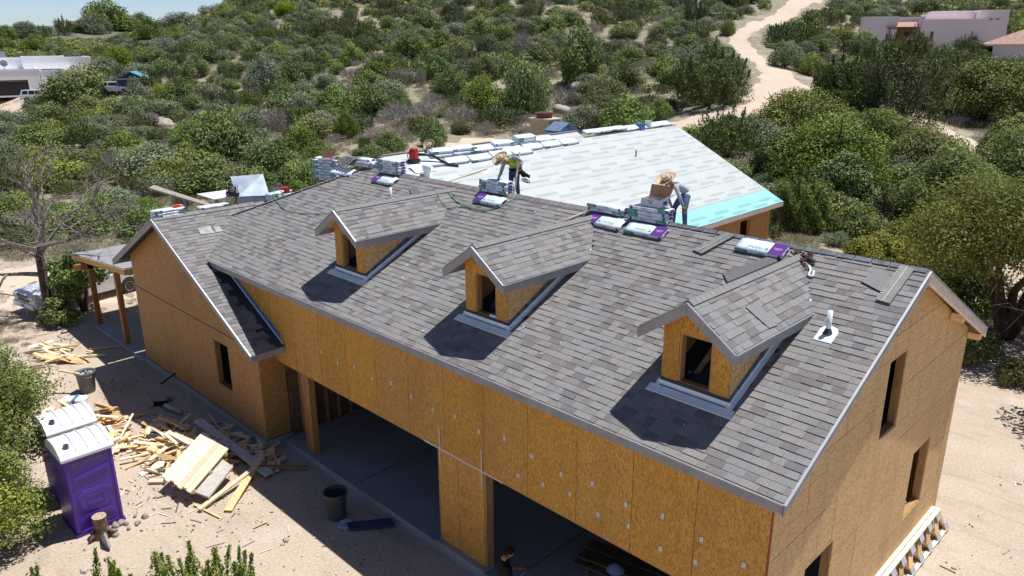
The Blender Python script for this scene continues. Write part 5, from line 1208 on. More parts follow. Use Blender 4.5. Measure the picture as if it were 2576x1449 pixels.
lp('roll', MB().tube([(-.45, 0, .12), (.3, 0, .12)], .10, 12), TWHITE, t, True); lp('blue_sleeve', MB().tube([(-.05, 0, .12), (.42, 0, .12)], .115, 12), M("blue_plastic", (.03, .20, .50), .4), t, True)
# ---- scrap lumber ---------------------------------------------------------
BD = []
for i, (L, w, h) in enumerate(((.35, .14, .04), (.6, .09, .04), (.9, .09, .04), (1.4, .09, .04), (.5, .24, .04), (.28, .09, .09), (.8, .14, .04), (.45, .40, .012), (.25, .24, .04), (1.9, .06, .03))):
    BD.append([MB().box((0, 0, 0), (L, w, h)).mesh('scrap_board', m) for m in (PINE, PINEP)])
def heap(cx, cy, rx, ry, rot, n, H, seed, label, group, small=1.0, main=0.0, spread=3.2):
    rg = random.Random(seed)
    for k in range(n):
        while True:
            a, b = rg.uniform(-1, 1), rg.uniform(-1, 1)
            if a*a+b*b < 1: break
        rad = math.sqrt(a*a+b*b); x = cx+(a*rx*math.cos(rot)-b*ry*math.sin(rot)); y = cy+(a*rx*math.sin(rot)+b*ry*math.cos(rot))
        hz_ = H*(1-rad)**.9; z = .04+hz_*rg.random()**.6
        i = rg.choices(range(10), (5, 6, 4, 2, 3, 3, 4, 2, 3, 1))[0]
        o = obj('scrap_board', BD[i][rg.random() < .45], None, (x, y, z+.02), (rg.gauss(0, .22), rg.gauss(0, .22 if i not in (3, 9) else .10), main+rg.uniform(-spread/2, spread/2)))
        o.scale = (rg.uniform(.7, 1.2)*small, rg.uniform(.8, 1.15), 1); tag(o, label.replace('offcut', ('short plank', 'narrow', 'slim', 'long', 'wide', 'thick block', 'wider', 'square sheet', 'small flat', 'thin batten')[i]+' offcut').replace('lumber', 'pale' if o.data.materials[0] == PINEP else 'tan'), 'board', group)
heap(-15.8, -2.4, 1.65, .95, .22, 125, .62, 1, "lumber offcut in the large heap before the left wing", "offcuts in the large heap")
heap(-17.3, -2.1, 1.3, .6, .15, 30, .25, 8, "lumber offcut in the large heap before the left wing", "offcuts in the large heap")
heap(-15.3, -1.0, 2.1, .45, .05, 45, .18, 2, "lumber offcut strewn along the shaded foundation of the left wing", "shaded offcuts by the foundation")
heap(-19.9, -3.65, 1.8, .95, .15, 60, .45, 3, "lumber offcut in the heap behind the portable toilets", "offcuts behind the toilets")
heap(-18.1, -3.6, .8, .6, .4, 18, .3, 6, "lumber offcut in the heap behind the portable toilets", "offcuts behind the toilets", 1.2)
heap(-26.0, -2.45, 1.35, .55, 1.5, 12, .2, 4, "lumber offcut in the pile by the porch", "offcuts by the porch", 1.0, .9, .9)
heap(-26.6, -2.6, 1.5, .65, .3, 22, .3, 14, "lumber offcut in the pile by the porch", "offcuts by the porch", 1.5, .75, .7)
def board(p, q_, w, h, mat, label, up=(0, 0, 1)): return tag(part('long_board', MB().beam(p, q_, w, h, up=up), mat, None), label, 'board')
board((-16.9, -1.50, .42), (-13.1, -1.28, .12), .26, .03, M("white_fascia_board", (.66, .64, .63), .6), "long white board running through the big heap into the shade")
board((-12.93, -3.27, .08), (-13.45, -1.50, .28), .13, .045, PINEP, "long pale board leaning at the right side of the big heap")
board((-12.42, -2.78, .05), (-13.70, -1.30, .25), .20, .03, PINE, "wide yellowish board at the right edge of the big heap")
board((-13.75, -1.45, .18), (-12.75, -.35, .10), .09, .04, LUMB, "dark stained board reaching from the heap towards the garage slab")
board((-13.3, -3.25, .05), (-12.25, -3.02, .03), .05, .02, PINE, "thin batten lying on the ground in front of the big heap")
board((-15.75, -3.35, .32), (-16.3, -2.5, .30), .12, .04, PINEP, "pale board at the left of the plank platform")
board((-15.15, -3.62, .06), (-14.85, -3.3, .06), .14, .05, PINEP, "short thick block at the left foot of the plank platform")
board((-17.0, -3.1, .06), (-18.3, -2.35, .10), .10, .04, PINEP, "long pale board at the left fringe of the big heap")
board((-18.2, -2.1, .3), (-16.5, -1.95, .45), .13, .035, PINE, "stout tan board on top at the upper left of the big heap")
t = tag(part('charred_plank', MB().beam((-17.2, -2.9, .30), (-16.5, -2.1, .40), .22, .03), M("black_sheet", (.03, .03, .04), .6), None), "dark grey sheet piece lying on the big heap", "sheet")
# plank platform
t = empty('plank_platform', (-14.4, -2.7, .4), 0, "pale plank platform lying tilted on the big scrap heap", "plank panel")
A, B_, C_, D_ = V3((-14.52, -3.50, .40)), V3((-13.30, -3.28, .36)), V3((-14.30, -1.78, .58)), V3((-15.72, -1.85, .60))
for k in range(7):
    f0, f1 = k/7+.004, (k+1)/7-.004; off = .05*math.sin(k*2.1)
    a, b_ = A.lerp(B_, f0), A.lerp(B_, f1); d, c = D_.lerp(C_, f0), D_.lerp(C_, f1)
    e1 = (d-a).normalized()*off
    part('plank', MB().prism([a-e1, b_-e1, c+e1*.5, d+e1*.5], (0, 0, .035)), PINEP, t)
for f in (.08, .5, .92):
    a, b_ = A.lerp(D_, f), B_.lerp(C_, f); part('cross_batten', MB().beam(a-Z*.06, b_-Z*.06, .09, .09), PINE, t)
t = tag(part('hollow_door', MB().prism([(-13.65, -3.20, .25), (-13.05, -2.95, .18), (-13.75, -1.95, .33), (-14.30, -2.05, .42)], (0, 0, .05)), M("pale_grey_panel", (.50, .46, .44), .6, var=.1), None), "pale grey hollow panel beside the plank platform", "door panel")
# ---- floor trusses along the right wall -----------------------------------
PLATE = M("truss_plate", (.50, .53, .60), .35, .4, var=.08)
def truss(xo, label):
    t = empty('floor_truss', (xo, 6.5, 0), 0, label, 'floor truss', 'floor trusses beside the right wall'); y0, y1 = 2.6, 8.72; zt, zb_ = .50, .06
    xx = lambda z: xo+.34-(z/.5)*.24
    part('top_chord', MB().beam((xx(zt), y0, zt), (xx(zt), y1, zt), .09, .04), PINEP, t); part('bottom_chord', MB().beam((xx(zb_), y0, zb_), (xx(zb_), y1, zb_), .09, .04), PINEP, t)
    n_ = 11; st = (y1-y0)/n_
    for i in range(n_):
        ya = y0+i*st; yb_ = ya+st/2; yc = ya+st
        part('web', MB().beam((xx(.1), ya, .08), (xx(.46), yb_, .48), .085, .038), PINE, t); part('web', MB().beam((xx(.46), yb_+.04, .48), (xx(.1), yc, .08), .085, .038), PINE, t)
        part('gusset_plate', MB().prism([(xx(.5)+.048, yb_-.10, .52), (xx(.36)+.048, yb_-.10, .38), (xx(.36)+.048, yb_+.13, .38), (xx(.5)+.048, yb_+.13, .52)], (.004, 0, .002)), PLATE, t)
        part('gusset_plate', MB().prism([(xx(.2)+.048, yc-.10, .20), (xx(.05)+.048, yc-.10, .05), (xx(.05)+.048, yc+.12, .05), (xx(.2)+.048, yc+.12, .20)], (.004, 0, .002)), PLATE, t)
    part('end_block', MB().beam((xx(.06), y1-.03, .06), (xx(.5), y1-.03, .5), .09, .04), PINE, t)
truss(.05, "outer floor truss with metal gusset plates leaning at the foot of the right wall"); truss(-.06, "inner floor truss hidden behind the outer one at the right wall")
# ---- vehicles ---------------------------------------------------------------
WHP = M("white_car_paint", (.72, .73, .76), .22, var=.02, spec=.6, coat=.6); GLS = M("dark_glass", (.02, .025, .03), .08, var=0, spec=.8); TYR = M("tyre_rubber", (.025, .025, .027), .8, var=.2); RIM = M("alloy_rim", (.55, .56, .58), .3, .7, var=.05); LAMP = M("headlamp", (.5, .55, .6), .15, .3, var=0); BLKP = M("black_trim", (.03, .03, .03), .6, var=0)
def vehicle(name, p, rz, label, prof, cab, wb, W, R_w, windows, paint=WHP, s=1.0, bed=None):
    """prof: lower body side profile (x forward,z); cab: greenhouse profile"""
    t = empty(name, p, rz, label, name.replace('_', ' ').split()[-1]); t.scale = (s, s, s); hw = W/2
    mb = MB(); mb.prism([(x, -hw, z) for x, z in prof], (0, W, 0)); bevel(lp('body', mb, paint, t), .05, 3)
    # cab with tumblehome
    n_ = len(cab); zmin = min(z for x, z in cab); zmax = max(z for x, z in cab); vs = []
    for sgn in (-1, 1):
        for x, z in cab: vs.append((x, sgn*(hw-.03-.16*(z-zmin)/(zmax-zmin)), z))
    fs = [tuple(range(n_)), tuple(range(2*n_-1, n_-1, -1))]+[(i, n_+i, n_+(i+1) % n_, (i+1) % n_) for i in range(n_)]
    bevel(lp('cab', MB().add(vs, fs), paint, t), .04, 2)
    hwz = lambda z: hw-.03-.16*(z-zmin)/(zmax-zmin)
    for wi in windows:
        for sgn in (-1, 1):
            mb = MB(); mb.prism([(x, sgn*(hwz(z)+.002), z) for x, z in wi], (0, sgn*.006, 0)); lp('side_window', mb, GLS, t)
    fr = [cab[i] for i in range(n_)]
    # windscreen & rear glass
    def glass(a, b, nm):
        (x0, z0), (x1, z1) = a, b; d = V3((z1-z0, 0, -(x1-x0))).normalized()*.012
        if (x0+x1)/2*d.x < 0 and nm == 'windscreen': d = -d
        P_ = [(x0+(x1-x0)*f, g, z0+(z1-z0)*f) for f, g in ((.10, -hwz(z0)+.1), (.10, hwz(z0)-.1), (.88, hwz(z1)-.1), (.88, -hwz(z1)+.1))]; lp(nm, MB().prism([V3(q)+d*.3 for q in P_], d), GLS, t)
    glass(cab[-1], cab[-2], 'windscreen'); glass(cab[0], cab[1], 'rear_window')
    for x in (wb/2, -wb/2):
        for sgn in (-1, 1):
            w = empty('wheel', (x, sgn*(hw-.10), R_w), 0, parent=t); w.rotation_euler = (PI/2*-sgn, 0, 0) if sgn < 0 else (-PI/2, 0, 0)
            if sgn < 0: w.rotation_euler = (PI/2, 0, 0)
            lp('tyre', MB().lathe([(R_w*.62, -.12), (R_w*.95, -.12), (R_w, -.08), (R_w, .08), (R_w*.95, .12), (R_w*.62, .12), (R_w*.6, .04)], (0, 0, 0), 24), TYR, w, True)
            mb = MB(); mb.lathe([(R_w*.62, .10), (R_w*.60, .11), (R_w*.55, .06), (.02, .05)], (0, 0, 0), 24, 1)
            for k in range(6): a = k*PI/3; mb.beam((.04*math.cos(a), .04*math.sin(a), .08), (R_w*.58*math.cos(a), R_w*.58*math.sin(a), .095), .055, .03, 0)
            mb.lathe([(.07, .10), (.001, .11)], (0, 0, 0), 12, 0); mb.lathe([(R_w*.64, .118), (R_w*.56, .105)], (0, 0, 0), 24, 0); lp('rim', mb, [RIM, BLKP], w, True)
    for x in (wb/2, -wb/2):
        for sgn in (-1, 1): mb = MB(); mb.tube([(x, sgn*(hw-.26), R_w+.02), (x, sgn*(hw+.008), R_w+.02)], R_w*1.16, 24); lp('wheel_arch', mb, BLKP, t)
    xf = max(x for x, z in prof); xr = min(x for x, z in prof)
    for sgn in (-1, 1):
        lp('headlight', MB().box((xf-.02, sgn*(hw-.25), .92), (.08, .38, .16)), LAMP, t); lp('tail_light', MB().box((xr+.01, sgn*(hw-.1), 1.0), (.05, .12, .34)), M("tail_red", (.35, .01, .01), .3) if 'tail_red' not in bpy.data.materials else bpy.data.materials['tail_red'], t)
    lp('grille', MB().box((xf, 0, .85), (.03, W-.9, .28)), BLKP, t); lp('front_bumper', MB().box((xf+.02, 0, .52), (.12, W-.08, .22)), paint, t); lp('rear_bumper', MB().box((xr-.04, 0, .52), (.12, W-.08, .2)), RIM, t)
    if bed: lp('truck_bed', MB().bx(bed[0], bed[1], -hw+.08, hw-.08, bed[2]+.001, bed[2]+.02), BLKP, t)
    lp('licence_plate', MB().box((xf+.085, .0, .50), (.01, .32, .16)), BLUEW, t)
    return t
TRPROF = [(-2.9, .42), (2.75, .42), (2.85, .6), (2.82, 1.02), (2.65, 1.12), (1.35, 1.20), (1.2, 1.22), (-2.9, 1.22)]
vehicle('white_pickup_truck', (-32.85, .35, 0), -1.38, "white pickup truck parked on the dirt driveway behind the porch posts", TRPROF, [(-.95, 1.2), (-.75, 1.86), (.55, 1.88), (1.38, 1.2)], 3.65, 1.98, .40, [[(-.72, 1.28), (-.62, 1.74), (-.08, 1.76), (-.08, 1.28)], [(.0, 1.28), (.0, 1.76), (.5, 1.76), (1.05, 1.28)]], bed=(-2.8, -1.0, 1.215), s=.89)
SUVP = [(-2.4, .42), (2.45, .42), (2.5, .65), (2.45, 1.0), (1.3, 1.12), (-2.45, 1.15)]
zg = float(terrain(-149, 29))
vehicle('white_suv', (-148.6, 29.6, zg+.25), math.radians(50), "white sport utility vehicle parked outside the far white house", SUVP, [(-2.4, 1.14), (-2.2, 1.85), (.35, 1.88), (1.2, 1.12)], 2.95, 1.95, .40, [[(-2.1, 1.24), (-2.0, 1.72), (-1.3, 1.74), (-1.3, 1.24)], [(-1.15, 1.24), (-1.15, 1.74), (-.35, 1.74), (-.35, 1.24)], [(-.25, 1.24), (-.25, 1.74), (.3, 1.74), (.8, 1.24)]], s=1.15)
zg = float(terrain(-122.4, 33))
vehicle('white_van', (-121.2, 33.0, zg+.1), math.radians(40), "white vehicle half hidden by brush in front of the blue-roofed shed", SUVP, [(-2.2, 1.14), (-1.9, 1.75), (.35, 1.78), (1.2, 1.12)], 2.95, 1.95, .38, [[(-1.8, 1.24), (-1.7, 1.66), (-1.0, 1.66), (-1.0, 1.24)], [(-.8, 1.24), (-.8, 1.66), (.3, 1.66), (.8, 1.24)]])
# ---- far buildings ------------------------------------------------------------
def stucco(name, c):
    n = NT(name); v = n.coord(); f = n.noise(v, 8, 4); n.col(n.ramp(f, [(.3, tuple(x*.92 for x in c)), (.7, c)])); return n.fin(.9, spec=.15)
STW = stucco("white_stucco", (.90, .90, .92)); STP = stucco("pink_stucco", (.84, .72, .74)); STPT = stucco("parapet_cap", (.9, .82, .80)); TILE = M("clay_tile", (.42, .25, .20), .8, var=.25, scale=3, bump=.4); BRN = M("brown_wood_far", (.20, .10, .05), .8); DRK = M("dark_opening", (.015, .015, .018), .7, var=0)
def place(o, x, y, dz=0): o.location = (x, y, float(terrain(x, y))+dz)
wh = empty('white_stucco_house', (0, 0, 0), math.radians(80), "long white flat-roofed stucco house with open garage at the far left", "house"); place(wh, -163.1, 29.8, .3)
def blk(par, name, x0, x1, y0, y1, z0, z1, mat, cap=None, capm=None):
    lp(name, MB().bx(x0, x1, y0, y1, z0, z1), mat, par)
    if cap:
        lp('parapet', MB().bx(x0-.06, x1+.06, y0-.06, y0+.35, z1+.003, z1+cap), capm or mat, par)
        for a, b_ in ((x0-.06, x0+.35), (x1-.35, x1+.06)): lp('parapet', MB().bx(a, b_, y0+.352, y1, z1+.003, z1+cap), capm or mat, par)
blk(wh, 'garage_block', -9.0, 4.0, 0, 9, 0, 4.7, STW, .25); blk(wh, 'wing_block', 4.2, 12, 1.2, 9, 0, 4.4, STW, .25); blk(wh, 'upper_block', -9, 14, 9.1, 18, 0, 6.6, STW, .25); blk(wh, 'stair_block', 2.0, 9.0, 6.0, 9.0, 4.72, 6.9, STW, .2); blk(wh, 'side_block', 12.2, 22.5, 3.5, 12, 0, 4.4, STW, .25)
lp('garage_opening', MB().bx(-6.2, 1.9, -.02, .3, 0.3, 3.0), DRK, wh); lp('garage_lintel', MB().bx(-6.2, 1.9, -.05, -.021, 2.7, 2.85), BRN, wh); lp('small_garage_door', MB().bx(5.3, 8.2, 1.17, 1.25, .2, 2.8), STW, wh); lp('door_slot', MB().bx(5.3, 8.2, 1.14, 1.169, 2.6, 3.0), DRK, wh)  # garage opening is a dark block, its inner shade put into the colour
lp('upper_recess', MB().bx(3.5, 5.2, 8.9, 9.099, 4.8, 6.3), STP, wh); lp('rooftop_unit', MB().bx(-3.8, -.2, 12, 14, 6.6, 7.9), M("grey_unit", (.28, .30, .34), .6), wh); lp('rooftop_unit', MB().bx(-5.0, -4.0, 12, 13.5, 6.6, 7.7), BLKP, wh)
lp('satellite_dish', MB().lathe([(.001, .0), (.5, .12), (.62, .2)], (0, 0, 0), 16), M("grey_dish", (.25, .25, .28), .6), wh).matrix_local = Matrix.Translation((-1.2, 3.5, 5.9)) @ Matrix.Rotation(PI/2, 4, 'X')
lp('dish_pole', MB().bx(-1.24, -1.16, 3.5, 3.58, 4.7, 5.8), BLKP, wh)
sd = empty('blue_roof_shed', (0, 0, 0), math.radians(60), "small dark blue shed with bright blue metal roof at the far left", "shed"); place(sd, -119.0, 34.4, -.2)
lp('wall', MB().bx(-1.9, 1.9, 0, 4.4, 0, 2.1), M("navy_siding", (.04, .06, .10), .7), sd)
RB = M("blue_metal_roof", (.16, .40, .58), .35, .2, var=.05)
lp('gable', MB().prism([(-1.9, -.01, 2.1), (1.9, -.01, 2.1), (0, -.01, 3.0)], (0, .1, 0)), bpy.data.materials['navy_siding'], sd)
lp('roof_slope', MB().prism([(-2.15, -.3, 2.03), (0, -.3, 3.08), (0, 4.7, 3.08), (-2.15, 4.7, 2.03)], (0, 0, .06)), RB, sd); lp('roof_slope', MB().prism([(2.15, -.3, 2.03), (0, -.3, 3.08), (0, 4.7, 3.08), (2.15, 4.7, 2.03)], (0, 0, .06)), RB, sd)
lp('trim', MB().bx(1.8, 1.96, -.06, .06, 0, 2.1), STW, sd); lp('trim', MB().bx(-1.9, 1.9, -.07, -.015, 2.05, 2.15), STW, sd)
for k in range(3): lp('window', MB().bx(1.9, 1.95, .8+k*1.1, 1.5+k*1.1, .9, 1.8), PLAS, sd)
ph = empty('pink_stucco_house', (0, 0, 0), math.radians(26), "pink adobe-style flat-roofed house on the rise at the upper right", "house"); place(ph, -57.0, 146.0, -.2); ph.scale = (.86, .86, .80)
blk(ph, 'left_block', 0, 7, 1.5, 9, 0, 6.4, STP, .25, STPT); blk(ph, 'porch_recess', 7, 12.5, 5, 9, 0, 6.3, STP, .25, STPT); blk(ph, 'middle_block', 12.5, 22, 3.4, 11, 0, 6.9, STP, .2, STPT); blk(ph, 'front_block', 11.2, 23.2, -2.8, 3.3, 0, 5.6, STP, .22, STPT); blk(ph, 'right_block', 22.1, 27.5, -.6, 11, 0, 7.5, STP, .2, STPT); blk(ph, 'rear_block', 14, 27, 6, 15, 0, 7.6, STP, .2, STPT)
lp('porch_roof', MB().prism([(4.6, .9, 4.2), (11.1, .9, 4.2), (11.1, 4.9, 5.4), (7.1, 4.9, 5.4)], (0, 0, .12)), TILE, ph); lp('porch_beam', MB().bx(5, 11.1, 1.0, 1.2, 3.9, 4.15), BRN, ph)
for x in (5.4, 8.2): lp('porch_post', MB().bx(x, x+.25, 1.0, 1.25, 0, 3.9), BRN, ph)
lp('porch_wall', MB().bx(7.0, 11.1, 3.0, 3.1, 0, 4.0), M("tan_porch_wall", (.35, .19, .10), .8), ph); lp('window', MB().bx(8.8, 10, 2.95, 3.0, 1.6, 3.2), DRK, ph); lp('window', MB().bx(13.0, 13.6, -2.86, -2.79, 1.0, 3.2), GLS, ph); lp('barbecue', MB().bx(20.2, 21.8, -4.2, -3.2, .6, 1.9), BRN, ph)
for x in (24.0, 25.3): lp('canale', MB().bx(x, x+.5, -.9, -.601, 5.6, 5.8), BRN, ph)
th = empty('tile_roof_house', (0, 0, 0), math.radians(12), "house with a broad reddish clay roof cut off by the right edge", "house"); place(th, -31.5, 131.0, -.3)
lp('wall', MB().bx(.5, 15, 0, 10, 0, 3.0), STP, th); lp('roof', MB().add([(-1.2, -.8, 2.9), (16, -.8, 2.9), (16, 11, 2.9), (-1.2, 11, 2.9), (7.4, 5.1, 6.4), (9, 5.1, 6.4)], [(0, 1, 5, 4), (1, 2, 5), (2, 3, 4, 5), (3, 0, 4), (0, 3, 2, 1)]), TILE, th)
lp('skylight', MB().box((1.5, 2.2, 4.35), (.8, .8, .2)), TWHITE, th)
fn = empty('grey_wall_fence', (0, 0, 0), math.radians(14), "low grey fence between the pink house and the tile-roofed house", "fence"); place(fn, -39.5, 158, 0)
for k in range(4): lp('panel', MB().bx(k*2.2, k*2.2+2.1, 0, .12, -.3, 1.5), M("fence_grey", (.20, .20, .22), .8) if 'fence_grey' not in bpy.data.materials else bpy.data.materials['fence_grey'], fn); lp('post', MB().bx(k*2.2+2.1, k*2.2+2.2, -.02, .14, -.3, 1.7), DRK, fn)

# ================================================================== vegetation
def leafmat(name, a, b, c, trans=.13, var=1.0):
    n = NT(name); at = n.new('ShaderNodeAttribute', attribute_name='tone'); oi = n.new('ShaderNodeObjectInfo')
    f = at.outputs['Fac']; colr = n.ramp(f, [(0, a), (.5, b), (1, c)])
    hv = n.new('ShaderNodeHueSaturation'); n.l(colr, hv.inputs['Color']); n.l(n.math('MULTIPLY_ADD', oi.outputs['Random'], .55*var, 1.075-.275*var), hv.inputs['Value']); n.l(n.math('MULTIPLY_ADD', n.math('FRACT', n.math('MULTIPLY', oi.outputs['Random'], 5.7)), .05*var, .497-.025*var), hv.inputs['Hue']); n.l(n.math('MULTIPLY_ADD', n.math('FRACT', n.math('MULTIPLY', oi.outputs['Random'], 3.1)), .30, .88), hv.inputs['Saturation'])
    fin = n.mix(n.math('LESS_THAN', f, -.5), hv.outputs[0], (.27, .24, .22)); n.col(fin); n.b.inputs['Roughness'].default_value = .6; n.b.inputs['Specular IOR Level'].default_value = .25
    tr = n.new('ShaderNodeBsdfTranslucent'); n.l(fin, tr.inputs[0]); mx = n.new('ShaderNodeMixShader'); mx.inputs[0].default_value = trans
    n.l(n.b.outputs[0], mx.inputs[1]); n.l(tr.outputs[0], mx.inputs[2]); n.l(mx.outputs[0], n.out.inputs[0]); return n.mat
L_OAK = leafmat("oak_leaves", (.08, .12, .030), (.155, .21, .055), (.28, .33, .10))
L_SAGE = leafmat("sage_green_leaves", (.12, .15, .085), (.19, .225, .135), (.29, .32, .20))
L_JUN = leafmat("juniper_foliage", (.045, .072, .02), (.095, .13, .035), (.19, .225, .07), .15)
L_JUNB = leafmat("bright_juniper_foliage", (.12, .18, .03), (.20, .28, .05), (.30, .38, .09), .2, .25)
L_LIME = leafmat("lime_green_leaves", (.15, .21, .025), (.21, .28, .04), (.28, .34, .06), .3)
L_YEL = leafmat("yellow_green_leaves", (.10, .135, .032), (.175, .215, .052), (.28, .315, .09), .3)
L_DEAD = leafmat("grey_twigs", (.20, .175, .155), (.28, .25, .23), (.36, .33, .31), .0)
TRUNK = M("tree_bark", (.10, .07, .05), .9, var=.4, scale=5, bump=.6)
DEADW = M("dead_wood", (.24, .205, .18), .9, var=.4, scale=8, bump=.5)
def cards(P, Nn, T, L, W, tone, bend=None):
    """leaf quads: centre P, normal Nn, long direction T"""
    n_ = len(P); T = T-(T*Nn).sum(1, keepdims=True)*Nn; T /= np.linalg.norm(T, axis=1, keepdims=True)+1e-9; B = np.cross(Nn, T)
    L = np.broadcast_to(np.asarray(L, float).reshape(-1, 1), (n_, 1)); W = np.broadcast_to(np.asarray(W, float).reshape(-1, 1), (n_, 1))
    v = np.stack([P-T*L*.5-B*W*.25, P-T*L*.1-B*W*.5 , P+T*L*.5, P+T*L*.05+B*W*.5], 1)
    return v, tone
def mesh_cards(name, v, tone, mat, extra=None, emat=None):
    if name in ('scrub_oak', 'sage_bush', 'juniper', 'mesquite'):
        rq = np.random.RandomState(n_ if False else len(name)*7+int(abs(v[0, 0, 0])*1e4) % 999); tv, tt = twigs(rq, 420, .30, float(v[:, :, 2].max())*1.02, .008); v = np.concatenate([v, tv]); tone = np.concatenate([tone, tt*0-1])
    n_ = len(v); me = bpy.data.meshes.new(name); vv = v.reshape(-1, 3)
    nv = len(vv); ne = 0
    if extra: ev = np.array(extra.v, float); ef = extra.f; ne = len(ef)
    allv = vv if not extra else np.vstack([vv, ev])
    me.vertices.add(len(allv)); me.vertices.foreach_set('co', allv.astype(np.float32).ravel())
    li = np.arange(n_*4); ls = np.arange(n_)*4; lt = np.full(n_, 4)
    if extra:
        el = np.array([len(f) for f in ef]); ei = np.array([i for f in ef for i in f])+nv
        ls = np.concatenate([ls, n_*4+np.concatenate([[0], np.cumsum(el)[:-1]])]); lt = np.concatenate([lt, el]); li = np.concatenate([li, ei])
    me.loops.add(len(li)); me.loops.foreach_set('vertex_index', li.astype(np.int32)); me.polygons.add(len(ls)); me.polygons.foreach_set('loop_start', ls.astype(np.int32)); me.polygons.foreach_set('loop_total', lt.astype(np.int32))
    me.materials.append(mat)
    if extra: me.materials.append(emat); me.polygons.foreach_set('material_index', np.concatenate([np.zeros(n_), np.ones(ne)]).astype(np.int32))
    me.update(calc_edges=True); at = me.attributes.new('tone', 'FLOAT', 'FACE'); t = np.concatenate([tone, np.zeros(ne)]) if extra else tone; at.data.foreach_set('value', t.astype(np.float32)); return me
def unit(a): return a/(np.linalg.norm(a, axis=1, keepdims=True)+1e-9)
def crown_oak(rs, n_, s, h=1.0, lobes=16, low=.12, elong=1.5, ls=1.0):
    """crown of unit radius, height h"""
    c = []; 
    for i in range(lobes):
        a = i*2.39996+rs.uniform(-.5, .5); r = math.sqrt((i+.5)/lobes)*.72; zt = h*(low+(1-low)*(.48+.36*(1-r*r)*1.0))*(1 if rs.rand() > .3 else .72)
        c.append((r*math.cos(a), r*math.sin(a), zt*rs.uniform(.72, 1.0), rs.uniform(.22, .40)))
    if low < .15:   # bush: foliage down to the ground
        c = []
        for i in range(lobes):
            a = i*2.39996+rs.uniform(-.5, .5); f = (i+.5)/lobes; el = math.asin(min(1, f*1.02)); rr_ = .64*rs.uniform(.8, 1.1)
            c.append((rr_*math.cos(el)*math.cos(a)*1.08, rr_*math.cos(el)*math.sin(a)*1.08, h*(.14+.62*math.sin(el)*rs.uniform(.75, 1.1)), rs.uniform(.26, .42)))
    c = np.array(c); c[:, 3] *= ls; w = c[:, 3]**2; ix = rs.choice(lobes, n_, p=w/w.sum()); d = unit(rs.randn(n_, 3)); rad = rs.rand(n_)**.35
    # sub-clumps give an uneven surface
    sub = unit(rs.randn(60, 3)); k = (d@sub.T).max(1); rad = rad*(.66+.55*np.clip((k-.75)/.25, 0, 1))
    P = c[ix, :3]+d*rad[:, None]*c[ix, 3:4]*np.array([1, 1, .8]); P[:, 2] = np.maximum(P[:, 2], .02)
    Nn = unit(d*.8+rs.randn(n_, 3)*.55+np.array([0, 0, .45])); T = rs.randn(n_, 3); tone = np.clip(.45+.2*rs.randn(n_)+.7*(rs.rand(lobes)[ix]-.5), 0, 1)
    return cards(P, Nn, T, s*elong*rs.uniform(.7, 1.3, n_), s*rs.uniform(.7, 1.2, n_), tone)
def crown_jun(rs, n_, s, h=1.6, sprays=34, cone=.5, low=.06):
    V = []; 
    a = rs.rand(sprays)*2*PI; r = np.sqrt(rs.rand(sprays))*.85; top = h*(1-cone*r)*rs.uniform(.68, 1.02, sprays)
    ln = rs.uniform(.30, .55, sprays)*h; ix = rs.choice(sprays, n_); t = rs.rand(n_)
    lean = .32; base = np.stack([r*np.cos(a), r*np.sin(a), top], 1)
    dirn = unit(np.stack([np.cos(a)*r*lean, np.sin(a)*r*lean, np.ones(sprays)], 1))
    wd = rs.uniform(.13, .24, sprays)*(1 if h < 2.5 else 2.0); rr = wd[ix]*np.clip(1.15*(1-t**1.5), .12, 1)*np.sqrt(rs.rand(n_)); b = rs.rand(n_)*2*PI
    sub = .25+.75*(np.sin(t*22+ix*1.7+b*2) > -.3)
    P = base[ix]-dirn[ix]*((1-t)*ln[ix])[:, None]+np.stack([np.cos(b)*rr*sub, np.sin(b)*rr*sub, np.zeros(n_)], 1)
    # lower skirt
    m = rs.rand(n_) < .38; q = rs.rand(n_)*2*PI; rad = .55+.45*rs.rand(n_)**.6; zz = low+(h*.6)*rs.rand(n_); rad = rad*(1-.28*zz/h)*(.84+.16*np.sin(q*9+zz*6)); P[m] = np.stack([rad*np.cos(q), rad*np.sin(q), zz], 1)[m]
    out = unit(P*np.array([1, 1, 0])+1e-6); Nn = unit(out*.7+rs.randn(n_, 3)*.5+np.array([0, 0, .25])); T = unit(dirn[ix]+out*.5+rs.randn(n_, 3)*.35)
    tone = np.clip(.3+.35*t+.2*rs.randn(n_), 0, 1)
    return cards(P, Nn, T, s*2.4*rs.uniform(.6, 1.3, n_), s*.8*rs.uniform(.7, 1.3, n_), tone)
def twigs(rs, n_, L, h=1.0, thick=.006, up=.5):
    """thin triangles of a bare bush"""
    a = rs.rand(n_)*2*PI; r = rs.rand(n_)**.6; z = h*(.1+.85*rs.rand(n_)*(1-.4*r)); P = np.stack([r*np.cos(a), r*np.sin(a), z], 1)*np.array([.92, .92, 1])
    out = unit(P*np.array([1, 1, .6])); T = unit(out+rs.randn(n_, 3)*.5+np.array([0, 0, up])); Nn = unit(rs.randn(n_, 3))
    return cards(P, Nn, T, L*rs.uniform(.5, 1.5, n_), thick*rs.uniform(.6, 1.6, n_), rs.rand(n_))
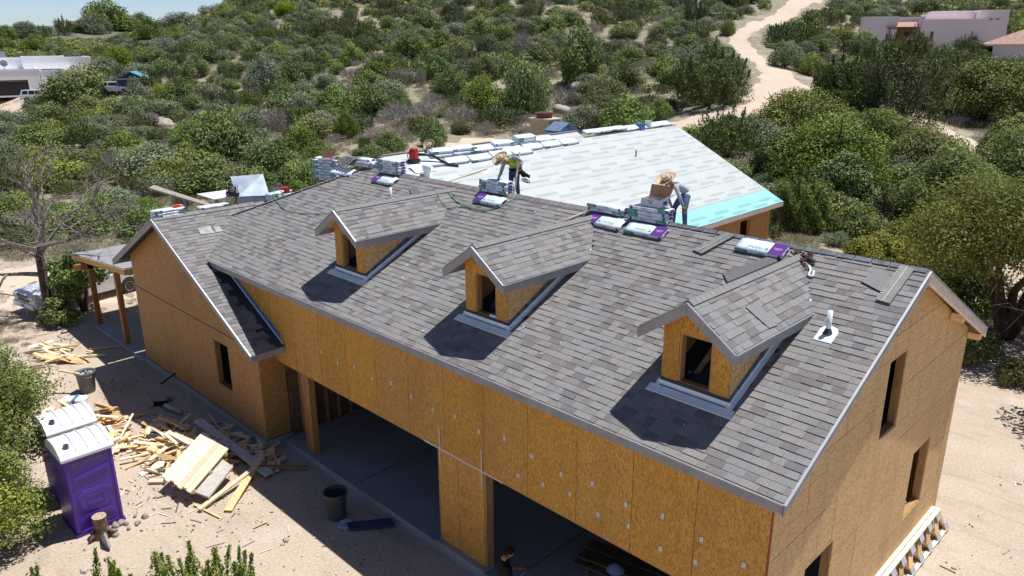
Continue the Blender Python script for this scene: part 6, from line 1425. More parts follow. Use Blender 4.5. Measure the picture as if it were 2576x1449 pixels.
def limbs(rs, mb, h=1.0, n_=5, r0=.06, spread=.7, sides=5, fork=True, z0=-.05):
    for i in range(n_):
        a = i*2*PI/n_+rs.uniform(-.4, .4); e = V3((math.cos(a)*spread*rs.uniform(.5, 1), math.sin(a)*spread*rs.uniform(.5, 1), h*rs.uniform(.6, .85))); m_1 = e*.45+V3((rs.uniform(-.08, .08), rs.uniform(-.08, .08), .05*h))
        mb.tube([(0, 0, z0), m_1*.35, m_1, e], [r0, r0*.8, r0*.55, r0*.15], sides)
        if fork:
            for k in range(3):
                f = e+V3((rs.uniform(-.3, .3), rs.uniform(-.3, .3), rs.uniform(-.05, .25)*h)); mb.tube([m_1.lerp(e, .3+.2*k), (m_1.lerp(e, .7)+f)/2, f], [r0*.35, r0*.25, r0*.07], 4)
    return mb
def branchy(rs, mb, p, d, L, r, depth, sides=5):
    p = V3(p); d = V3(d).normalized(); pts = [p]; rad = [r]; q = p
    for k in range(3):
        d = (d+V3((rs.uniform(-.28, .28), rs.uniform(-.28, .28), rs.uniform(-.22, .22)))).normalized(); q = q+d*L/3; pts.append(q); rad.append(r*(1-.2*(k+1)))
    mb.tube(pts, rad, sides if depth > 1 else 3, cap=False)
    if depth == 0: return
    for k in range(3 if depth > 1 else 4):
        f = rs.uniform(.35, 1); b = pts[1].lerp(pts[3], f) if k else pts[3]; nd = (d+V3((rs.uniform(-1, 1), rs.uniform(-1, 1), rs.uniform(-.55, .6)))*.85).normalized(); branchy(rs, mb, b, nd, L*rs.uniform(.55, .78), r*.54, depth-1, sides)
RS = np.random.RandomState
def mk(kind, seed, n_, s, **k):
    rs = RS(seed); return (crown_oak if kind == 'oak' else crown_jun)(rs, n_, s, **k)
def wl(seed, **k): return limbs(RS(seed+500), MB(), **k)
# shared meshes for hillside growth (crown and stems in one mesh, small in the picture)
HILL = {}
HILL['oak'] = [mesh_cards('scrub_oak', *mk('oak', i, 6500, .055, h=.95+.15*(i % 3), lobes=13+3*(i % 3), low=.0), L_OAK, wl(i, h=.8, r0=.035), TRUNK) for i in range(6)]
HILL['sage'] = [mesh_cards('sage_bush', *mk('oak', 10+i, 6000, .050, h=.9+.15*(i % 3), lobes=11+3*(i % 3), low=.0), L_SAGE, wl(10+i, h=.8, r0=.03), TRUNK) for i in range(4)]
HILL['jun'] = [mesh_cards('juniper', *mk('jun', 20+i, 6000, .036, h=1.15+.25*(i % 3), sprays=22+4*(i % 3), cone=.45), L_JUN, wl(20+i, h=1., r0=.05), TRUNK) for i in range(4)]
HILL['lime'] = [mesh_cards('mesquite', *mk('oak', 40+i, 5500, .042, h=1.0, lobes=14, elong=2.6, low=.05), L_LIME, wl(40+i, h=.9, r0=.04), TRUNK) for i in range(2)]
def deadbush(seed, n_=2200):
    rs = RS(seed); v, t = twigs(rs, n_, .26, 1.0, .009); return mesh_cards('dead_shrub', v, t, L_DEAD, wl(seed, h=.95, n_=8, r0=.025, spread=.8), DEADW)
HILL['dead'] = [deadbush(60+i) for i in range(3)]
def dry(seed):
    rs = RS(seed); n_ = 420; a = rs.rand(n_)*2*PI; r = rs.rand(n_)**.5; P = np.stack([r*np.cos(a), r*np.sin(a), .18+.35*rs.rand(n_)*(1-.5*r)], 1); T = unit(np.stack([np.cos(a)*r, np.sin(a)*r, np.full(n_, 1.)], 1)+rs.randn(n_, 3)*.3)
    return cards(P, unit(rs.randn(n_, 3)), T, .6*rs.uniform(.5, 1.2, n_), .035, rs.rand(n_))
L_DRY = leafmat("dry_grass_blades", (.25, .22, .15), (.36, .325, .235), (.47, .43, .33), .2)
# ---- near trees, each crown its own density -------------------------------
def tree(name, x, y, r, h, kind, seed, n_, s, mat, label, group=None, z=None, trunk_h=.3, lobes=22, cone=.5, trunk_r=.05, bark=TRUNK, extra_dead=0):
    z = float(terrain(x, y)) if z is None else z; t = empty(name, (x, y, z), seed*.7, label, 'tree', group); hr = h/r; rs = RS(seed)
    if kind == 'oak': v, tn = crown_oak(rs, n_, s/r, h=hr, lobes=int(lobes*1.3), low=trunk_h, ls=.80)
    else: v, tn = crown_jun(rs, n_, s/r, h=hr, sprays=lobes*2, cone=cone)
    c = obj('crown', mesh_cards('crown', v, tn, mat), t); c.scale = (r, r, r)
    b = limbs(rs, MB(), h=hr*(.62 if kind == 'jun' else .85), n_=6, r0=trunk_r, spread=.62, sides=7); q = obj('trunk', b.mesh('trunk', bark, True), t); q.scale = (r, r, r)
    if extra_dead:
        v, tn = twigs(rs, extra_dead, .28, hr*.9, .006); w = obj('bare_twigs', mesh_cards('bare_twigs', v*np.array([.97, .97, 1.02]), tn, L_DEAD), t); w.scale = (r, r, r)
    return t
NEARL = [(-39.2, 63.1, 4.7, 7.07, 'jun', L_JUN, 'large dark juniper-oak mass left of the road bend'),
 (-22.9, 69.0, 5.6, 10.64, 'jun', L_JUN, 'huge dark juniper standing below the pink house'),
 (-30.3, 74.7, 3.53, 5.82, 'jun', L_JUN, 'dark juniper beside the road bend on its right'),
 (-26.6, 67.7, 3.23, 4.91, 'jun', L_JUN, 'dark green juniper left of the huge juniper'),
 (-26.0, 56.3, 4.89, 4.64, 'oak', L_OAK, 'blue-green broad oak below the road end'),
 (-18.5, 81.6, 5.59, 6.93, 'oak', L_OAK, 'bright green oak in front of the tile-roofed house'),
 (-24.3, 92.0, 3.82, 5.18, 'jun', L_JUN, 'greyish juniper left of the bright oak near the tile roof'),
 (-18.2, 44.4, 5.03, 5.51, 'oak', L_OAK, 'wide mid-green oak right of the white roof'),
 (-19.8, 56.5, 4.02, 4.51, 'oak', L_YEL, 'yellow-green oak topping the oak mass right of the white roof'),
 (-21.2, 43.3, 2.45, 3.78, 'oak', L_OAK, 'green oak beside the aqua eave corner'),
 (-15.2, 33.9, 2.01, 4.53, 'jun', L_JUNB, 'bright green juniper beside the far corner of the white roof wing'),
 (-15.6, 40.4, 2.53, 4.01, 'oak', L_OAK, 'dark oak beyond the bright juniper'),
 (-8.7, 28.8, 2.05, 2.26, 'oak', L_YEL, 'low yellow-green bush beyond the lone bundle'),
 (-8.8, 40.0, 3.51, 5.64, 'oak', L_YEL, 'tall yellow-green oak at the right of the wing corner'),
 (-15.0, 54.1, 3.81, 3.62, 'oak', L_YEL, 'sunlit oak crown in the right middle distance'),
 (-7.8, 48.6, 3.88, 5.61, 'oak', L_YEL, 'yellow-green oak cut by the right edge, middle height'),
 (-7.9, 33.3, 2.36, 2.69, 'oak', L_YEL, 'low yellow-green bush left of the leaning oak'),
 (-11.1, 63.6, 3.11, 4.43, 'oak', L_OAK, 'green oak cut by the right edge below the tile roof')]
NOCC = []
for i, (x, y, r, h, kind, mt, lab) in enumerate(NEARL):
    d = math.hypot(x-4, y+9); n_ = int(min(26000, 3200*r*r*(1 if kind == 'oak' else 1.5)*(70/d))); s_ = .05+.0012*d
    tree('oak_tree' if kind == 'oak' else 'juniper_tree', x, y, r, h, kind, 200+i, n_, s_*(1 if kind == 'oak' else .8), mt, lab, trunk_h=.08, lobes=26 if kind == 'oak' else 24, trunk_r=.05, extra_dead=120 if i % 3 == 0 else 0); NOCC.append((x, y, r))
tree('oak_tree', -2.0, 23.6, 4.6, 6.6, 'oak', 301, 34000, .085, L_YEL, "big yellow-green oak with forked dark trunk right of the gable peak", trunk_h=.22, lobes=40, trunk_r=.06, extra_dead=300)
tree('oak_tree', 3.6, 27.5, 4.0, 5.5, 'oak', 302, 20000, .095, L_YEL, "yellow-green oak at the right edge behind the big oak", trunk_h=.2, lobes=28, extra_dead=200)
tree('oak_tree', 3.3, 17.8, 3.4, 5.6, 'oak', 304, 9000, .13, L_YEL, "oak beyond the right edge whose shade falls on the sand", trunk_h=.3, lobes=26)
tree('oak_tree', .6, 21.8, 1.9, 2.3, 'oak', 305, 7000, .10, L_OAK, "low dark bush at the foot of the big oak on the right", trunk_h=.05, lobes=16, extra_dead=150)
tree('oak_tree', -4.6, 26.0, 2.4, 2.6, 'oak', 306, 8000, .10, L_OAK, "low green bush left of the big oak trunk", trunk_h=.05, lobes=18, extra_dead=120)
tree('oak_tree', 2.2, 20.2, 1.3, 1.4, 'oak', 307, 4500, .07, L_OAK, "small dark bush at the right edge beside the gable", trunk_h=.05, lobes=12, extra_dead=80)
tree('oak_tree', -.6, 19.3, .9, .8, 'oak', 308, 2600, .06, L_YEL, "tiny yellow-green bush nearest the right gable corner", trunk_h=.05, lobes=10)
tree('oak_tree', -2.6, 20.6, 1.5, 1.7, 'oak', 309, 5000, .07, L_OAK, "dark bush behind the right gable eave", trunk_h=.05, lobes=13, extra_dead=80)
tree('oak_tree', -6.3, 31.5, 3.0, 4.4, 'oak', 303, 16000, .095, L_OAK, "dark oak between the rear wing corner and the big oak", trunk_h=.1, lobes=24)
tree('oak_tree', -31.2, -.2, 1.55, 2.7, 'oak', 310, 6000, .10, L_OAK, "green oak bush in front of the white pickup", trunk_h=.22, lobes=18, trunk_r=.07)
tree('oak_tree', -30.0, -1.5, .9, 1.3, 'oak', 311, 2500, .09, L_OAK, "small green oak sprout left of the porch slab", trunk_h=.12, lobes=12)
tree('oak_tree', -17.4, -6.95, 2.35, 3.9, 'oak', 320, 30000, .052, L_OAK, "green oak at the left edge overhanging the farther toilet", trunk_h=.2, lobes=30, extra_dead=250)
tree('oak_tree', -15.2, -7.35, 1.6, 3.0, 'oak', 321, 18000, .05, L_OAK, "dense green oak at the left edge beside the nearer toilet", trunk_h=.08, lobes=24, extra_dead=120)
tree('oak_tree', -22.6, -5.9, 2.1, 2.9, 'oak', 322, 15000, .06, L_OAK, "grey-green oak at the left edge beyond the toilets", trunk_h=.1, lobes=22, extra_dead=150)
for k, (x, y, r, h) in enumerate(((-7.45, -7.75, .95, 4.2), (-7.15, -7.2, .8, 4.2), (-6.8, -6.85, .75, 4.0), (-6.4, -6.35, 1.1, 4.45), (-5.95, -5.95, .9, 4.35), (-5.65, -5.55, .65, 4.3))):
    v, tn = crown_jun(RS(330+k), 52000, .027/r, h=h/r, sprays=24, cone=.25); v = v
    t = empty('young_juniper', (x, y, 0), k, "bright green juniper top at the bottom edge, %s from the left" % ("first", "second", "third", "fourth", "fifth", "sixth")[k], "tree", "junipers at the bottom edge"); c = obj('crown', mesh_cards('crown', v, tn, L_JUNB), t); c.scale = (r, r, r)
    lp('trunk', MB().tube([(0, 0, 0), (.03, 0, h*.5), (0, 0, h*.72)], [.07, .05, .01], 7), TRUNK, t, True)
v, tn = crown_jun(RS(340), 900, .05/.2, h=3.9/.2, sprays=3, cone=.2)
t = empty('young_juniper', (-4.35, -3.85, 0), 0, "single bright green sprig poking in at the bottom edge left of the pier", "tree"); c = obj('crown', mesh_cards('crown', v, tn, L_JUNB), t); c.scale = (.2, .2, .2); lp('trunk', MB().tube([(0, 0, 0), (0, 0, 3.1)], [.03, .008], 6), TRUNK, t, True)
for x, y, r in ((-2.0, 23.6, 3.4), (3.6, 27.5, 3), (-6.3, 31.5, 2.5)): NOCC.append((x, y, r))
# ---- dead tree at the left --------------------------------------------------
t = empty('dead_tree', (-31.1, -1.55, 0), 0, "bare grey-branched tree with dark leaning trunk left of the porch", "tree"); rs = RS(5); mb = MB()
mb.tube([(.15, .1, -.1), (.0, .0, 1.1), (-.15, .05, 2.1), (-.35, .1, 3.0)], [.24, .19, .17, .15], 9)
part_trunk = lp('trunk', mb, TRUNK, t, True)
for k, (d, L) in enumerate((((-.9, -.7, .45), 1.9), ((.5, .7, .75), 1.9), ((-.2, .5, 1), 1.8), ((.2, -.9, .35), 1.7), ((-.9, .3, .5), 1.7), ((.9, .9, .25), 2.0), ((-.4, -1, .1), 1.9))):
    mb = MB(); branchy(rs, mb, (-.35+.05*k, .1, 2.6+.1*k) if k != 6 else (-.12, .03, 1.9), d, L*1.1, .11, 4); lp('branch', mb, DEADW, t)
v, tn = twigs(rs, 700, .22, 1.3, .006, .2); o = obj('twigs', mesh_cards('twigs', v*np.array([2.4, 2.4, 2.1])+np.array([-.3, .2, 2.3]), tn, L_DEAD), t)
# ---- hillside ---------------------------------------------------------------
ROADP = np.array([(-50, 38), (-41, 46), (-37, 53.5), (-35.2, 59), (-34.8, 66), (-37, 74), (-42, 82), (-50, 92), (-57, 101.5), (-61.5, 108), (-64, 116.5), (-69, 130), (-73, 145), (-77, 160), (-84, 184)], float)
TRK = np.array([(-9, 62), (-15, 68), (-21, 74), (-28, 77), (-36, 76)], float); DRV = np.array([(-52, -14), (-40, -5), (-35.5, 1.5), (-34, 10), (-40, 24), (-49, 38)], float)
def dseg(x, y, P):
    b = 1e9
    for i in range(len(P)-1):
        a, c = P[i], P[i+1]; d = c-a; t = min(1, max(0, ((x-a[0])*d[0]+(y-a[1])*d[1])/(d@d))); b = min(b, math.hypot(x-a[0]-d[0]*t, y-a[1]-d[1]*t))
    return b
OCC = []
def zlabel(kind, x, y, r):
    D = (-(x-4.1)+(y+9.4))*.70711; q = ((x-4.1)+(y+9.4))*.70711/D
    hgt = 'lower' if D < 75 else 'middle' if D < 115 else 'upper' if D < 160 else 'topmost'; sz = ('large', 'medium')[r < 2.3] if r > 1.6 else 'small'
    sd_ = 'at far left' if q < -.42 else 'left of centre' if q < -.16 else 'behind the roof ridges' if q < .1 else 'left of the road' if q < .28 and D > 60 else 'at right'
    return dict(oak='%s rounded green scrub oak', sage='%s grey-green bush', jun='%s dark upright juniper', lime='%s lime-green feathery bush', dead='%s bare grey dead shrub')[kind] % sz+' on the %s slope %s' % (hgt, sd_)
CLEAR = [(-163, 29, 17), (-151, 26, 9), (-149.5, 24, 8), (-119, 34, 4.5), (-116, 32, 3), (-45, 153, 15), (-56, 150, 9), (-35, 150, 8), (-18, 132, 11), (-24, 128, 6)]
def free(x, y, r):
    if dseg(x, y, ROADP) < 3.2+r*.75 or dseg(x, y, TRK) < 2+r*.7 or dseg(x, y, DRV) < 4+r*.6: return False
    for a, b, c in CLEAR:
        if math.hypot(x-a, y-b) < c+r*.6: return False
    for a, b, c in OCC:
        if abs(x-a) < 8 and math.hypot(x-a, y-b) < (c+r)*.55: return False
    return True
OCC.extend(NOCC)
HAND = [(-1533.2, 506.9, 46.04, 47.5, 'oak', 'large round dark oak breaking the skyline at the upper left'),
 (-1226.0, 348.1, 14.77, 26.48, 'jun', 'dark pointed juniper on the skyline left of the round oak'),
 (-173.1, 58.5, 3.37, 5.88, 'oak', 0),
 (-181.0, 69.4, 5.35, 4.85, 'oak', 0),
 (-148.4, 70.3, 3.97, 3.86, 'jun', 0),
 (-142.2, 40.7, 3.16, 4.0, 'lime', 'lime-green bush above the blue-roofed shed'),
 (-139.1, 37.5, 2.94, 3.9, 'oak', 0),
 (-124.5, 28.4, 5.6, 5.9, 'oak', 'broad grey-green oak covering the middle of the white house'),
 (-299.0, 69.1, 4.72, 5.93, 'oak', 0),
 (-230.4, 55.1, 2.37, 3.35, 'oak', 0),
 (-226.8, 50.9, 2.54, 2.88, 'oak', 0),
 (-317.4, 65.3, 3.81, 5.69, 'oak', 0),
 (-108.8, 31.4, 2.46, 4.15, 'oak', 0),
 (-114.8, 35.6, 2.03, 3.29, 'jun', 0),
 (-104.2, 35.2, 2.92, 4.04, 'oak', 0),
 (-97.2, 30.7, 1.16, 2.64, 'jun', 0),
 (-131.6, 42.7, 3.35, 3.26, 'oak', 0),
 (-122.1, 40.7, 2.41, 2.81, 'oak', 0),
 (-130.6, 55.0, 2.38, 3.09, 'oak', 0),
 (-121.5, 47.3, 2.69, 3.56, 'oak', 0),
 (-115.8, 42.8, 2.32, 3.61, 'oak', 0),
 (-124.9, 59.6, 2.34, 3.78, 'jun', 0),
 (-117.5, 66.8, 3.31, 5.44, 'jun', 'dark juniper clump high on the slope above the dead tree'),
 (-130.9, 70.8, 1.25, 2.16, 'jun', 0),
 (-95.5, 43.4, 2.8, 4.28, 'oak', 0),
 (-85.6, 35.9, 1.97, 3.47, 'jun', 0),
 (-92.2, 46.3, 2.57, 4.22, 'oak', 0),
 (-74.0, 36.3, 2.42, 3.13, 'oak', 0),
 (-60.6, 20.4, 2.87, 4.95, 'oak', 'largest oak left of the roof with dark shaded trunk'),
 (-79.5, 27.4, 3.1, 2.85, 'oak', 0),
 (-68.1, 29.4, 1.68, 2.84, 'dead', 'grey dead tree among the oaks left of the hip roof'),
 (-56.9, 25.8, 1.64, 2.69, 'oak', 0),
 (-52.0, 15.2, 2.76, 2.57, 'oak', 0),
 (-92.9, 20.5, 2.26, 2.64, 'oak', 0),
 (-79.9, 18.9, 1.9, 2.46, 'oak', 0),
 (-103.7, 26.6, 1.82, 2.56, 'jun', 0),
 (-97.1, 26.7, 1.24, 2.23, 'oak', 0),
 (-106.9, 20.0, 3.07, 3.18, 'oak', 0),
 (-86.2, 12.7, 2.91, 3.22, 'oak', 0),
 (-108.1, 15.2, 1.64, 2.98, 'oak', 0),
 (-67.4, 7.6, 1.98, 3.33, 'oak', 0),
 (-64.0, 12.7, 1.67, 2.5, 'dead', 0),
 (-67.5, 5.2, 1.31, 2.8, 'oak', 0),
 (-46.4, 19.1, 1.72, 2.33, 'oak', 'green oak bush touching the hip end behind the stacked bundles'),
 (-966.5, 218.2, 13.27, 15.46, 'oak', 0),
 (-987.9, 241.0, 15.43, 17.63, 'oak', 0),
 (-1205.4, 316.6, 16.67, 23.74, 'jun', 0),
 (-1273.7, 386.5, 21.36, 20.74, 'oak', 0),
 (-1254.5, 398.0, 23.47, 25.07, 'oak', 0),
 (-1520.7, 538.6, 25.88, 30.71, 'oak', 0),
 (-1564.4, 583.4, 23.8, 31.78, 'oak', 0),
 (-207.6, 89.0, 4.14, 4.43, 'oak', 0),
 (-170.7, 75.6, 2.76, 3.35, 'oak', 0),
 (-154.4, 78.6, 2.25, 2.5, 'oak', 0),
 (-113.1, 72.8, 2.67, 4.19, 'jun', 0),
 (-120.9, 73.1, 1.46, 3.87, 'jun', 0),
 (-106.2, 80.8, 3.03, 3.93, 'oak', 0),
 (-106.5, 88.5, 1.31, 2.29, 'jun', 0),
 (-95.0, 83.1, 2.89, 3.97, 'oak', 0),
 (-100.1, 93.8, 2.47, 3.28, 'oak', 0),
 (-101.9, 103.6, 2.34, 2.4, 'jun', 0),
 (-86.9, 113.9, 4.76, 4.75, 'jun', 0),
 (-88.3, 63.0, 2.92, 4.04, 'oak', 0),
 (-83.1, 59.6, 1.18, 1.73, 'jun', 0),
 (-94.1, 56.6, 2.1, 3.06, 'oak', 0),
 (-90.3, 74.6, 2.13, 2.39, 'oak', 0),
 (-80.3, 70.4, 2.06, 3.6, 'oak', 0),
 (-80.1, 77.6, 1.72, 4.17, 'dead', 0),
 (-73.5, 75.6, 2.04, 3.37, 'oak', 0),
 (-58.8, 65.5, 3.65, 6.75, 'oak', 'wide dark oak with grey stems right of the lime-green tree'),
 (-69.3, 59.4, 2.06, 3.47, 'oak', 0),
 (-66.2, 51.3, 1.9, 4.17, 'oak', 0),
 (-57.4, 48.0, 3.22, 4.36, 'lime', 'large lime-green tree left of the chimney box'),
 (-54.1, 51.3, 2.77, 6.26, 'oak', 'tall dark green oak with visible trunk behind the chimney box'),
 (-52.3, 66.1, 2.09, 3.74, 'oak', 0),
 (-45.8, 51.2, 2.45, 2.72, 'oak', 0),
 (-41.6, 52.2, 2.87, 3.59, 'oak', 'rich green oak just beyond the white roof ridge'),
 (-41.1, 57.0, 1.43, 2.5, 'oak', 0),
 (-73.2, 52.3, 0.79, 2.73, 'dead', 0),
 (-74.9, 49.5, 0.79, 2.55, 'dead', 0),
 (-66.4, 39.9, 2.91, 3.42, 'oak', 0),
 (-57.9, 31.2, 1.26, 2.83, 'lime', 0),
 (-50.1, 35.1, 1.38, 2.68, 'oak', 0),
 (-51.0, 30.9, 1.47, 2.14, 'oak', 0),
 (-52.3, 29.2, 0.73, 2.14, 'jun', 0),
 (-59.2, 38.3, 2.12, 2.74, 'dead', 0),
 (-55.5, 43.1, 2.12, 2.47, 'dead', 0),
 (-50.8, 42.3, 1.21, 1.57, 'dead', 0),
 (-54.6, 57.2, 1.98, 2.46, 'dead', 0),
 (-73.7, 114.6, 2.86, 5.8, 'jun', 0),
 (-64.1, 109.0, 1.45, 2.35, 'lime', 0),
 (-54.7, 109.4, 3.53, 5.71, 'jun', 'dark juniper at the inner side of the road bend'),
 (-53.5, 114.8, 3.16, 5.19, 'oak', 0),
 (-42.1, 85.2, 2.24, 3.26, 'oak', 0),
 (-38.8, 85.1, 1.84, 2.68, 'oak', 0),
 (-66.5, 148.2, 3.83, 5.95, 'jun', 0),
 (-43.4, 111.5, 4.04, 5.6, 'jun', 0),
 (-47.4, 155.9, 2.15, 5.96, 'jun', 'slim pointed juniper before the pink house'),
 (-34.4, 122.3, 3.65, 4.73, 'jun', 0),
 (-33.9, 130.0, 2.56, 5.23, 'jun', 0),
 (-30.7, 105.7, 3.74, 5.39, 'jun', 0),
 (-72.3, 187.0, 4.3, 3.63, 'oak', 0),
 (-68.9, 194.3, 3.84, 2.98, 'oak', 0),
 (-64.2, 201.8, 3.74, 4.21, 'oak', 0),
 (-42.5, 182.9, 3.86, 4.43, 'oak', 0),
 (-39.3, 122.2, 3.2, 5.73, 'jun', 0)]
for x, y, r, h, kind, lab in HAND:
    i = len(OCC)
    if kind == 'oak' and i % 3 == 0 and not lab: kind = 'sage'
    me = HILL[kind][i % len(HILL[kind])]; ph = {'oak': (.95, 1.1, 1.25)[i % 6 % 3] if kind == 'oak' else 1, 'sage': 1.0, 'jun': 1.45, 'lime': 1.0, 'dead': .95}[kind]; nm, lb, ct, gr = dict(sage=('sage_bush', 'grey-green leafy bush on the hillside beyond the house', 'bush', 'grey-green bushes on the hillside'), oak=('scrub_oak', 'rounded green scrub oak bush on the hillside beyond the house', 'bush', 'scrub oaks on the hillside'), jun=('juniper', 'dark upright juniper on the hillside beyond the house', 'tree', 'junipers on the hillside'), lime=('mesquite', 'bright lime-green feathery bush on the hillside', 'bush', 'lime-green bushes on the hillside'), dead=('dead_shrub', 'bare grey dead shrub on the hillside beyond the house', 'bush', 'grey dead shrubs on the hillside'))[kind]
    o = obj(nm, me, None, (x, y, float(terrain(x, y))-.1), (0, 0, i*1.1), (r, r, h/ph)); tag(o, lab or zlabel(kind, x, y, r), 'tree' if lab else ct, None if lab else gr); OCC.append((x, y, r))
def uv2xy(D, S): return 4.1+(-D+S)*.70711, -9.4+(D+S)*.70711
rs = RS(77); cand = []
tries = 0
while tries < 60000 and len(cand) < 2400:
    tries += 1
    D = 41+(235-41)*rs.rand()**.85; q = rs.uniform(-.72, .72); S = q*D; x, y = uv2xy(D, S)
    dens = .5+.5*math.sin(x*.09+1.3)*math.sin(y*.08+.5)+.25*math.sin(x*.23+y*.19)
    if D > 70 and dens < .05 and rs.rand() < .6: continue
    kind = str(rs.choice(['oak', 'oak', 'oak', 'sage', 'sage', 'jun', 'dead', 'lime' if rs.rand() < .10 else 'jun', 'dead' if D < 120 else 'sage']))
    r = rs.uniform(1.1, 3.1)*(1.0 if kind != 'dead' else .62) * (1.0 if D > 60 else .8)
    if not free(x, y, r): continue
    OCC.append((x, y, r)); cand.append((D, x, y, r, kind, q))
cand.sort(key=lambda c: c[0]/c[3])
GNAME = dict(sage=('sage_bush', 'grey-green leafy bush on the hillside beyond the house', 'bush', 'grey-green bushes on the hillside'), oak=('scrub_oak', 'rounded green scrub oak bush on the hillside beyond the house', 'bush', 'scrub oaks on the hillside'), jun=('juniper', 'dark upright juniper on the hillside beyond the house', 'tree', 'junipers on the hillside'), lime=('mesquite', 'bright lime-green feathery bush on the hillside', 'bush', 'lime-green bushes on the hillside'), dead=('dead_shrub', 'bare grey dead shrub on the hillside beyond the house', 'bush', 'grey dead shrubs on the hillside'))
cnt = dict(sage=0, oak=0, jun=0, lime=0, dead=0); rest = []
for D, x, y, r, kind, q in cand:
    if cnt[kind] >= 285 or D > 205: rest.append((D, x, y, r, kind)); continue
    i = int(rs.randint(len(HILL[kind]))); cnt[kind] += 1; nm, lb, ct, gr = GNAME[kind]
    o = obj(nm, HILL[kind][i], None, (x, y, float(terrain(x, y))-.05), (0, 0, rs.uniform(0, 6.28)), (r, r*rs.uniform(.85, 1.1), r*rs.uniform(.75, 1.05))); tag(o, zlabel(kind, x, y, r), ct, gr)
# far growth that reads as one mass: many small crowns joined
far = []
for D in np.geomspace(236, 900, 1500):
    q = rs.uniform(-.75, .72) if rs.rand() < .5 else rs.uniform(-.76, -.4); x, y = uv2xy(D*rs.uniform(.97, 1.03), q*D); far.append((D, x, y, rs.uniform(1.6, 3.4)*(1+(D-236)/700), 'oak'))
protoA = [mk('oak', 90+i, 520, .14, h=.95, lobes=10, low=.0) for i in range(5)]; protoJ = [mk('jun', 95+i, 420, .10, h=1.3, sprays=14) for i in range(2)]
VV = []; TT = []
for k, (D, x, y, r, kind) in enumerate(rest+far):
    v, tn = (protoJ[k % 2] if kind == 'jun' else protoA[k % 5]); a = k*1.37; R3 = np.array([[math.cos(a), -math.sin(a), 0], [math.sin(a), math.cos(a), 0], [0, 0, 1]])
    VV.append((v.reshape(-1, 3)@R3.T*np.array([r, r, r*.9])+np.array([x, y, float(terrain(x, y))-.1])).reshape(-1, 4, 3)); TT.append(np.clip(tn+rs.uniform(-.25, .25), 0, 1))
tag(obj('distant_scrub', mesh_cards('distant_scrub', np.concatenate(VV), np.concatenate(TT), L_OAK)), kind='stuff')
# dry grass and low brush clumps
VV = []; TT = []; protoG = [dry(i) for i in range(6)]; ng = 0
for k in range(9000):
    D = 36+ (170-36)*rs.rand()**1.1; q = rs.uniform(-.72, .72); x, y = uv2xy(D, q*D)
    if dseg(x, y, ROADP) < 3.6 or dseg(x, y, TRK) < 2.2 or dseg(x, y, DRV) < 4.6: continue
    if -25 < x < 2 and -2 < y < 24: continue
    if math.sin(x*.16+2)*math.sin(y*.14)+.4*math.sin(x*.4+y*.3) < -.35: continue
    v, tn = protoG[k % 6]; m_2 = slice(None) if D < 75 else slice(0, 210) if D < 110 else slice(0, 90); r = rs.uniform(.35, .9)*(1 if D < 110 else 1.5)
    if D >= 75: v = v.copy()
    VV.append((v[m_2].reshape(-1, 3)*r*np.array([1, 1, .8])+np.array([x, y, float(terrain(x, y))])).reshape(-1, 4, 3)); TT.append(np.clip(tn[m_2]*.7+rs.uniform(0, .3), 0, 1)); ng += 1
    if ng > 4600: break
tag(obj('dry_grass', mesh_cards('dry_grass', np.concatenate(VV), np.concatenate(TT), L_DRY)), kind='stuff')
# green weeds around the near yard edges
VV = []; TT = []
def weeds(cx, cy, rx, ry, n_, s=.22):
    for k in range(n_):
        x, y = cx+rs.randn()*rx, cy+rs.randn()*ry
        if x > -29.5 and -1.0 < y < 24 and x < .5: continue
        v, tn = protoG[k % 6]; r = rs.uniform(.5, 1.2)*s; VV.append((v[:140].reshape(-1, 3)*r+np.array([x, y, float(terrain(x, y))-.01])).reshape(-1, 4, 3)); TT.append(tn[:140])
weeds(-33, -3.5, 2.2, 1.2, 90); weeds(-30.5, 2.5, 1.2, 1.5, 70, .2); weeds(-36.5, -1.5, 1.2, .8, 20); weeds(3, 24, 4, 3, 110, .3); weeds(-3, 30, 5, 3, 80, .4); weeds(-29, -4, 1.5, .8, 60)
tag(obj('weeds', mesh_cards('weeds', np.concatenate(VV), np.concatenate(TT), leafmat("weed_blades", (.14, .15, .06), (.24, .24, .12), (.36, .33, .2)))), kind='stuff')
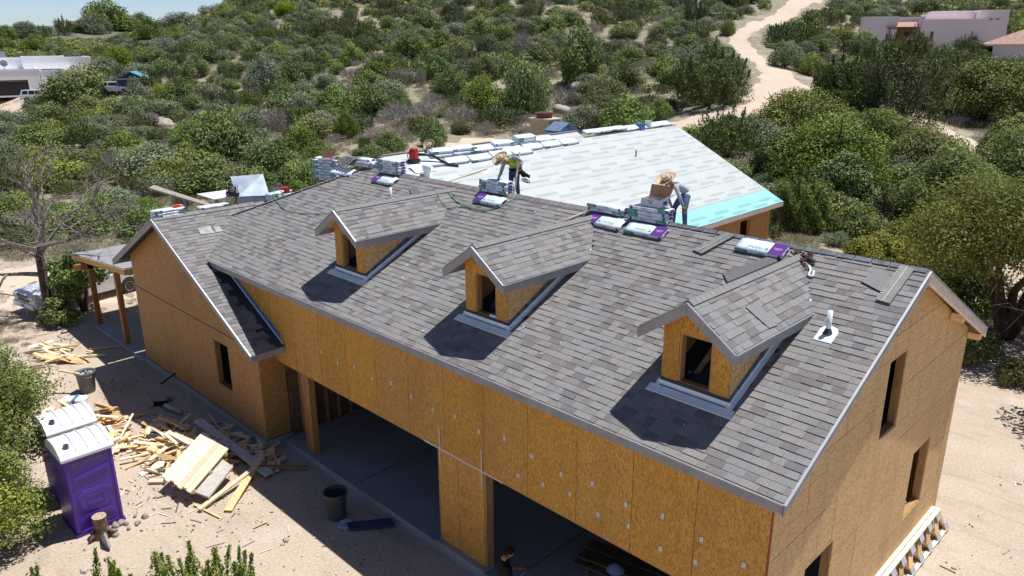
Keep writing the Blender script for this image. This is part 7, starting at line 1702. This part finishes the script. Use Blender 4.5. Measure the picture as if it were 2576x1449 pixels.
# gravel, chips and twigs on the yard
mb = MB(); rg = random.Random(77)
for k in range(1500):
    if k < 1100: x, y = rg.uniform(-24, -4), -rg.uniform(.2, 7)
    else: x, y = rg.uniform(.6, 7), rg.uniform(2, 20)
    if k % 3 == 0 and k < 1100: x, y = -15.5+rg.gauss(0, 2.2), -3.0+rg.gauss(0, .9)
    if y > -.72 and x < -14 and x > -24 : continue
    L = rg.uniform(.015, .07) if k % 9 else rg.uniform(.1, .4); mb.box((x, y, .012), (L, rg.uniform(.01, .03), rg.uniform(.006, .03)), Matrix.Rotation(rg.random()*6, 3, 'Z'), rg.randrange(3))
tag(part('wood_chips', mb, [PINEP, BARK, ROCK], None), kind='stuff')
mb = MB(); rs2 = random.Random(5)
for k in range(420):
    x, y = (rs2.uniform(-30, -2), -rs2.uniform(.3, 8)) if k < 220 else (rs2.uniform(.6, 8), rs2.uniform(2, 26)) if k < 360 else (rs2.uniform(-40, -29), rs2.uniform(-6, 6))
    if y > -.75 and -24 < x < 0: continue
    s = rs2.uniform(.012, .05)*(2.2 if k % 17 == 0 else 1); mb.lathe([(.001, -s*.3), (s, 0), (s*.75, s*.5), (.001, s*.65)], (x, y, .005), 5, 0, rs2.uniform(.8, 1.5), rs2.uniform(.7, 1.1))
tag(part('loose_stones', mb, ROCK, None), kind='stuff')
# boulders on the slope
RKL = [(-69.2, 96.4, 1.46, 'pale rounded boulder at the left of the rock pile near the road'),
 (-71.0, 101.2, 1.14, 'upper boulder of the rock pile near the road'),
 (-68.0, 99.0, 1.04, 'right boulder of the rock pile near the road'),
 (-67.0, 92.2, 0.92, 'low front boulder of the rock pile near the road'),
 (-102.4, 84.6, 1.05, 'dark-faced boulder high on the slope above the roof ridge'),
 (-99.1, 80.7, 1.01, 'flat pale boulder below the dark-faced one'),
 (-55.7, 62.4, 1.6, 'broad flat pale boulder above the far white ridge'),
 (-52.2, 54.9, 1.12, 'grey pointed boulder right behind the chimney box'),
 (-91.9, 27.8, 1.18, 'broad pale boulder on the slope left of centre'),
 (-86.3, 24.4, 0.72, 'small boulder left of the broad pale one'),
 (-94.7, 18.3, 0.88, 'tall pale boulder among oaks at the left'),
 (-78.4, 20.5, 0.65, 'small boulder right of the tall pale one'),
 (-120.0, 27.8, 1.03, 'brown boulder below the big oak at the left'),
 (-115.3, 25.7, 0.85, 'pale boulder under the brown one'),
 (-39.6, 69.9, 0.57, 'small boulder at the road edge'),
 (-40.1, 68.2, 0.76, 'boulder beneath the dark juniper by the road'),
 (-41.3, 67.0, 0.76, 'boulder at the foot of the dark juniper'),
 (-80.7, 95.7, 0.54, 'tiny boulder high on the slope'),
 (-49.8, 45.4, 0.31, 'tiny pale boulder near the chimney'),
 (-51.3, 66.9, 0.54, 'small boulder above the green oak')]
for i, (x, y, s, lab) in enumerate(RKL): rock(i, (x, y, float(terrain(x, y))+s*.15), (s*1.1, s, s), lab)
